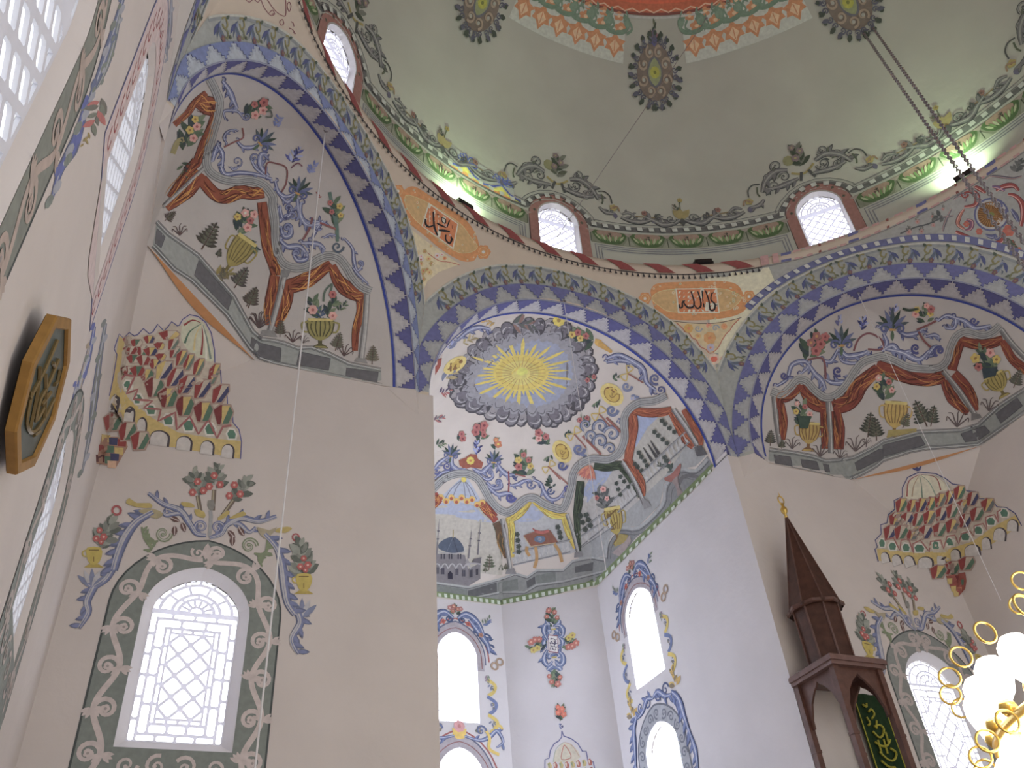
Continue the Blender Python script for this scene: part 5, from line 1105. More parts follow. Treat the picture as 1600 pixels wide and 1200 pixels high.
# repainted patch in blue and yellow left of the middle drum window
c = Canvas(S_DOME, res=.14, base=.006, step=.0008); B1 = P_(64, 84, 170)
XA = lambda az: (90-az)*PI/180*7
x0, x1 = XA(111.0), XA(98.2)
c.k = 0; c.poly([(x0, 15.2), (x1, 15.2), (x1, 15.68), (x0, 15.72)], P_(150, 154, 146)); c.k = 2
for X, w_ in ((XA(107.6), .42), (XA(100.6), .42)):
    c.k = 2; c.poly([(X-.42, 15.22), (X-.2, 15.27), (X, 15.42), (X+.2, 15.27), (X+.45, 15.22)], P_(226, 212, 40)); c.poly([(X-.2, 15.22), (X, 15.29), (X+.25, 15.22)], P_(210, 150, 50)); c.k = 4
    c.line([(X-.42, 15.26), (X-.2, 15.32), (X, 15.47), (X+.2, 15.32), (X+.44, 15.26)], .035, B1, 0)
    for k in range(-3, 4):
        if k: an = PI/2-k*.42; L = .24; c.ring(X+.02+math.cos(an)*L*.62, 15.5+math.sin(an)*L*.62, L*.42, .018, B1, .05, 12, an)
c.k = 3; c.line([(XA(107.6)+.4, 15.27), (XA(104), 15.245), (XA(100.6)-.4, 15.27)], .03, B1, 0); c.line([(x0, 15.21), (x1, 15.21)], .03, P_(190, 110, 60), 0)
c.build('painted_patch', dome, 'bright blue and yellow repainted patch of the drum border')
# medallions, white fields with tulips and the orange centre
c = Canvas(smooth_surf(lambda x, z: dome_pt(th_of(x), z)), res=.14, base=.005, step=.001)
def zc_(z): return z
for j in range(-2, 4):
    azc = 69.5-45*j if j != 1 else 24.6
    a0, a1 = azc+7.6, azc+37.4
    xs = [XA(a1)+(XA(a0)-XA(a1))*i/14 for i in range(15)]; c.k = 0; zt = 19.6
    zb_ = lambda t: 18.84+.05*math.sin(PI*t)
    c.emit([(x, zb_(i/14)+(zt-zb_(i/14))*r/8) for r in range(9) for i, x in enumerate(xs)], [(15*r+i, 15*r+i+1, 15*r+16+i, 15*r+15+i) for r in range(8) for i in range(14)], P_(172, 176, 164)); 
    for r_, (z, n, s_) in enumerate(((19.14, 6, 1.15), (19.38, 6, .75), (19.54, 7, .6))):
        for i in range(n):
            t = (i+.5+(.25 if r_ % 2 else 0))/n
            if t > .98: continue
            X = xs[0]+(xs[-1]-xs[0])*t; S = 1/math.sqrt(max(.05, 1-((z-ZD)/HD)**2)); kx = S; c.k = 2
            c.T = (kx*s_*.62, 0, 0, s_*.34, X, z+.06*math.sin(PI*t)); OR_, OD = P_(184, 122, 74), P_(206, 168, 128)
            if r_ == 0:
                c.poly([(0, -.62), (-.14, -.3), (-.3, -.28), (-.24, -.05), (-.34, .12), (-.12, .2), (0, .4), (.12, .2), (.34, .12), (.24, -.05), (.3, -.28), (.14, -.3)], OR_); c.poly([(0, -.42), (-.16, -.1), (0, .14), (.16, -.1)], OD); c.line([(0, -.35), (0, .1)], .05, OR_, 0)
                for k in (-1, 1): c.line([(0, .4), (k*.3, .5), (k*.42, .85), (k*.2, 1.05)], .12, P_(100, 128, 104), 4); c.leaf(k*.38, .6, 1.57+k*.2, .4, .2, P_(112, 138, 114))
            else:
                c.flower(0, 0, .34, OR_, OD, 5, .3)
                for k in (-1, 1): c.line([(k*.3, -.3), (k*.55, 0), (k*.4, .4)], .12, P_(104, 130, 108), 4)
c.T = (1, 0, 0, 1, 0, 0)
n = 160; z0, z1, z2, z3 = 19.6, 19.64, 19.76, 21.33; xs = [-22+44*i/n for i in range(n+1)]
c.k = 0
for za, zb2, col in ((z0, z1, P_(120, 62, 52)), (z1, z2, P_(178, 84, 44)), (z2, 20.6, P_(196, 82, 38)), (20.6, 21.2, P_(190, 78, 36)), (21.2, z3, P_(150, 60, 36))): c.k = 0; c.emit([(x, za+(zb2-za)*r/6) for r in range(7) for x in xs], [((n+1)*r+i, (n+1)*r+i+1, (n+1)*r+n+2+i, (n+1)*r+n+1+i) for r in range(6) for i in range(n)], col)
c.k = 3; c.line([(x*.25, z1+.02+(.025 if x % 2 else -.02)) for x in range(-70, 71)], .02, P_(200, 160, 130), 0); c.line([(x*.5, z0-.03) for x in range(-36, 37)], .03, P_(168, 168, 160), 0)
c.build('painted_crown_field', dome, 'white fields with orange tulips around the orange centre of the dome')
c = Canvas(smooth_surf(lambda x, z: dome_pt(th_of(x), z)), res=.14, base=.004, step=.0008)
for azc in (114, 69.5, 24.6, -21, 159):
    X = XA(azc); kx = 1/math.sqrt(1-((18.7-ZD)/HD)**2); c.T = (kx, 0, 0, 1, X, 18.72)
    c.m(2); D1, D2 = P_(82, 84, 98), P_(60, 72, 60)
    rnd = random.Random(5)
    for i in range(22):
        a = 2*PI*i/22+.1; r1, r2 = .46, .56; x, z = r1*math.cos(a), r2*math.sin(a)-.02
        c.leaf(x, z, a+rnd.uniform(-.4, .4), .16, .09, D1 if i % 2 else D2); c.volute(x*.97, z*.97, .065, a, D1, .03, 1.1, 1 if i % 2 else -1); c.dot(x*1.22, z*1.18, .04, D2, n=7)
    c.k = 6; c.dot(0, 0, .40, P_(112, 100, 88), .52, n=20)
    for i in range(8): a = 2*PI*i/8+.39; c.volute(.27*math.cos(a), .36*math.sin(a), .11, a, P_(150, 132, 110), .045, 1.2); c.dot(.27*math.cos(a), .36*math.sin(a), .035, P_(150, 152, 140), n=7)
    c.k = 9; c.dot(0, 0, .17, P_(96, 98, 104), .27, n=18); c.poly([(0, .25), (.11, .12), (.145, 0), (.11, -.12), (0, -.24), (-.11, -.12), (-.145, 0), (-.11, .12)], P_(132, 140, 96), 2); c.flower(0, 0, .11, P_(160, 162, 40), P_(110, 116, 40), 9); c.k = 12
    c.bush(0, .48, PI/2, .3, .5, [D2, P_(90, 100, 72)], 10, 5, .2); c.flower(0, .6, .09, P_(130, 90, 96), P_(96, 84, 130), 5); c.leaf(0, .42, PI/2, .2, .14, P_(84, 84, 128)); c.bush(0, -.55, -PI/2, .14, .4, [D2, D1], 9, 6, .3)
    c.T = (1, 0, 0, 1, 0, 0)
c.build('painted_medallions', dome, 'painted oval medallions with a yellow sunburst in scrollwork')
for i, (a, b) in enumerate(seglist()):
    n = 24; r0, r1 = RD+.01, RD-.045
    V = []; 
    for k in range(n+1):
        th = th_of(a-.1+(b-a+.2)*k/n)
        for r, z in ((r0, 15.10), (r1, 15.112), (r1, 15.138), (r0, 15.155)): V.append((r*math.cos(th), r*math.sin(th), z))
    meshobj('trim_%d' % (2+i), V, [(4*k+j, 4*k+j+1, 4*k+j+5, 4*k+j+4) for k in range(n) for j in range(3)], M_GREYP, kind='structure', smooth=False)
# ------------------------------------------------------------------ spandrels of the ring
S_RC = photo_surf(FC.obj, FR.obj, FL.obj, FWL.obj)
def cartouche(c, body, lobes, inner, panel, seed, n=60):
    O1, O2, O3 = P_(196, 128, 66), P_(188, 150, 92), P_(206, 104, 56)
    c.m(0); c.poly(body, O1, 4)
    for x, y, r in lobes: c.m(1); c.flower(x, y, r, O1, O2, 6); c.ring(x, y, r*.62, 4, P_(220, 180, 120)); c.dot(x, y, r*.2, P_(214, 200, 190))
    c.m(4); c.poly(inner, O2, 4); c.line(inner, 5, P_(212, 184, 128), 4, True); rnd = random.Random(seed)
    A = np.array(body); x0, y0 = A.min(0); x1, y1 = A.max(0)
    for i in range(n):
        x, y = rnd.uniform(x0, x1), rnd.uniform(y0, y1)
        if not inpoly(np.array([x]), np.array([y]), body)[0]: continue
        ins = inpoly(np.array([x]), np.array([y]), inner)[0]; c.m(7); c.flower(x, y, rnd.uniform(10, 19), P_(206, 176, 138) if i % 3 else P_(176, 170, 130), O3 if i % 2 else P_(160, 130, 110), 5)
        if ins: c.m(6); c.volute(x+14, y-10, 20, i, P_(168, 140, 78), 5, 1.1)
    c.m(12); c.poly(panel, P_(206, 190, 170)); cx, cy = np.array(panel).mean(0); P = [(cx+(x-cx)*.93, cy+(y-cy)*.91) for x, y in panel]; c.k = 13; c.poly(P, P_(196, 112, 58))
    for i in range(4):
        t, u = rnd.random(), rnd.random(); x, y = lerp2(lerp2(P[0], P[1], .1+.8*t), lerp2(P[3], P[2], .1+.8*t), .15+.7*u); c.m(15); c.flower(x, y, 15, P_(190, 160, 150), P_(170, 100, 90), 5)
INK = P_(30, 30, 38)
c = Canvas(S_RC, step=.0006); K1 = (980, 420, 6.6667); c.zoom(*K1)
cartouche(c, [(245, 270), (255, 200), (330, 150), (600, 135), (900, 125), (1080, 140), (1165, 185), (1215, 280), (1240, 380), (1215, 440), (1080, 500), (800, 535), (480, 530), (370, 490), (290, 420)], [(185, 310, 70), (1270, 290, 70)], [(255, 310), (330, 240), (480, 215), (960, 205), (1120, 250), (1190, 300), (1120, 390), (980, 440), (480, 450), (340, 390)], [(500, 205), (935, 200), (965, 460), (530, 465)], 3)
c.m(22)
for P, w_ in (([(885, 245), (872, 320), (915, 370), (905, 425), (865, 425), (850, 330), (815, 225)], 17), ([(780, 225), (800, 400)], 17), ([(735, 235), (765, 330), (765, 390), (730, 412), (705, 380)], 17), ([(665, 235), (695, 330), (690, 390), (640, 405), (600, 370), (580, 330)], 18), ([(605, 330), (575, 350), (575, 395), (550, 405), (540, 370)], 16), ([(900, 240), (890, 260)], 8), ([(925, 380), (940, 375)], 12)): c.line(P, w_, INK, 6, taper=(.7, 1.15, .7))
c.build('calligraphy_cartouche', FC.obj, 'orange oblong cartouche with black Arabic lettering over the spandrel right of the apse arch')
c = Canvas(S_RC, step=.0006); c.zoom(*K1); RL = P_(176, 92, 70)
c.poly([(480, 545), (830, 575), (1180, 512), (1060, 640), (960, 800), (900, 880), (830, 850), (700, 730), (600, 640)], P_(192, 170, 128), 0); c.m(3)
c.line([(480, 545), (640, 562), (830, 570), (1000, 555), (1190, 508)], 7, P_(96, 80, 76), 3); c.line([(510, 560), (580, 620), (600, 655), (640, 665), (680, 720), (720, 740), (760, 810), (820, 840), (860, 880), (920, 850), (960, 800), (990, 740), (1030, 680), (1070, 640), (1100, 590), (1170, 520)], 9, RL, 4)
for x, y, r, cl in ((640, 620, 50, P_(196, 150, 66)), (860, 720, 68, P_(196, 142, 80)), (1010, 600, 34, P_(206, 140, 84)), (850, 590, 30, P_(206, 130, 104)), (870, 820, 44, P_(170, 160, 176)), (740, 700, 30, P_(200, 160, 90))): c.m(5); c.flower(x, y, r, cl, P_(200, 120, 70), 7)
for x, y, d in ((740, 620, 1), (920, 620, -1)): c.m(6); c.volute(x, y, 40, 0, P_(140, 146, 156), 16, 1.1, d)
c.m(8); c.flower(905, 940, 62, P_(212, 170, 150), P_(204, 86, 62), 8); c.dot(905, 940, 36, P_(204, 90, 66))
rnd = random.Random(4)
for i in range(22): t = i/22; x, y = lerp2((1230, 540), (960, 960), t); c.m(4); c.dot(x+rnd.uniform(-14, 14), y, 11, P_(206, 160, 140)); x, y = lerp2((470, 600), (850, 960), t); c.dot(x+rnd.uniform(-12, 12), y-30, 10, P_(206, 168, 146))
c.build('painted_pendant', FC.obj, 'orange painted flower pendant tapering below the cartouche')
c = Canvas(S_RC, step=.0006); K2 = (600, 280, 8.8889); c.zoom(*K2)
cartouche(c, [(250, 300), (240, 220), (310, 130), (400, 100), (520, 150), (800, 340), (1060, 500), (1200, 640), (1290, 800), (1320, 960), (1270, 1110), (1180, 1145), (1040, 1120), (800, 980), (560, 780), (380, 640), (290, 520)], [(195, 165, 95), (1380, 1010, 105)], [(290, 270), (340, 220), (600, 320), (1040, 600), (1200, 800), (1300, 940), (1180, 1020), (960, 985), (520, 640), (400, 520), (310, 380)], [(620, 325), (1035, 620), (965, 975), (520, 650)], 5)
c.m(22)
for P, w_ in (([(685, 450), (690, 560), (700, 660), (740, 770), (780, 800)], 26), ([(575, 550), (580, 620), (620, 660), (690, 640)], 26), ([(735, 610), (790, 640), (860, 670)], 22), ([(910, 570), (875, 670)], 24), ([(800, 530), (810, 590), (850, 610), (855, 560), (800, 530)], 14), ([(760, 710), (840, 715), (915, 730)], 30), ([(860, 770), (860, 840), (910, 890), (940, 840), (930, 800), (960, 850)], 22), ([(735, 490), (765, 490)], 14), ([(955, 640), (950, 690)], 10)): c.line(P, w_, INK, 6, taper=(.8, 1.15, .6))
c.build('calligraphy_cartouche', FL.obj, 'orange slanting cartouche with black Arabic lettering over the left spandrel')
c = Canvas(S_RC, step=.0006); c.zoom(*K2)
c.poly([(370, 690), (560, 840), (900, 1080), (1050, 1180), (760, 1290), (600, 1420), (560, 1520), (480, 1280)], P_(200, 182, 146)); c.m(3); rnd = random.Random(6)
for i in range(34):
    x, y = rnd.uniform(420, 900), rnd.uniform(760, 1400)
    if not inpoly(np.array([x]), np.array([y]), [(390, 730), (560, 860), (900, 1100), (760, 1250), (600, 1380), (560, 1480), (490, 1270)])[0]: continue
    c.m(5); c.flower(x, y, rnd.uniform(24, 48), (P_(204, 132, 72), P_(196, 170, 110), P_(204, 180, 176), P_(176, 150, 90))[i % 4], P_(190, 100, 70), 6)
c.m(4); c.line([(365, 690), (400, 820), (430, 1000), (480, 1180), (540, 1420)], 12, P_(180, 120, 90), 5); c.line([(600, 1020), (760, 1130), (900, 1150), (1050, 1190)], 10, RL, 4)
c.build('painted_pendant', FL.obj, 'orange painted flower pendant below the slanting cartouche')
c = Canvas(S_RC); K3 = (340, 0, 8.889); c.zoom(*K3); RB = P_(124, 66, 76)
for P in ([(380, -20), (440, 30), (500, -10), (560, 30), (600, -20)], [(600, -10), (650, 110), (740, 215), (800, 190)], [(690, -10), (760, 100), (850, 190), (940, 220), (950, 100), (945, -10)], [(860, 300), (900, 270), (920, 330), (880, 350), (860, 300)], [(970, 50), (1000, 30), (1020, 90), (995, 160), (970, 100), (970, 50)], [(1020, 300), (1050, 320), (1060, 370)], [(990, 390), (1040, 410), (1080, 470), (1050, 450)], [(720, 180), (760, 140), (790, 180), (750, 200)]): c.line(P, 11, RB, 5)
c.build('painted_outline', FL.obj, 'dark red outlined ornament of the far left spandrel')
# right spandrel: grey ground, pink stars, red and blue wreath around a brown sunburst
S_RR = photo_surf(FR.obj, FWR.obj)
c = Canvas(S_RR, base=.001); c.zoom(0, 0, 1)
c.poly([(1060, 380), (1193, 398), (1204, 424), (1216, 452), (1190, 480), (1170, 520), (1150, 560), (1124, 600), (1119, 575), (1095, 555), (1050, 515), (1000, 470), (1000, 400)], P_(206, 194, 160)); c.poly([(1196, 400), (1219, 450), (1250, 428), (1300, 405), (1360, 392), (1420, 388), (1500, 395), (1560, 410), (1640, 440), (1640, 200), (1600, 222), (1500, 290), (1400, 343), (1300, 378)], P_(146, 146, 142))
c.build('spandrel_ground', FR.obj, 'cream ground meeting grey ground in the right spandrel')
c = Canvas(S_RR, base=.0025); K4 = (1400, 220, 6); c.zoom(*K4)
c.m(1); c.dot(895, 690, 165, P_(84, 88, 128), 158, n=26); c.k = 2; c.dot(895, 690, 148, P_(160, 158, 156), 140, n=26); c.k = 3; c.dot(890, 690, 126, P_(112, 72, 30), 120, n=26); c.k = 4
for i in range(30): a = i*PI/15; c.line([(890+20*math.cos(a), 690+20*math.sin(a)), (890+122*math.cos(a), 690+116*math.sin(a))], 7, P_(160, 112, 44), 0, taper=(.3, 1))
c.dot(890, 690, 34, P_(112, 120, 60), 22)
RD_, RD2, BL_ = P_(146, 58, 54), P_(168, 100, 84), P_(84, 88, 126)
for P, w_, cl, cu in (([(640, 620), (740, 600), (760, 520), (700, 470), (640, 480)], 56, RD_, 40), ([(640, 640), (600, 700), (580, 780), (640, 830)], 44, RD2, 0), ([(560, 850), (660, 900), (780, 960), (900, 980), (1000, 930), (1000, 850)], 70, RD_, 0), ([(720, 420), (780, 450), (840, 490)], 44, RD_, 0), ([(940, 470), (1000, 430), (1100, 420), (1150, 470)], 54, RD_, 0), ([(1050, 500), (1120, 520), (1180, 590), (1190, 700), (1170, 800)], 60, RD_, 0), ([(1080, 640), (1120, 700), (1150, 760)], 50, BL_, 0), ([(840, 880), (900, 900), (940, 880)], 44, BL_, 30), ([(540, 550), (600, 510), (660, 500), (650, 570)], 26, P_(100, 104, 116), 0), ([(520, 640), (480, 720), (450, 800), (440, 850)], 26, P_(100, 104, 112), 0), ([(540, 700), (480, 715), (430, 720)], 20, P_(100, 104, 112), 0), ([(480, 870), (500, 930), (580, 930), (590, 900)], 26, BL_, 0), ([(840, 360), (900, 330), (1000, 340), (1100, 350), (1180, 330)], 26, P_(92, 92, 104), 0), ([(900, 430), (960, 440), (1020, 470)], 40, P_(112, 84, 124), 0), ([(650, 840), (700, 820), (710, 760), (660, 740)], 46, P_(124, 76, 104), 0)):
    c.m(5); Q = catmull(P, 5); c.line(Q, w_*1.05, P_(96, 50, 60) if cl is not BL_ else P_(60, 62, 100), 0, taper=(.4, 1, .5)); c.line(Q, w_*.8, cl, 0, taper=(.4, 1, .5)); c.line(offs(Q, w_*.15), w_*.14, P_(196, 150, 140) if cl is not BL_ else P_(150, 152, 170), 0)
    if cu: c.volute(P[-1][0], P[-1][1]+20, cu, 0, cl, 16, 1.1)
for x, y, r in ((660, 780, 30), (780, 850, 34), (1060, 840, 60)): c.m(9); c.flower(x, y, r, P_(172, 84, 66), RD2, 6)
c.bush(1000, 920, .6, 160, 120, [P_(70, 84, 66), P_(92, 104, 78)], 9, 3, .24); c.bush(930, 980, 1.2, 70, 60, [P_(70, 84, 66)], 5, 4, .3); c.line([(1090, 930), (1120, 980), (1150, 1020)], 16, P_(130, 76, 60), 0); c.flower(1150, 1030, 36, P_(176, 96, 58), P_(150, 70, 50), 5)
c.bush(440, 700, PI-.1, 120, 120, [P_(96, 98, 96), P_(76, 80, 80)], 12, 5, .3); c.line([(430, 720), (300, 780), (180, 810), (40, 870)], 14, P_(84, 88, 90), 3)
for x, y, r in ((120, 855, 60), (240, 850, 48), (200, 760, 46), (350, 790, 44), (340, 710, 34), (440, 640, 34)): c.m(10); c.bush(x, y, -1.5, r*1.2, r*1.5, [P_(84, 88, 84), P_(110, 108, 100)], 8, int(r), .3); c.flower(x, y, r*.5, P_(166, 130, 126), P_(160, 96, 84), 6)
c.bush(1120, 300, -1.2, 150, 120, [P_(96, 98, 96), P_(76, 80, 80)], 12, 6, .24)
c.build('painted_wreath', FR.obj, 'red and blue scroll wreath around a brown sunburst in the right spandrel')

# ------------------------------------------------------------------ muqarnas shaped corner paintings
S_CL = photo_surf(wall_ql, corner_l, wall_l); S_CR = photo_surf(corner_r, wall_qr, wall_r)
YB, CRM, MR, MG_, MB, MK, PK_ = P_(182, 156, 84), P_(172, 158, 142), P_(134, 44, 44), P_(72, 104, 84), P_(58, 60, 96), P_(176, 136, 132), P_(40, 36, 40)
def cell(c, x, y, w, h, sk=0, a=MR, b=CRM, d=MG_, k0=3):
    w, h = w*1.22, h*1.16
    f = lambda P: [(x+px*w+py*h*sk, y+py*h) for px, py in P]
    k0 += 4*(c.mi % 2)
    c.m(k0); c.poly(f([(-1, -.5), (-.3, -1.05), (.75, -1), (1, -.3), (.6, .9), (-.6, 1)]), P_(150, 124, 112)); c.k = k0+1
    c.poly(f([(-.9, -.45), (-.2, -.95), (.1, -.8), (-.35, .85), (-.6, .8)]), a); c.poly(f([(-.1, -.85), (.65, -.88), (-.2, .8)]), b); c.poly(f([(.62, -.8), (.88, -.25), (.4, .75), (-.15, .8)]), d)
def hexc(c, x, y, r, ry=None):
    ry = ry or r*1.15; f = lambda k: [(x-r*k, y-ry*.2), (x-r*.4*k, y-ry*k), (x+r*.5*k, y-ry*.9*k), (x+r*k, y-ry*.1), (x+r*.8*k, y+ry*.8*k), (x-r*.6*k, y+ry*.8*k)]
    c.m(6); c.poly(f(1.25), P_(190, 182, 172)); c.k = 7; c.poly(f(.88), P_(72, 112, 92))
def archn(c, x, y, w, h, ang=0):
    c.m(10); f = lambda k, dx=0: [(x+dx+(a*math.cos(ang)-b*math.sin(ang)), y+(a*math.sin(ang)+b*math.cos(ang))) for a, b in [(-w*k, h*.5)]+[(-w*k*math.cos(t*PI/8), -h*.5*k*math.sin(t*PI/8)-h*.1) for t in range(9)]+[(w*k, h*.5)]]
    c.poly(f(1.14, 3), P_(66, 58, 66)); c.k = 12; c.poly(f(.96, -3), P_(178, 170, 166))
c = Canvas(S_CL, step=.0006); KL = (130, 480, 4.4444); c.zoom(*KL)
BOD = [(240, 200), (300, 205), (430, 190), (500, 190), (520, 160), (620, 110), (690, 130), (740, 72), (800, 85), (850, 130), (890, 220), (910, 340), (915, 395), (955, 440), (960, 540), (995, 590), (1000, 680), (1035, 720), (1040, 800), (1080, 850), (1098, 940), (1088, 1050), (900, 1015), (600, 965), (440, 940), (300, 850), (190, 640), (205, 420)]
c.poly(BOD, CRM); c.m(1); c.poly([(250, 200), (290, 230), (240, 520), (320, 640), (480, 770), (660, 870), (900, 910), (1095, 930), (1088, 1052), (900, 1018), (600, 968), (440, 945), (350, 900), (180, 640)], YB)
BL2 = P_(64, 68, 130)
c.m(3); c.line([(182, 615), (210, 480), (235, 330), (215, 290), (250, 185), (280, 215), (320, 175), (355, 200), (380, 190), (418, 148), (460, 185), (485, 170), (518, 118), (560, 165), (585, 140), (615, 100), (655, 130), (668, 125), (690, 85), (740, 52), (800, 65), (850, 105), (890, 180), (912, 300), (915, 395), (955, 440), (960, 540), (998, 590), (1002, 680), (1037, 720), (1040, 800), (1082, 850), (1100, 935), (1092, 1055)], 7, BL2, 0)
c.m(3); c.poly([(690, 130), (740, 75), (810, 88), (855, 135), (890, 230), (908, 340), (900, 375), (845, 370), (780, 335), (720, 290), (680, 210)], P_(176, 174, 150), 3); c.k = 5
for P, cl in (([(820, 110), (760, 90), (700, 125)], MR), ([(820, 115), (740, 170), (705, 250)], MG_), ([(820, 120), (780, 200), (770, 300)], P_(190, 170, 110)), ([(825, 120), (830, 220), (820, 330)], MR), ([(830, 120), (860, 220), (885, 360)], P_(110, 124, 116)), ([(825, 120), (850, 240), (855, 360)], P_(196, 190, 176))): c.line(P, 16, cl, 4, taper=(.2, 1))
c.m(8); c.poly([(835, 10), (850, 50), (880, 30), (880, 55), (905, 70), (850, 80), (828, 60)], P_(44, 52, 120))
for x, y, w_, h_, b_, d_ in ((310, 235, 28, 28, MG_, CRM), (370, 250, 40, 25, MG_, CRM), (460, 225, 36, 26, YB, MB), (330, 300, 45, 28, CRM, MR), (410, 300, 42, 34, CRM, MG_), (470, 310, 45, 28, YB, MB), (530, 270, 34, 24, MR, YB), (600, 195, 66, 30, CRM, YB), (350, 360, 44, 28, MG_, CRM), (420, 370, 44, 34, CRM, MR), (500, 395, 44, 32, YB, MB), (540, 345, 34, 22, MR, YB), (320, 440, 50, 28, CRM, MG_), (380, 445, 48, 34, MG_, MR), (440, 470, 50, 38, YB, MG_)): cell(c, x, y, w_, h_, .2, MR, b_, d_)
for x, y, h_ in ((625, 255, 40), (635, 315, 36), (680, 355, 52), (730, 385, 55), (800, 420, 58), (905, 470, 70)): cell(c, x, y, 34, h_, -.25, MR, YB if h_ > 50 else CRM, P_(96, 110, 100), 5)
for x, y in ((560, 440), (635, 490), (715, 540), (825, 570), (950, 605)): cell(c, x, y, 52, 62, -.3, MR if y > 450 else YB, CRM, MB, 7)
for x, y in ((495, 560), (590, 630), (705, 690), (835, 730), (975, 750)): cell(c, x, y, 62, 66, .05, P_(112, 36, 40), YB if x > 500 else CRM, MG_, 9)
c.m(14); c.line([(250, 520), (290, 470), (360, 480), (300, 600), (380, 570), (350, 640), (480, 650), (420, 700), (540, 710), (520, 790), (640, 730), (650, 850), (740, 760), (800, 880), (870, 780), (930, 910), (970, 830), (1030, 820)], 15, P_(150, 84, 84), 0)
for x, y, r in ((310, 545, 32), (380, 640, 34), (470, 715, 34), (590, 785, 36), (730, 825, 38), (880, 850, 38), (1030, 885, 34)): hexc(c, x, y, r)
for x, y, w_, h_, an in ((215, 675, 30, 110, .2), (320, 755, 34, 100, .12), (405, 830, 32, 100, .1), (530, 915, 62, 92, .15), (700, 950, 50, 86, .12), (860, 980, 44, 84, .12), (1003, 1005, 40, 84, .12)): archn(c, x, y, w_, h_, an)
c.m(12); c.poly([(130, 880), (180, 900), (240, 900), (300, 930), (310, 970), (270, 1040), (230, 1110), (90, 1085)], P_(150, 110, 90))
for x, y, cl in ((160, 910, YB), (210, 930, MB), (270, 940, MR), (140, 980, MR), (185, 985, MG_), (250, 1000, YB), (120, 1050, P_(90, 40, 44)), (180, 1060, MG_), (220, 1040, MB), (200, 1090, P_(190, 150, 120))): c.k = 14; c.poly([(x-32, y-26), (x+30, y-22), (x+26, y+28), (x-30, y+24)], cl)
for x, y in ((205, 800), (305, 865), (395, 930)): cell(c, x, y, 60, 60, -.05, MR, CRM, MG_, 16)
c.build('painted_muqarnas', corner_l, 'painted muqarnas canopy in red, green and yellow filling the left corner')
c = Canvas(S_CR, step=.0006); KR = (1350, 700, 5); c.zoom(*KR)
c.poly([(100, 785), (160, 610), (200, 520), (250, 400), (310, 390), (330, 280), (430, 205), (560, 210), (660, 290), (780, 330), (870, 360), (990, 400), (1100, 470), (1190, 520), (1225, 600), (1120, 640), (980, 740), (840, 800), (640, 880), (400, 900), (110, 880)], CRM)
c.m(1); c.poly([(100, 785), (400, 820), (620, 800), (850, 730), (1000, 620), (1190, 520), (1222, 600), (1110, 680), (920, 800), (640, 890), (500, 920), (300, 900), (115, 880)], YB)
c.m(3); c.line([(112, 888), (85, 790), (105, 775), (88, 720), (135, 670), (130, 600), (180, 585), (190, 520), (240, 480), (235, 410), (300, 380), (300, 310), (340, 230), (430, 188), (560, 200), (640, 240), (690, 280), (760, 290), (800, 335), (870, 340), (900, 395), (990, 398), (1040, 460), (1110, 465), (1180, 510), (1232, 608)], 8, P_(60, 64, 112), 0)
c.poly([(330, 390), (340, 290), (430, 210), (560, 225), (650, 300), (640, 330), (590, 340), (560, 380), (440, 400)], P_(186, 178, 156), 3); c.k = 6
for P, cl in (([(430, 210), (350, 260), (335, 380)], MR), ([(432, 212), (390, 290), (375, 380)], P_(150, 120, 90)), ([(435, 212), (450, 300), (455, 390)], MG_), ([(440, 210), (510, 270), (560, 370)], P_(120, 140, 120)), ([(445, 208), (560, 230), (600, 330)], MR), ([(450, 206), (600, 230), (670, 310)], P_(140, 144, 132))): c.line(P, 10, cl, 4, taper=(.3, 1))
c.m(8); c.poly([(365, 150), (400, 158), (412, 138), (425, 158), (452, 132), (440, 175), (418, 182), (390, 172)], P_(60, 64, 112))
for r_, L in enumerate(([(290, 450), (375, 460), (445, 450), (520, 440), (595, 410), (665, 390), (745, 350)], [(245, 560), (335, 560), (420, 560), (510, 545), (605, 520), (690, 495), (770, 460), (845, 400)], [(205, 660), (290, 660), (380, 670), (480, 660), (590, 640), (690, 610), (790, 570), (880, 520), (965, 450)])):
    for i, (x, y) in enumerate(L): cell(c, x, y, 42+4*r_, 52, -.1, MR, (CRM, YB, CRM)[(i+r_) % 3] if r_ else YB, (MG_, P_(96, 100, 100), MB)[(i+r_) % 3], 5+r_*2)
c.m(12); c.line([(160, 720), (230, 700), (280, 800), (290, 720), (350, 710), (390, 830), (380, 750), (440, 720), (510, 810), (520, 730), (600, 720), (620, 790), (650, 690), (710, 680), (740, 750), (760, 670), (830, 650), (860, 690), (860, 610), (930, 590), (960, 640), (950, 540), (1020, 520), (1050, 580), (1040, 500), (1070, 480)], 11, P_(150, 92, 88), 0)
for x, y, r in ((140, 745, 26), (222, 770, 32), (328, 780, 32), (432, 785, 44), (560, 762, 34), (672, 735, 36), (790, 695, 38), (892, 645, 36), (990, 575, 36), (1095, 510, 34)): hexc(c, x, y, r, 36)
for x, y, w_, h_, an in ((165, 860, 30, 76, -.25), (255, 880, 34, 76, -.3), (352, 890, 38, 78, -.35), (480, 900, 56, 80, 0), (605, 875, 34, 78, -.1), (715, 840, 36, 80, -.1), (845, 805, 56, 80, -.1), (955, 750, 34, 84, -.1), (1060, 680, 46, 90, .1), (1160, 610, 40, 80, .05)): archn(c, x, y, w_, h_, an)
c.m(12); c.poly([(640, 1000), (790, 970), (800, 1040), (790, 1100), (740, 1160), (680, 1100)], P_(140, 66, 56)); c.k = 13
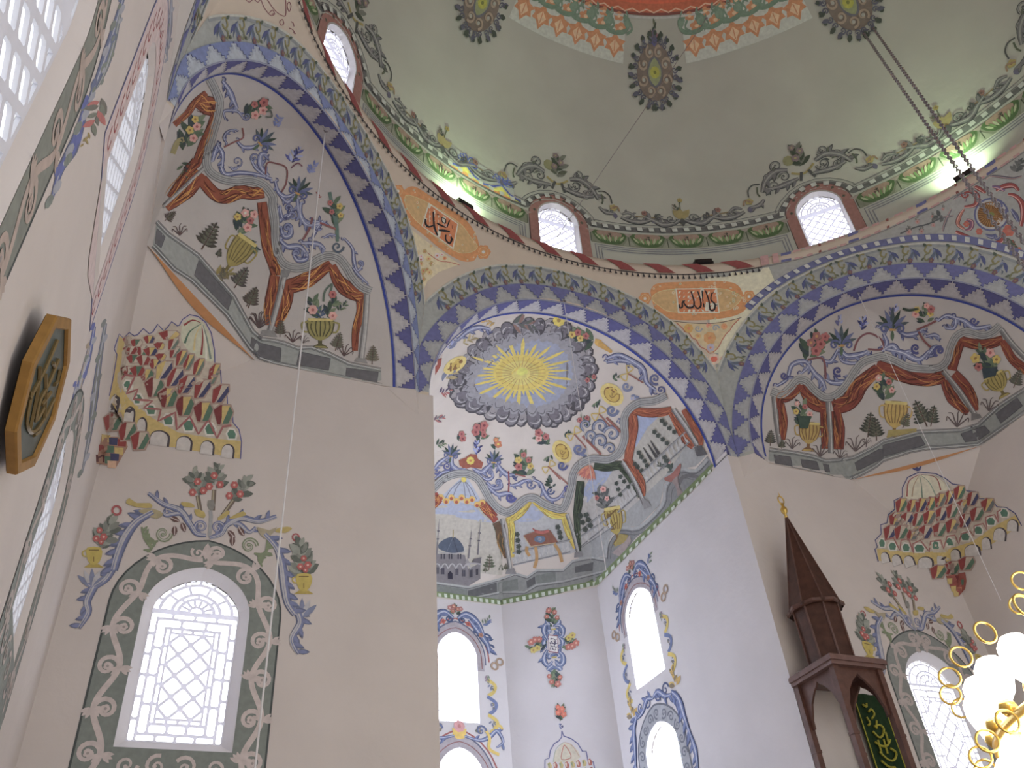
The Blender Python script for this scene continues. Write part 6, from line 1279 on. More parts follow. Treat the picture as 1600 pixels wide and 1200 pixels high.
for x, y, cl in ((670, 1040, YB), (720, 1020, P_(110, 36, 40)), (760, 1050, MG_), (700, 1100, YB), (745, 1110, P_(180, 110, 70)), (720, 1140, YB)): c.poly([(x-22, y-20), (x+20, y-24), (x+18, y+20), (x-16, y+22)], cl)
for x, y in ((580, 970), (690, 940), (800, 905)): cell(c, x, y, 60, 50, -.05, MR, CRM if x > 600 else YB, MG_, 15)
c.build('painted_muqarnas', corner_r, 'painted muqarnas canopy in red, green and yellow filling the right corner')

# ------------------------------------------------------------------ painted borders and crowns of the wall windows
def flip_surf(obj):
    def f(x, y):
        q = on_plane(x, y, (0, 1, 0), H); return Vector((-q.x, H, q.z)), Vector((0, -1, 0)), Vector((0, 1, 0))
    return f
def strip_between(c, o, i_, col): V = o+i_; n = len(o); c.emit(V, [(k, k+1, n+k+1, n+k) for k in range(n-1)], col)
def green_border(c, spec, wd, drop=.35, g=None, pk=None):
    cx, hw, z0, z1, z2 = spec[:5]; g, pk = g or P_(108, 114, 108), pk or P_(176, 160, 156)
    o = arch_loop(cx, hw+wd, z0-drop, z1+.02, z2+wd*1.0, 20); i_ = arch_loop(cx, hw, z0-drop, z1, z2, 20); mid = arch_loop(cx, hw+wd*.52, z0-drop, z1+.01, z2+wd*.5, 20)
    c.k = 0; strip_between(c, o, i_, g); c.poly([(cx-hw-wd, z0-drop-.35), (cx+hw+wd, z0-drop-.35), (cx+hw+wd, z0-drop), (cx-hw-wd, z0-drop)], g); c.k = 1; c.poly([(cx-hw, z0-drop), (cx+hw, z0-drop), (cx+hw, z0), (cx-hw, z0)], g); c.k = 2; c.line(o, .022, P_(60, 66, 66), 0)
    R = resample(mid, .04); n = len(R); T_ = .44; per = int(T_/.04)
    half = n//2
    for side in (0, 1):
        seq = list(range(0, half)) if side == 0 else list(range(n-1, half, -1)); sg = 1 if side == 0 else -1
        wave = []
        for m_, k in enumerate(seq):
            a, b = R[max(0, k-1)], R[min(n-1, k+1)]; an = math.atan2(b[1]-a[1], b[0]-a[0]); q = R[k]; o_ = math.sin(m_/per*PI)*wd*.22
            wave.append((q[0]-math.sin(an)*o_, q[1]+math.cos(an)*o_))
        c.k = 3; c.line(wave, .06, pk, 0)
        for m_ in range(per//2, len(seq)-2, per):
            k = seq[m_]; a, b = R[max(0, k-1)], R[min(n-1, k+1)]; an = math.atan2(b[1]-a[1], b[0]-a[0]); s_ = math.sin(m_/per*PI); s_ = 1 if s_ > 0 else -1
            x, y = R[k][0]+math.sin(an)*wd*.10*s_, R[k][1]-math.cos(an)*wd*.10*s_
            c.k = 4; c.volute(x, y, wd*.34, an+PI/2*s_, pk, .055, 1.3, -s_*sg); c.k = 6; c.flower(x, y, wd*.13, pk, P_(140, 128, 124), 5)
            for j in range(6): c.k = 5; c.leaf(R[k][0]-math.sin(an)*wd*.26*s_, R[k][1]+math.cos(an)*wd*.26*s_, an+(.35+j*.4)*sg+(PI if j > 2 else 0), wd*.34, wd*.13, pk)
    q = R[half]; c.k = 7; c.volute(q[0]-.09, q[1]+.0, .08, 2.5, pk, .035, 1.2); c.volute(q[0]+.09, q[1]+.0, .08, .6, pk, .035, 1.2, -1); c.leaf(q[0], q[1]-.08, PI/2, .22, .09, pk)
    for j in range(4): x = cx-.42+.28*j; c.k = 5; c.volute(x, z0-drop*.5-.02, .11, j*1.3, pk, .04, 1.3, 1 if j % 2 else -1)
def crown(c):
    WH, GB, YY = P_(160, 156, 160), P_(96, 104, 140), P_(166, 144, 70); G_ = [P_(112, 114, 106), P_(84, 90, 82), P_(132, 134, 124)]; RF = (P_(166, 76, 72), P_(196, 150, 140))
    def bl(P, w_, l=4, tp=(.5, 1, .5), d=1): c.scroll(P, w_*.7, P_(104, 110, 146), WH, P_(88, 94, 122), leaves=l, taper=tp, d=d); c.line(offs(catmull(P, 6), w_*.22), w_*.2, WH, 0, taper=(.3, 1, .3))
    for a, x, y, L, W, sd in ((-1.75, 830, 330, 270, 180, 1), (-1.5, 900, 300, 280, 190, 2), (-.95, 960, 330, 270, 170, 3)):
        c.m(2); bx, by = x+math.cos(a)*L*.45, y+math.sin(a)*L*.45; c.line([(x, y), (bx, by)], 26, P_(104, 88, 76), 0); c.line([(x-4, y), (bx-4, by)], 8, P_(150, 138, 110), 0); c.bush(bx, by, a, L*.62, W, G_, 18, sd, .26)
        for dx, dy in ((-30, -10), (35, -20), (0, -75)): c.m(22); c.flower(bx+dx, by+dy-10, 24, RF[0], RF[1], 6)
    c.m(4); c.poly([(870, 240), (905, 235), (915, 270), (900, 300), (880, 300), (866, 270)], P_(120, 116, 110)); c.line([(885, 300), (890, 340), (880, 460)], 22, P_(140, 138, 140), 0)
    bl([(860, 450), (800, 440), (760, 380), (700, 300), (600, 262), (510, 195)], 44, 6); bl([(880, 465), (950, 440), (985, 385), (1070, 345), (1180, 365), (1285, 335)], 44, 6, d=-1)
    bl([(760, 370), (700, 320), (620, 330), (600, 310)], 30, 3); bl([(990, 380), (1060, 380), (1120, 430), (1160, 400)], 30, 3)
    for x, y, d in ((830, 400, 1), (930, 405, -1)): c.m(8); c.volute(x, y, 44, 2.5 if d > 0 else .6, P_(84, 92, 140), 16, 1.3, d); c.volute(x, y, 42, 2.5 if d > 0 else .6, WH, 7, 1.3, d)
    c.m(12); c.poly([(790, 290), (850, 310), (850, 345), (800, 330)], YY, 2); c.poly([(930, 345), (990, 300), (1000, 320), (945, 360)], YY, 2); c.poly([(710, 250), (770, 255), (790, 280), (720, 275)], YY, 2); c.poly([(1000, 345), (1080, 305), (1100, 330), (1020, 350)], YY, 2)
    c.poly([(375, 255), (395, 225), (440, 255), (520, 255), (530, 285), (440, 280)], YY, 2); c.poly([(450, 300), (540, 290), (600, 320), (560, 350), (480, 320)], P_(150, 136, 100), 2); c.poly([(1290, 410), (1350, 398), (1380, 410), (1340, 435), (1280, 430)], YY, 2); c.poly([(1170, 400), (1240, 420), (1290, 400), (1230, 470), (1190, 450)], P_(150, 136, 110), 2)
    c.m(6); bl([(540, 310), (440, 370), (370, 460), (325, 570), (300, 660)], 66, 8, (.5, 1, .8)); bl([(310, 620), (260, 710), (180, 770)], 50, 4, (1, .8, .5)); bl([(180, 760), (140, 850), (150, 920), (95, 1015)], 56, 6, (1, .8, .2))
    bl([(1215, 440), (1290, 530), (1320, 640), (1335, 760), (1355, 860), (1400, 930)], 60, 8, (.5, 1, .7), -1); bl([(1410, 900), (1430, 980), (1380, 1080), (1420, 1170)], 56, 6, (1, .8, .2), -1)
    for x, y, d in ((150, 700, 1), (1460, 880, -1)):
        c.m(8)
        for k in range(5): c.leaf(x+20*d, y+70, -PI/2+(k-2)*.42, 120, 34, WH if k % 2 else P_(110, 116, 144)); 
    for x, y, a, L, sd in ((215, 530, -1.15, 250, 4), (1450, 700, -1.62, 290, 5)):
        c.bush(x, y, a, L*.8, 150, G_, 24, sd, .26); c.m(24)
        for dx, dy, r in ((-20, -60, 22), (25, -70, 24), (0, -110, 20), (10, -40, 18)): c.flower(x+dx, y+dy, r, RF[0], RF[1], 6)
    c.m(8); c.ring(318, 300, 26, 14, P_(156, 72, 74)); c.line([(260, 350), (300, 320)], 10, P_(104, 110, 92), 0); c.ring(1402, 462, 20, 9, P_(156, 72, 74)); c.line([(1440, 540), (1420, 480)], 8, P_(120, 90, 80), 0)
    for x, y, s_ in ((180, 640, 1), (1450, 800, 1)): c.m(10); c.poly([(x-60, y+5), (x+60, y+5), (x+30, y-15), (x-30, y-15)], P_(160, 136, 44)); c.poly([(x-42, y-60), (x-40, y-115), (x+42, y-115), (x+48, y-60), (x+20, y-15), (x-20, y-15)], P_(172, 150, 52), 2); c.ring(x-50, y-80, 18, 8, P_(172, 150, 52)); c.line([(x-30, y-100), (x+30, y-100)], 7, P_(120, 96, 40), 0); c.line([(x, y-60), (x, y-30)], 6, P_(130, 104, 40), 0)
    G2 = P_(112, 122, 92)
    for x, y, d, P in ((600, 440, 1, [(480, 540), (530, 530), (490, 470), (470, 400)]), (1120, 515, -1, [(1200, 640), (1180, 590), (1220, 560), (1230, 480)])):
        c.m(6); c.volute(x, y, 50, 0, G2, 22, 1.3, d); c.volute(x, y, 48, 0, P_(156, 152, 140), 8, 1.3, d); c.scroll(P, 22, G2, None, None, leaves=4, taper=(.4, 1, .5)); c.scroll([(x-30*d, y+45), (x-90*d, y+50), (x-120*d, y-10)], 26, G2, None, None, leaves=3)
    for x, y, a in ((690, 420, 1.6), (660, 370, .4), (730, 400, 1.2), (1040, 480, 1.6), (1010, 450, .8), (1075, 430, 1.0)): c.m(8); c.leaf(x-20, y-30, a, 66, 34, P_(96, 66, 62), 0, P_(166, 150, 146))
S_PQ = lambda x, y: (lambda q: (q, Vector((0, -1, 0)), ray_dir(x, y)))(on_plane(x, y, (0, 1, 0), H))
S_UVQ = lambda u, z: (Vector((u, H, z)), Vector((0, -1, 0)), Vector((0, 1, 0)))
S_UVL = lambda u, z: (Vector((-HL, u, z)), Vector((1, 0, 0)), Vector((-1, 0, 0)))
for spec, wo, sf, lab, mt in ((WQ[0], wall_ql, S_PQ, 'left', 0), (WQ[1], wall_qr, flip_surf(None), 'right', 1)):
    c = Canvas(S_UVQ, res=.5, base=.002, step=.0006)
    green_border(c, spec, .35, .3, *( (P_(116, 118, 114), P_(160, 146, 142)) if mt else (None, None)))
    c.build('painted_window_border', wo, 'grey-green border with pink scrolls around the %s window' % lab)
    c = Canvas(sf, res=7, base=.003, step=.0004).zoom(100, 720, 3.871); crown(c)
    c.build('painted_window_crown', wo, 'painted blue scrolls, jugs and flower bunches above the %s window' % lab)
# left wall: the three windows
c = Canvas(S_UVL, res=.5, base=.002, step=.0006); green_border(c, WLW[0], .36, .3, P_(112, 114, 106), P_(158, 138, 128)); c.build('painted_window_border', wall_l, 'grey-green border with scrolls around the large side window')
c = Canvas(S_UVL, res=.5, base=.002, step=.0006); cx, hw, z0, z1, z2 = WLW[1][:5]
o = arch_loop(cx, hw+.36, z0-.2, z1+.05, z2+.55, 16); i_ = arch_loop(cx, hw, z0-.2, z1, z2, 16); strip_between(c, o, i_, P_(182, 160, 158)); c.line(o+[o[0]], .03, P_(84, 88, 130), 0)
for k, q in enumerate(resample(arch_loop(cx, hw+.17, z0-.1, z1+.02, z2+.25, 16), .2)): c.k = 3; c.line([(q[0]-.07, q[1]+.05), (q[0]-.03, q[1]-.07), (q[0]+.06, q[1]-.04), (q[0]+.05, q[1]+.05)], .018, P_(150, 56, 60), 3)
c.poly([(cx-hw, z0-.2), (cx+hw, z0-.2), (cx+.1, z0-.45), (cx-.1, z0-.45)], P_(182, 160, 158)); c.build('painted_window_border', wall_l, 'pink border with red scallops around the upper side window')
c = Canvas(S_UVL, res=.5, base=.002, step=.0006); green_border(c, WLW[2], .34, .3, P_(112, 116, 110), P_(160, 146, 140)); c.build('painted_window_border', wall_l, 'grey border with scrolls around the far side window')
S_PL = photo_surf(wall_l, FWL.obj)
c = Canvas(S_PL, res=14, base=.003, step=.0004).zoom(0, 0, 1); BB = P_(84, 92, 150)
def pl(P, w_, col, l=5):
    c.scroll(P, w_*.8, col, P_(150, 150, 162), P_(84, 90, 120), leaves=0, taper=(.4, 1, .2))
    for k, q in enumerate(catmull(P, 2)): c.m(6); c.dot(q[0]+(3 if k % 2 else -3), q[1], w_*.32, (col, P_(140, 140, 150), P_(110, 116, 110))[k % 3], w_*.8, n=7, ang=.45)
pl([(193, -5), (180, 40), (168, 80), (150, 130), (135, 165)], 12, P_(92, 100, 130), 6); pl([(135, 160), (125, 200), (112, 235), (95, 265), (80, 315)], 16, BB, 8); pl([(190, 10), (180, 60), (165, 110), (150, 140)], 7, P_(110, 116, 104), 4)
c.bush(160, 150, 1.9, 60, 20, [P_(104, 100, 92), ROSE, P_(110, 112, 100)], 9, 3, .2); c.bush(140, 205, 2.0, 30, 14, [P_(140, 120, 66)], 4, 4, .2)
for P in ([(255, -5), (252, 30), (258, 60)], [(268, -5), (266, 40), (262, 80)], [(262, 10), (258, 50), (262, 95)]): pl(P, 6, P_(124, 122, 132), 6)
pl([(148, 510), (138, 560), (122, 610), (112, 660)], 9, BB, 5); pl([(165, 505), (156, 560), (148, 620), (140, 680), (128, 740)], 10, P_(112, 114, 112), 7); pl([(140, 540), (128, 590), (118, 640)], 7, P_(150, 132, 110), 4); pl([(120, 600), (104, 670), (86, 720)], 7, BB, 5); pl([(112, 660), (80, 750), (50, 850), (20, 950)], 6, P_(120, 118, 126), 6)
c.build('painted_window_crown', wall_l, 'blue and grey scroll ornaments painted beside the side windows')

# ------------------------------------------------------------------ apse walls
def wall_surf(fn, n): n = Vector(n); return lambda u, z: (fn(u, z), n, -n)
c = Canvas(wall_surf(to_b, (0, -1, 0)), res=.5, base=.002, step=.0006)
def rope_arch(c, spec, e=.1):
    cx, hw, z0, z1, z2 = spec[:5]
    c.k = 0; strip_between(c, arch_loop(cx, hw+e+.05, z1-.25, z1, z2+e+.12, 16), arch_loop(cx, hw, z1-.25, z1, z2, 16), P_(150, 140, 146)); c.k = 2; c.line(arch_loop(cx, hw+e+.16, z1-.05, z1, z2+e+.2, 16), .03, P_(150, 76, 72), 0); c.line(arch_loop(cx, hw+e+.08, z1-.12, z1, z2+e+.13, 16), .03, P_(90, 92, 116), 0); c.line(arch_loop(cx, hw+e, z1-.2, z1, z2+e*.9, 16), .02, P_(130, 84, 84), 0)
def apse_crown(c, spec, sc=1):
    cx, hw, z0, z1, z2 = spec[:5]; B_, B2, YB_ = P_(92, 104, 144), P_(60, 76, 112), P_(184, 158, 62); e = hw+.2
    for s_ in (-1, 1):
        f = lambda P: [(cx+s_*x, z) for x, z in P]
        c.scroll(f([(.05, z2+.3), (.25, z2+.42), (.5, z2+.25), (.62, z2-.02)]), .11, B_, P_(160, 162, 176), B2, leaves=3, d=-s_); c.scroll(f([(.3, z2+.3), (.5, z2+.05), (.68, z2-.2), (.72, z2-.4)]), .11, B_, P_(160, 162, 176), B2, leaves=3)
        for x, z, r in ((.15, z2+.28, .1), (.45, z2+.15, .12), (.66, z2-.08, .12), (.74, z2-.3, .1)): c.m(6); c.volute(cx+s_*x, z, r, x*9, B2, .05, 1.2, s_)
        c.m(9); c.flower(cx+s_*.28, z2+.2, .06, P_(170, 80, 66), P_(120, 60, 56), 5); c.flower(cx+s_*.55, z2-.02, .06, P_(150, 104, 84), P_(120, 60, 56), 5); c.bush(cx+s_*.6, z2+.2, 1.57-s_*.8, .3, .2, [B_, P_(104, 116, 100)], 8, 3, .2)
        c.ring(cx+s_*(e+.18), z1-.12, .07, .04, P_(150, 122, 98)); c.ring(cx+s_*(e+.3), z1-.02, .07, .04, P_(146, 120, 98)); c.bush(cx+s_*e, z1-.3, -1.57, .2, .2, [P_(130, 110, 124), P_(104, 116, 100)], 8, 4, .24)
        zz = z1-.4; k = 0
        while zz > z0+.12:
            c.m(6); c.line(f([(e-.02, zz), (e+.16, zz-.12), (e+.12, zz-.26), (e, zz-.34)]), .07, YB_ if k % 2 == 0 else B_, 4); c.bush(cx+s_*(e+.05), zz-.1, -1.57+s_*.4, .16, .1, [P_(100, 104, 128), P_(110, 104, 90)], 6, k, .22); zz -= .36; k += 1
    c.bouquet(cx, z2+.36, PI/2, .24, .3, GR3, [(P_(160, 96, 84), P_(190, 150, 120))], 5, 10, 3, .24); c.m(8)
    for x in (-.12, .12): c.flower(cx+x, z2+.52, .06, P_(160, 104, 100), P_(180, 150, 140), 5)
rope_arch(c, WB[0]); apse_crown(c, WB[0]); rope_arch(c, WB[1], .12)
for s_ in (-1, 1):
    f = lambda P: [(-.05+s_*x, z) for x, z in P]
    c.m(4); c.scroll(f([(.1, 7.16), (.4, 7.1), (.6, 7.16), (.78, 7.3), (.9, 7.1), (.75, 6.98)]), .07, P_(100, 110, 150), P_(160, 162, 176), P_(70, 80, 120), leaves=4); c.volute(-.05+s_*.45, 7.28, .11, 0, P_(84, 94, 130), .04, 1.2); c.bush(-.05+s_*.4, 7.2, 1.57, .2, .2, [P_(120, 108, 92), P_(96, 100, 90)], 7, 3, .24); c.line(f([(.55, 7.3), (.62, 7.15), (.6, 6.95), (.8, 6.85)]), .06, P_(190, 160, 62), 4); c.line(f([(.72, 7.36), (.85, 7.4), (.9, 7.33)]), .05, P_(190, 160, 62), 4)
c.m(8); c.poly([(-.2, 7.3), (-.17, 7.14), (-.1, 7.1), (0, 7.1), (.07, 7.14), (.1, 7.3)], P_(200, 164, 60)); c.flower(-.05, 7.34, .12, P_(190, 130, 130), P_(170, 100, 96), 7)
c.build('painted_window_crown', wall_ab, 'blue and yellow scrolls and ribbons around the windows of the apse back wall')
c = Canvas(wall_surf(to_s, (-1, 0, 0)), res=.5, base=.002, step=.0006); rope_arch(c, WS[0]); apse_crown(c, WS[0])
cx, hw, z0, z1, z2 = WS[1][:5]; c.k = 0
o = arch_loop(cx, hw+.26, z0, z1, z2+.3, 16); strip_between(c, o, arch_loop(cx, hw, z0, z1, z2, 16), P_(140, 140, 146)); c.k = 2; c.line(o, .035, P_(92, 94, 104), 0)
for k, q in enumerate(resample(arch_loop(cx, hw+.13, z0, z1, z2+.15, 16), .24)): c.k = 4; c.volute(q[0], q[1], .10, k, P_(96, 98, 110), .035, 1.3, 1 if k % 2 else -1)
for s_ in (-1, 1):
    f = lambda P: [(cx+s_*x, z) for x, z in P]; B_, B2 = P_(96, 108, 150), P_(66, 78, 116)
    c.scroll(f([(0, 7.1), (.2, 7.15), (.4, 7.0), (.62, 6.95)]), .09, B_, P_(160, 162, 176), B2, leaves=4); c.scroll(f([(.62, 7.0), (.8, 6.8), (.86, 6.5), (.95, 6.1)]), .12, B_, P_(160, 162, 176), B2, leaves=6); c.scroll(f([(.9, 6.3), (.98, 5.9), (.95, 5.6)]), .1, B_, P_(160, 162, 176), B2, leaves=4)
    for x, z, r in ((.2, 7.08, .12), (.45, 7.1, .12), (.7, 6.9, .1)): c.m(6); c.volute(cx+s_*x, z, r, x*7, B2, .04, 1.2, s_)
    c.bush(cx+s_*.78, 7.0, 1.57, .4, .3, [P_(190, 156, 66), P_(176, 140, 60), P_(120, 104, 84)], 12, 5, .24)
c.build('painted_window_crown', wall_as, 'blue, grey and yellow scroll ornaments around the windows of the apse side wall')
c = Canvas(wall_surf(to_d, DGn*-1 if False else (-DGn.x, -DGn.y, 0)), res=.5, base=.002, step=.0005)
CM = lambda x, y: ((x-400)/880*.85*1.0+1.07, 8.91-(y-590)/1200*1.72)       # crop of the cartouche to wall metres
def mp(P): return [CM(*q) for q in P]
Bc, Bd, Wh = P_(98, 112, 150), P_(64, 78, 116), P_(170, 170, 180)
for P in ([(330, 330), (230, 330), (160, 400), (180, 490), (270, 520)], [(430, 300), (520, 280), (575, 350), (560, 440), (510, 520)], [(290, 720), (220, 790), (230, 880), (310, 920), (400, 850)], [(540, 660), (620, 740), (630, 830), (560, 890), (450, 840)], [(350, 380), (290, 400), (280, 430)], [(400, 400), (470, 380), (450, 420)], [(240, 530), (190, 580), (230, 680)], [(560, 500), (600, 560), (570, 640)], [(340, 790), (300, 780), (330, 740)], [(470, 780), (520, 770), (480, 730)], [(210, 250), (230, 290), (290, 310)], [(500, 200), (480, 260), (430, 290)], [(290, 1000), (320, 960), (400, 930)], [(590, 960), (540, 930), (450, 900)]): c.scroll(mp(P), .085, Bc, Wh, Bd, leaves=2)
for x, y, a in ((370, 320, PI/2), (440, 940, -PI/2)): q = CM(x, y); c.bouquet(q[0], q[1], a, .42, .4, GR3, [(P_(172, 96, 84), P_(196, 150, 130))], 7, 16, 4, .15)
for x, y, a in ((170, 620, PI*.98), (620, 560, .05)): q = CM(x, y); c.bouquet(q[0]-.05*math.cos(a), q[1], a, .36, .6, GR3, [(P_(172, 96, 84), P_(196, 150, 130)), (P_(180, 160, 70), P_(150, 110, 60))], 9, 18, 5, .24)
for x, y in ((360, 380), (410, 795)): q = CM(x, y); c.m(9); c.line([(q[0]-.05, q[1]), (q[0]+.05, q[1]+.01)], .03, P_(170, 150, 70), 0)
c.m(12); c.poly(mp([(285, 480), (490, 440), (512, 700), (310, 745)]), P_(128, 66, 84)); c.k = 13; c.poly(mp([(297, 492), (482, 456), (500, 688), (320, 728)]), P_(204, 190, 196)); c.k = 14
for P in ([(310, 530), (350, 545), (380, 515)], [(390, 520), (430, 505), (450, 520)], [(440, 500), (440, 530)], [(310, 590), (340, 600), (360, 570), (345, 560)], [(370, 560), (370, 600), (420, 570), (430, 545)], [(440, 550), (460, 590), (470, 560)], [(320, 640), (350, 655), (380, 620), (370, 600)], [(385, 640), (430, 625), (470, 610)], [(360, 670), (370, 690), (410, 680), (420, 650)], [(430, 640), (435, 680)], [(460, 630), (480, 670)], [(400, 590), (440, 580)], [(330, 560), (365, 610), (390, 585)]): c.line(mp(P), .014, P_(70, 66, 90), 4)
c.build('calligraphy_cartouche', wall_ad, 'small square calligraphy panel wreathed in blue scrolls and flowers')
c = Canvas(wall_surf(to_d, (-DGn.x, -DGn.y, 0)), res=.5, base=.002, step=.0005)
q0 = on_plane(830, 1080, (DGn.x, DGn.y, 0), DGn.dot(Vector((A_, AD1)))); 
def mq(P):
    out = []
    for x, y in P:
        q = on_plane(830+x/10, 1080+y/10, (DGn.x, DGn.y, 0), DGn.x*A_+DGn.y*AD1); out.append(((Vector((q.x, q.y))-Vector((A_, AD1))).dot(DGt), q.z))
    return out
BL3 = P_(84, 88, 134)
for P in ([(480, 620), (475, 720), (430, 780), (360, 820), (300, 920), (280, 1050), (215, 1070), (215, 1400), (210, 2300)], [(480, 620), (510, 700), (630, 745), (730, 820), (800, 940), (860, 940), (890, 1100), (970, 1105), (1000, 1250), (1040, 2300)]): c.m(2); c.line(mq(P), .02, BL3, 4 if False else 0)
c.m(0); c.poly(mq([(340, 1110), (370, 950), (500, 800), (620, 820), (740, 940), (770, 1030), (700, 1110)]), P_(176, 166, 146)); c.k = 2
for P, cl in (([(510, 800), (390, 900), (345, 1110)], P_(140, 146, 126)), ([(515, 840), (480, 960), (480, 1070), (620, 1040), (590, 930), (520, 840)], P_(166, 84, 70)), ([(520, 800), (640, 850), (750, 1020)], P_(170, 140, 120))): c.line(mq(P), .014, cl, 3)
for i in range(8):
    x = 290+i*90; y = 1180-abs(i-3.5)*4+(i*-8)
    for j in range(5):
        X, Y = mq([(x-(i-3.5)*-8*j, y+j*130)])[0]; c.m(3); s_ = .045; c.poly([(X-s_, Y), (X-s_*.2, Y+s_*1.5), (X+s_*.9, Y+s_), (X+s_*.6, Y-s_*1.3), (X-s_*.6, Y-s_*1.3)], (P_(170, 150, 90), P_(160, 84, 72))[i % 2]); c.k = 4; c.poly([(X, Y+s_), (X+s_*.8, Y+s_*.7), (X+.1*s_, Y-s_)], (P_(116, 128, 96), P_(190, 176, 160))[i % 2])
q = mq([(470, 560)])[0]; c.bush(q[0], q[1]-.05, PI/2, .14, .1, [P_(92, 104, 150), P_(60, 66, 112)], 7, 3, .2); c.bouquet(q[0]-.02, q[1]+.1, PI/2, .34, .3, GR3, [(P_(196, 96, 72), P_(206, 130, 100))], 8, 14, 4, .17)
c.build('painted_niche_canopy', wall_ad, 'painted ribbed canopy with blue outline and a bunch of flowers on top')
# ================================================================== things in the hall
def thing(name, label, cat, loc=(0, 0, 0), rz=0, group=None):
    o = empty(name, loc, rz); tag(o, label, cat, group); return o
def part(name, VF, m, parent, smooth=False, label=None):
    o = meshobj(name, VF[0], VF[1], m, parent, smooth)
    if label: o['label'] = label
    return o
# ---- floodlights on the ledge of the ring --------------------------------------------------
M_LENS = mat('lit_floodlight_glass', (.9, 1, .9), emit=(.90, 1.0, .86), estr=30)
M_LENSO = mat('unlit_floodlight_glass', (.3, .32, .32), rough=.15)
def flood(az, label, on=True):
    th = math.radians(az); r = RR+.055
    t = thing('floodlight', label, 'lamp', (r*math.cos(th), r*math.sin(th), ZL+.01), th, 'floodlights on the ledge of the ring')
    part('housing', join([box(-.05, .035, -.17, .17, .03, .155), box(-.06, -.05, -.14, .14, .05, .135)]), M_BLACK, t)
    part('bracket', join([box(-.02, .02, -.20, -.185, 0, .12), box(-.02, .02, .185, .20, 0, .12), box(-.03, .03, -.2, .2, 0, .012)]), M_BLACK, t)
    part('lens', ([(.036, -.15, .045), (.036, .15, .045), (.036, .15, .145), (.036, -.15, .145)], [(0, 1, 2, 3)]), M_LENS if on else M_LENSO, t)
    if on:
        l = bpy.data.lights.new('flood_beam', 'AREA'); l.shape = 'RECTANGLE'; l.size = .3; l.size_y = .1; l.energy = 100; l.color = (.80, 1.0, .62); l.spread = 2.9
        o = bpy.data.objects.new('flood_beam', l); COL.objects.link(o); o.parent = t; o.location = (.045, 0, .12); o.rotation_euler = (0, math.radians(-125), 0)
flood(108.6, 'black floodlight shining up the drum, on the ring ledge left of the middle drum window')
flood(66.2, 'unlit black floodlight on the ring ledge between the two drum windows', False)
flood(24.3, 'bright floodlight on the ring ledge under the chain, right of the right drum window')
# ---- hanging cords ------------------------------------------------------------------------------
def cord(a, b, label, r=.007, m=M_CORD, name='hanging_cord'):
    t = thing(name, label, 'cord', tuple(b)); d = Vector(a)-Vector(b)
    part('cord', tube([(0, 0, 0), tuple(d*.5), tuple(d)], r, 6), m, t); part('hook', tube([tuple(d+Vector((0, 0, .02))), tuple(d+Vector((.03, -.02, -.03))), tuple(d+Vector((.0, -.03, -.06))), tuple(d+Vector((-.02, -.02, -.02)))], .010, 6), M_STEEL, t)
cA = soffit_pt(FL, ang_of(FL.fold)(.36), .45)
def ray_at_z(x, y, P):                       # point of the sight line through (x, y) on the vertical plane facing the camera at P
    n = Vector((P.x-CAM.x, P.y-CAM.y, 0)).normalized(); return on_plane(x, y, tuple(n), n.dot(P))
def hit_on(x, y, *ob):
    for k in range(40):
        h = bvh_of(*ob).ray_cast(CAM, ray_dir(x+.4*k, y+.25*k))[0]
        if h is not None: return h
p_l = hit_on(508, 205, FL.sof, FL.obj)
cord(p_l, (p_l.x, p_l.y, 3.2), 'white cord hanging from the soffit of the left arch in front of the left window', .009)
p_m = hit_on(881, 470, FC.sof, FC.obj)
cord(p_m, (p_m.x, p_m.y, 7.35), 'thin pale cord hanging from the crown of the middle arch across the painted sun', .0055)
p_r = hit_on(1340, 457, FR.sof, FR.obj)
cord(p_r, (p_r.x, p_r.y, 6.6), 'thin pale cord hanging from the soffit of the right arch beside the right muqarnas', .005)
p0_ = hit_on(1110, 20, dome)
e_ = on_plane(871, 370, (0, 1, 0), 6.2); p0_ = p0_.lerp(e_, .03)
t = thing('steel_cable', 'thin dark cable slanting down past the middle medallion to the middle drum window', 'cable', tuple(e_)); part('cable', tube([(0, 0, 0), tuple(p0_-e_)], .006, 6), M_STEEL, t)
part('anchor', lathe([(0, -.02), (.02, -.02), (.03, .0), (.02, .02), (0, .03)], 10, tuple(p0_-e_)), M_STEEL, t)
# ---- chandelier -------------------------------------------------------------------------------------
CZ = 3.08
t = thing('chandelier', 'huge ring chandelier of blazing white lamps with gold loops at the right edge', 'chandelier', (0, 0, CZ))
M_LAMP = mat('lit_lamp_glass', (1, .95, .85), emit=(1.0, .93, .80), estr=7.5)
R1 = 1.62
prof = lambda R, w_, h_: lathe([(R-w_, 0), (R, -h_*.4), (R+w_, 0), (R+w_*.8, h_*.5), (R, h_*.7), (R-w_*.8, h_*.5), (R-w_, 0)], 96)
part('lower_ring', prof(R1, .03, .07), M_GOLD, t, True); part('upper_ring', [ [ (v[0], v[1], v[2]+.5) for v in prof(1.0, .04, .08)[0]], prof(1.0, .04, .08)[1]], M_GOLD, t, True)
part('hub', lathe([(0, -.75), (.05, -.7), (.16, -.55), (.22, -.4), (.12, -.25), (.05, -.1), (.05, .5), (.1, .6), (.05, .7), (.03, 1.6), (.06, 1.66), (.02, 1.74)], 24), M_GOLD, t, True)
for k in range(8):
    a = k*PI/4+.2; part('arm', tube(catmull([(.05*math.cos(a), .05*math.sin(a), -.2), (.6*math.cos(a), .6*math.sin(a), -.42), (1.2*math.cos(a), 1.2*math.sin(a), -.2), (R1*math.cos(a), R1*math.sin(a), 0)], 6), .018, 8), M_GOLD, t, True)
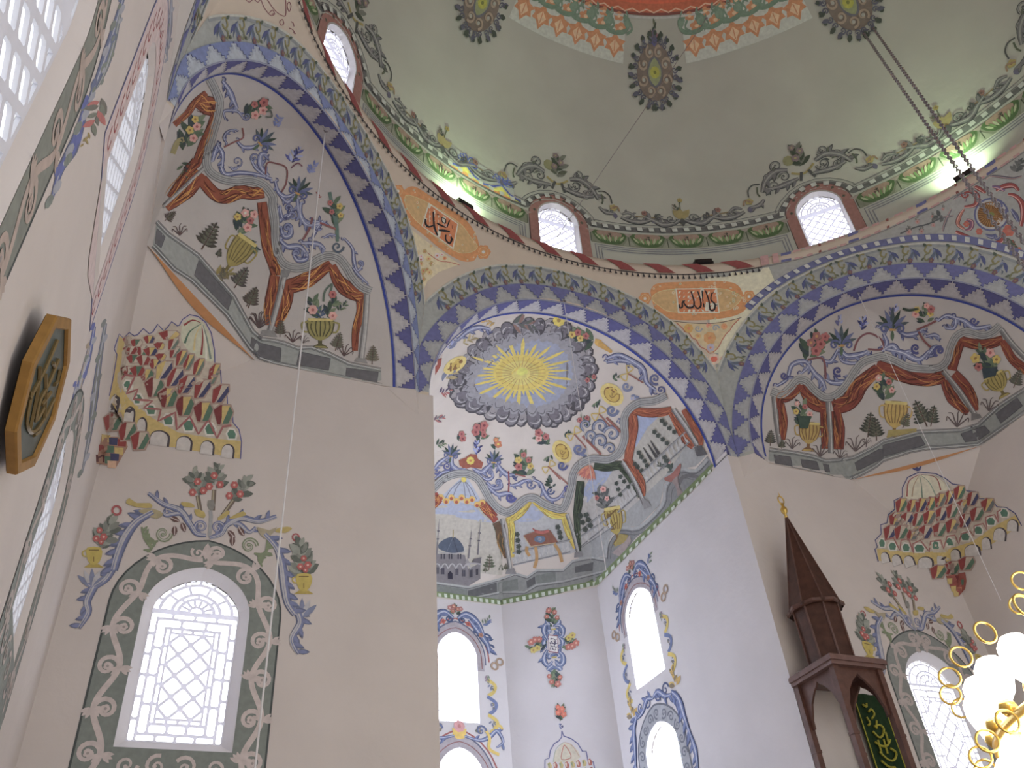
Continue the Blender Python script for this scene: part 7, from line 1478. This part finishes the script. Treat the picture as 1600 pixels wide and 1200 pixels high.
def lampset(R, n, z, ph):
    proto = None
    for k in range(n):
        a = 2*PI*(k+ph)/n
        if proto is None:
            s_ = meshobj('lamp', *lathe([(0, .05), (.035, .05), (.075, .10), (.10, .18), (.095, .26), (.06, .31), (0, .33)], 16), M_LAMP, t, True); cup = meshobj('cup', *lathe([(0, -.02), (.03, -.02), (.055, .02), (.04, .06), (.02, .06)], 16), M_GOLD, s_, True)
            lo = meshobj('loop', *tube([(.14+.062*math.cos(q*PI/8), 0, .34+.062*math.sin(q*PI/8)) for q in range(16)], .008, 6, True), M_GOLD, s_, True); proto = (s_, cup, lo)
            q = proto
        else:
            q = [o.copy() for o in proto]
            for o in q: COL.objects.link(o)
            q[0].parent = t; q[1].parent = q[0]; q[2].parent = q[0]
        q[0].location = (R*math.cos(a), R*math.sin(a), z); q[0].rotation_euler = (0, 0, a)
lampset(R1, 32, .06, .5); lampset(1.0, 18, .55, .25); lampset(1.6, 32, -.38, .0)
# chain from the dome medallion to the chandelier
pc = hit_on(1350, 52, dome)
for k, (dx, lab) in enumerate(((0, 'left strand of the pair of chains running from the right medallion down to the chandelier'), (.17, 'right strand of the pair of chains running from the right medallion down to the chandelier'))):
    A3 = pc+Vector((dx*.5, -dx, 0)); B3 = Vector((.05+dx*.3, -dx*.5, CZ+1.8)); ch = thing('chain', lab, 'chain', tuple(B3), 0, 'chains holding the chandelier')
    d = A3-B3; L = d.length; u = d.normalized(); s_ = u.orthogonal().normalized(); s2 = u.cross(s_); V, F = [], []; n = int(L/.085)
    links = []
    for i in range(n):
        c0 = u*(L*(i+.5)/n); w_ = s_ if i % 2 else s2
        links.append(tube([c0+u*.055*math.cos(q*PI/4)+w_*.024*math.sin(q*PI/4) for q in range(8)], .008, 5, True))
    part('chain_links', join(links), M_STEEL, ch); part('ceiling_hook', lathe([(0, -.05), (.03, -.04), (.045, 0), (.03, .03), (0, .04)], 10, tuple(d)), M_STEEL, ch)
# ---- minbar -------------------------------------------------------------------------------------------
MX, MY, MS = 3.085, 6.525, .425
t = thing('pulpit_tower', 'tall brown wooden pulpit with open kiosk and pointed spire beside the apse', 'pulpit', (MX, MY, 0))
ZC = 6.0; zb0 = 4.35
part('base', join([box(-MS-.05, MS+.05, -MS-.05, MS+.0, 0, 4.3), box(-MS-.09, MS+.09, -MS-.09, MS, 4.3, 4.42)]), M_WOOD, t)
part('stair_flank', join([([(-MS, -MS-.05, 0), (MS, -MS-.05, 0), (MS, -MS-.05, 4.3), (-MS, -MS-.05, 4.3), (-MS, -MS-3.4, 0), (MS, -MS-3.4, 0), (MS, -MS-3.4, .25), (-MS, -MS-3.4, .25)], [(4, 5, 6, 7), (0, 3, 7, 4), (1, 5, 6, 2), (3, 2, 6, 7)])]), M_WOODD, t)
for sx in (-1, 1):
    for sy in (-1, 1):
        x, y = sx*(MS-.035), sy*(MS-.035)
        part('post', join([box(x-.045, x+.045, y-.045, y+.045, 4.42, ZC-.08), box(x-.055, x+.055, y-.055, y+.055, 4.42, 4.52), box(x-.052, x+.052, y-.052, y+.052, 5.0, 5.04)]), M_WOOD, t)
def archboard(axis, s_):
    w_ = MS-.07; z1 = ZC-.08
    O = [(-w_, z1-.62), (-w_, z1), (w_, z1), (w_, z1-.62)]
    ar = [(w_-.05, z1-.62), (w_-.055, z1-.50), (w_-.10, z1-.40), (w_-.13, z1-.31), (w_-.20, z1-.22), (.10, z1-.16), (.04, z1-.12), (0, z1-.07)]
    lp = O+ar+[(-x, z) for x, z in ar[::-1][1:]]
    V, F = plate(lp, ()); n = len(V); d = MS-.05; P = []
    for e in (d-.02, d+.015): P += [((x, s_*e, z) if axis else (s_*e, x, z)) for x, z in V]
    m_ = len(lp); from_l = [((x, s_*(d+k), z) if axis else (s_*(d+k), x, z)) for k in (-.02, .015) for x, z in lp]
    F2 = [tuple(f) for f in F]+[tuple(i+n for i in f) for f in F]; b = len(P); P += from_l
    F2 += [(b+i, b+(i+1) % m_, b+m_+(i+1) % m_, b+m_+i) for i in range(m_)]
    return P, F2
for ax, s_ in ((True, -1), (True, 1), (False, -1), (False, 1)):
    if not (ax and s_ == 1): part('arch_board', archboard(ax, s_), M_WOOD, t)
part('cornice', join([box(-MS-.05, MS+.05, -MS-.05, MS, ZC-.085, ZC-.03), box(-MS-.075, MS+.075, -MS-.075, MS, ZC-.03, ZC+.03), box(-MS-.055, MS+.055, -MS-.055, MS, ZC+.03, ZC+.055)]), mat('polished_brown_wood', (.17, .10, .09), rough=.25, spec=.6, noise_amt=.15, scale=9), t)
def octo(r0, r1, z0, z1, n=8, ph=PI/8):
    V = [(r*math.cos(2*PI*k/n+ph), r*math.sin(2*PI*k/n+ph), z) for r, z in ((r0, z0), (r1, z1)) for k in range(n)]
    return V, [(k, (k+1) % n, n+(k+1) % n, n+k) for k in range(n)]+[tuple(range(n))[::-1], tuple(range(n, 2*n))]
dr = part('drum', join([octo(.33, .34, ZC+.05, 6.93), octo(.36, .35, ZC+.05, ZC+.14)]), M_WOODD, t)
part('drum_moulding', join([tube([(.335*math.cos(2*PI*k/8+PI/8), .335*math.sin(2*PI*k/8+PI/8), ZC+.06), (.345*math.cos(2*PI*k/8+PI/8), .345*math.sin(2*PI*k/8+PI/8), 6.93)], .018, 6) for k in range(8)]), M_WOOD, dr)
sp = part('spire', join([octo(.40, .41, 6.93, 6.97), octo(.39, .012, 6.97, 8.55)]), M_WOODD, t)
part('spire_moulding', join([tube([(.39*math.cos(2*PI*k/8+PI/8), .39*math.sin(2*PI*k/8+PI/8), 6.97), (.01*math.cos(2*PI*k/8+PI/8), .01*math.sin(2*PI*k/8+PI/8), 8.56)], .012, 6) for k in range(8)]+[lathe([(.40, 6.92), (.425, 6.94), (.425, 6.98), (.39, 6.99)], 8)]), M_WOOD, sp)
part('finial', join([lathe([(0, 8.52), (.03, 8.54), (.02, 8.6), (.05, 8.65), (.055, 8.7), (.02, 8.76), (.03, 8.79), (.01, 8.82)], 16), tube([(.055*math.cos(q), 0, 8.87+.075*math.sin(q)) for q in [PI*1.5+2*PI*i/16 for i in range(16)]], [.012]*16, 6, True), lathe([(0, 8.93), (.012, 8.94), (.002, 9.02)], 8)]), M_GOLD, t, True, 'small gilt finial')
part('rail', join([box(-MS+.06, MS-.06, -MS, -MS+.04, 4.42, 4.56), box(-MS, -MS+.04, -MS+.06, MS-.06, 4.42, 4.56), box(MS-.04, MS, -MS+.06, MS-.06, 4.42, 4.56)]), M_WOOD, t)
# green banner hanging at the back of the kiosk
M_GREEN = mat('dark_green_velvet', (.018, .045, .018), rough=.9, noise_amt=.2, scale=20); M_GTH = mat('gold_embroidery', (.42, .40, .06), rough=.5, noise_amt=.3, scale=60)
xa, xb = on_plane(1338, 1110, (0, 1, 0), 6.9).x, on_plane(1404, 1165, (0, 1, 0), 6.9).x
bt = thing('green_banner', 'dark green cloth with gold Arabic embroidery hanging inside the pulpit kiosk', 'banner', ((xa+xb)/2, 6.9, 4.45)); wd = (xb-xa)/2
zt = 5.9-4.45
part('cloth', grid(16, 20, lambda s, v: (-wd+2*wd*s, -.012*math.sin(s*14+v*2), zt*v)), M_GREEN, bt, True)
part('fringe', join([box(wd-.035, wd-.015, -.02, -.008, 0, zt), box(-wd+.015, -wd+.03, -.02, -.008, 0, zt)]), M_GTH, bt)
SC_ = []
rnd = random.Random(12)
for P in ([(-.5, .90), (-.2, .82), (.1, .86), (.3, .95), (.1, 1.0), (-.3, .97)], [(-.6, .75), (-.2, .70), (.2, .72), (.5, .8)], [(-.5, .62), (-.1, .52), (.3, .52), (.6, .62), (.3, .68)], [(-.3, 1.08), (0, 1.15), (-.1, 1.22), (-.35, 1.18)], [(-.6, .5), (-.2, .42), (.2, .42)], [(.0, .6), (.05, .8)], [(.3, .75), (.35, .9)], [(-.4, .6), (-.35, .78)], [(-.6, 1.28), (-.4, 1.25), (-.3, 1.3)], [(-.2, .94), (.0, 1.06)], [(-.7, .98), (-.5, 1.02), (-.6, 1.1)]):
    Q = catmull([(x*wd*.95, -.03, z) for x, z in P], 5); SC_.append(tube(Q, .016, 5))
part('embroidery', join(SC_), M_GTH, bt)
# ---- octagonal plaque on the left wall -------------------------------------------------------------------
PXL, cy_, cz_, Rp = -6.812, 1.40, 4.657, .447
t = thing('calligraphy_plaque', 'octagonal dark green board with gold lettering and ochre frame on the side wall', 'wall plaque', (PXL, cy_, cz_)); t.rotation_euler = (-.067, .066, -.029)
def oc(r, x): return [(x, r*math.cos(2*PI*k/8+PI/8), r*math.sin(2*PI*k/8+PI/8)) for k in range(8)]
ringf = lambda A, B: [(k, (k+1) % 8, 8+(k+1) % 8, 8+k) for k in range(8)]
M_FR = mat('ochre_gilt_frame', (.36, .20, .055), rough=.45, metal=.2, noise_amt=.15, scale=12)
L5 = [oc(Rp, -.03), oc(Rp, .012), oc(Rp*.985, .022), oc(Rp*.86, .022), oc(Rp*.84, .006)]
part('frame', (sum(L5, []), [(8*i+k, 8*i+(k+1) % 8, 8*i+8+(k+1) % 8, 8*i+8+k) for i in range(4) for k in range(8)]), M_FR, t)
part('back_board', (oc(Rp*.98, -.035), [tuple(range(8))]), M_BLACK, t)
part('panel', (oc(Rp*.85, .004), [tuple(range(8))]), mat('dark_green_panel', (.07, .10, .095), rough=.3, noise_amt=.25, scale=8), t)
lt = [[(-.35, .35), (-.3, .0), (-.32, -.35)], [(-.05, .4), (0, .1), (-.02, -.1), (.15, -.2), (.2, 0)], [(.4, .3), (.35, -.05), (.2, -.3), (-.1, -.42), (-.35, -.3)], [(-.2, .05), (.1, .06), (.36, .02)], [(.15, .45), (.25, .38), (.2, .3)], [(-.45, -.1), (-.2, -.15), (.1, -.35)], [(.42, -.1), (.3, -.25)], [(-.15, .25), (-.05, .3)], [(.1, -.05), (.2, .2)]]
part('lettering', join([tube(catmull([(.010, y*Rp*1.3, z*Rp*1.3) for y, z in P], 5), .012, 5) for P in lt]), mat('faded_gold_paint', (.22, .16, .07), rough=.4), t)
part('bracket', box(-.13, -.03, -.10, .10, Rp*.55, Rp*.6), M_BLACK, t)
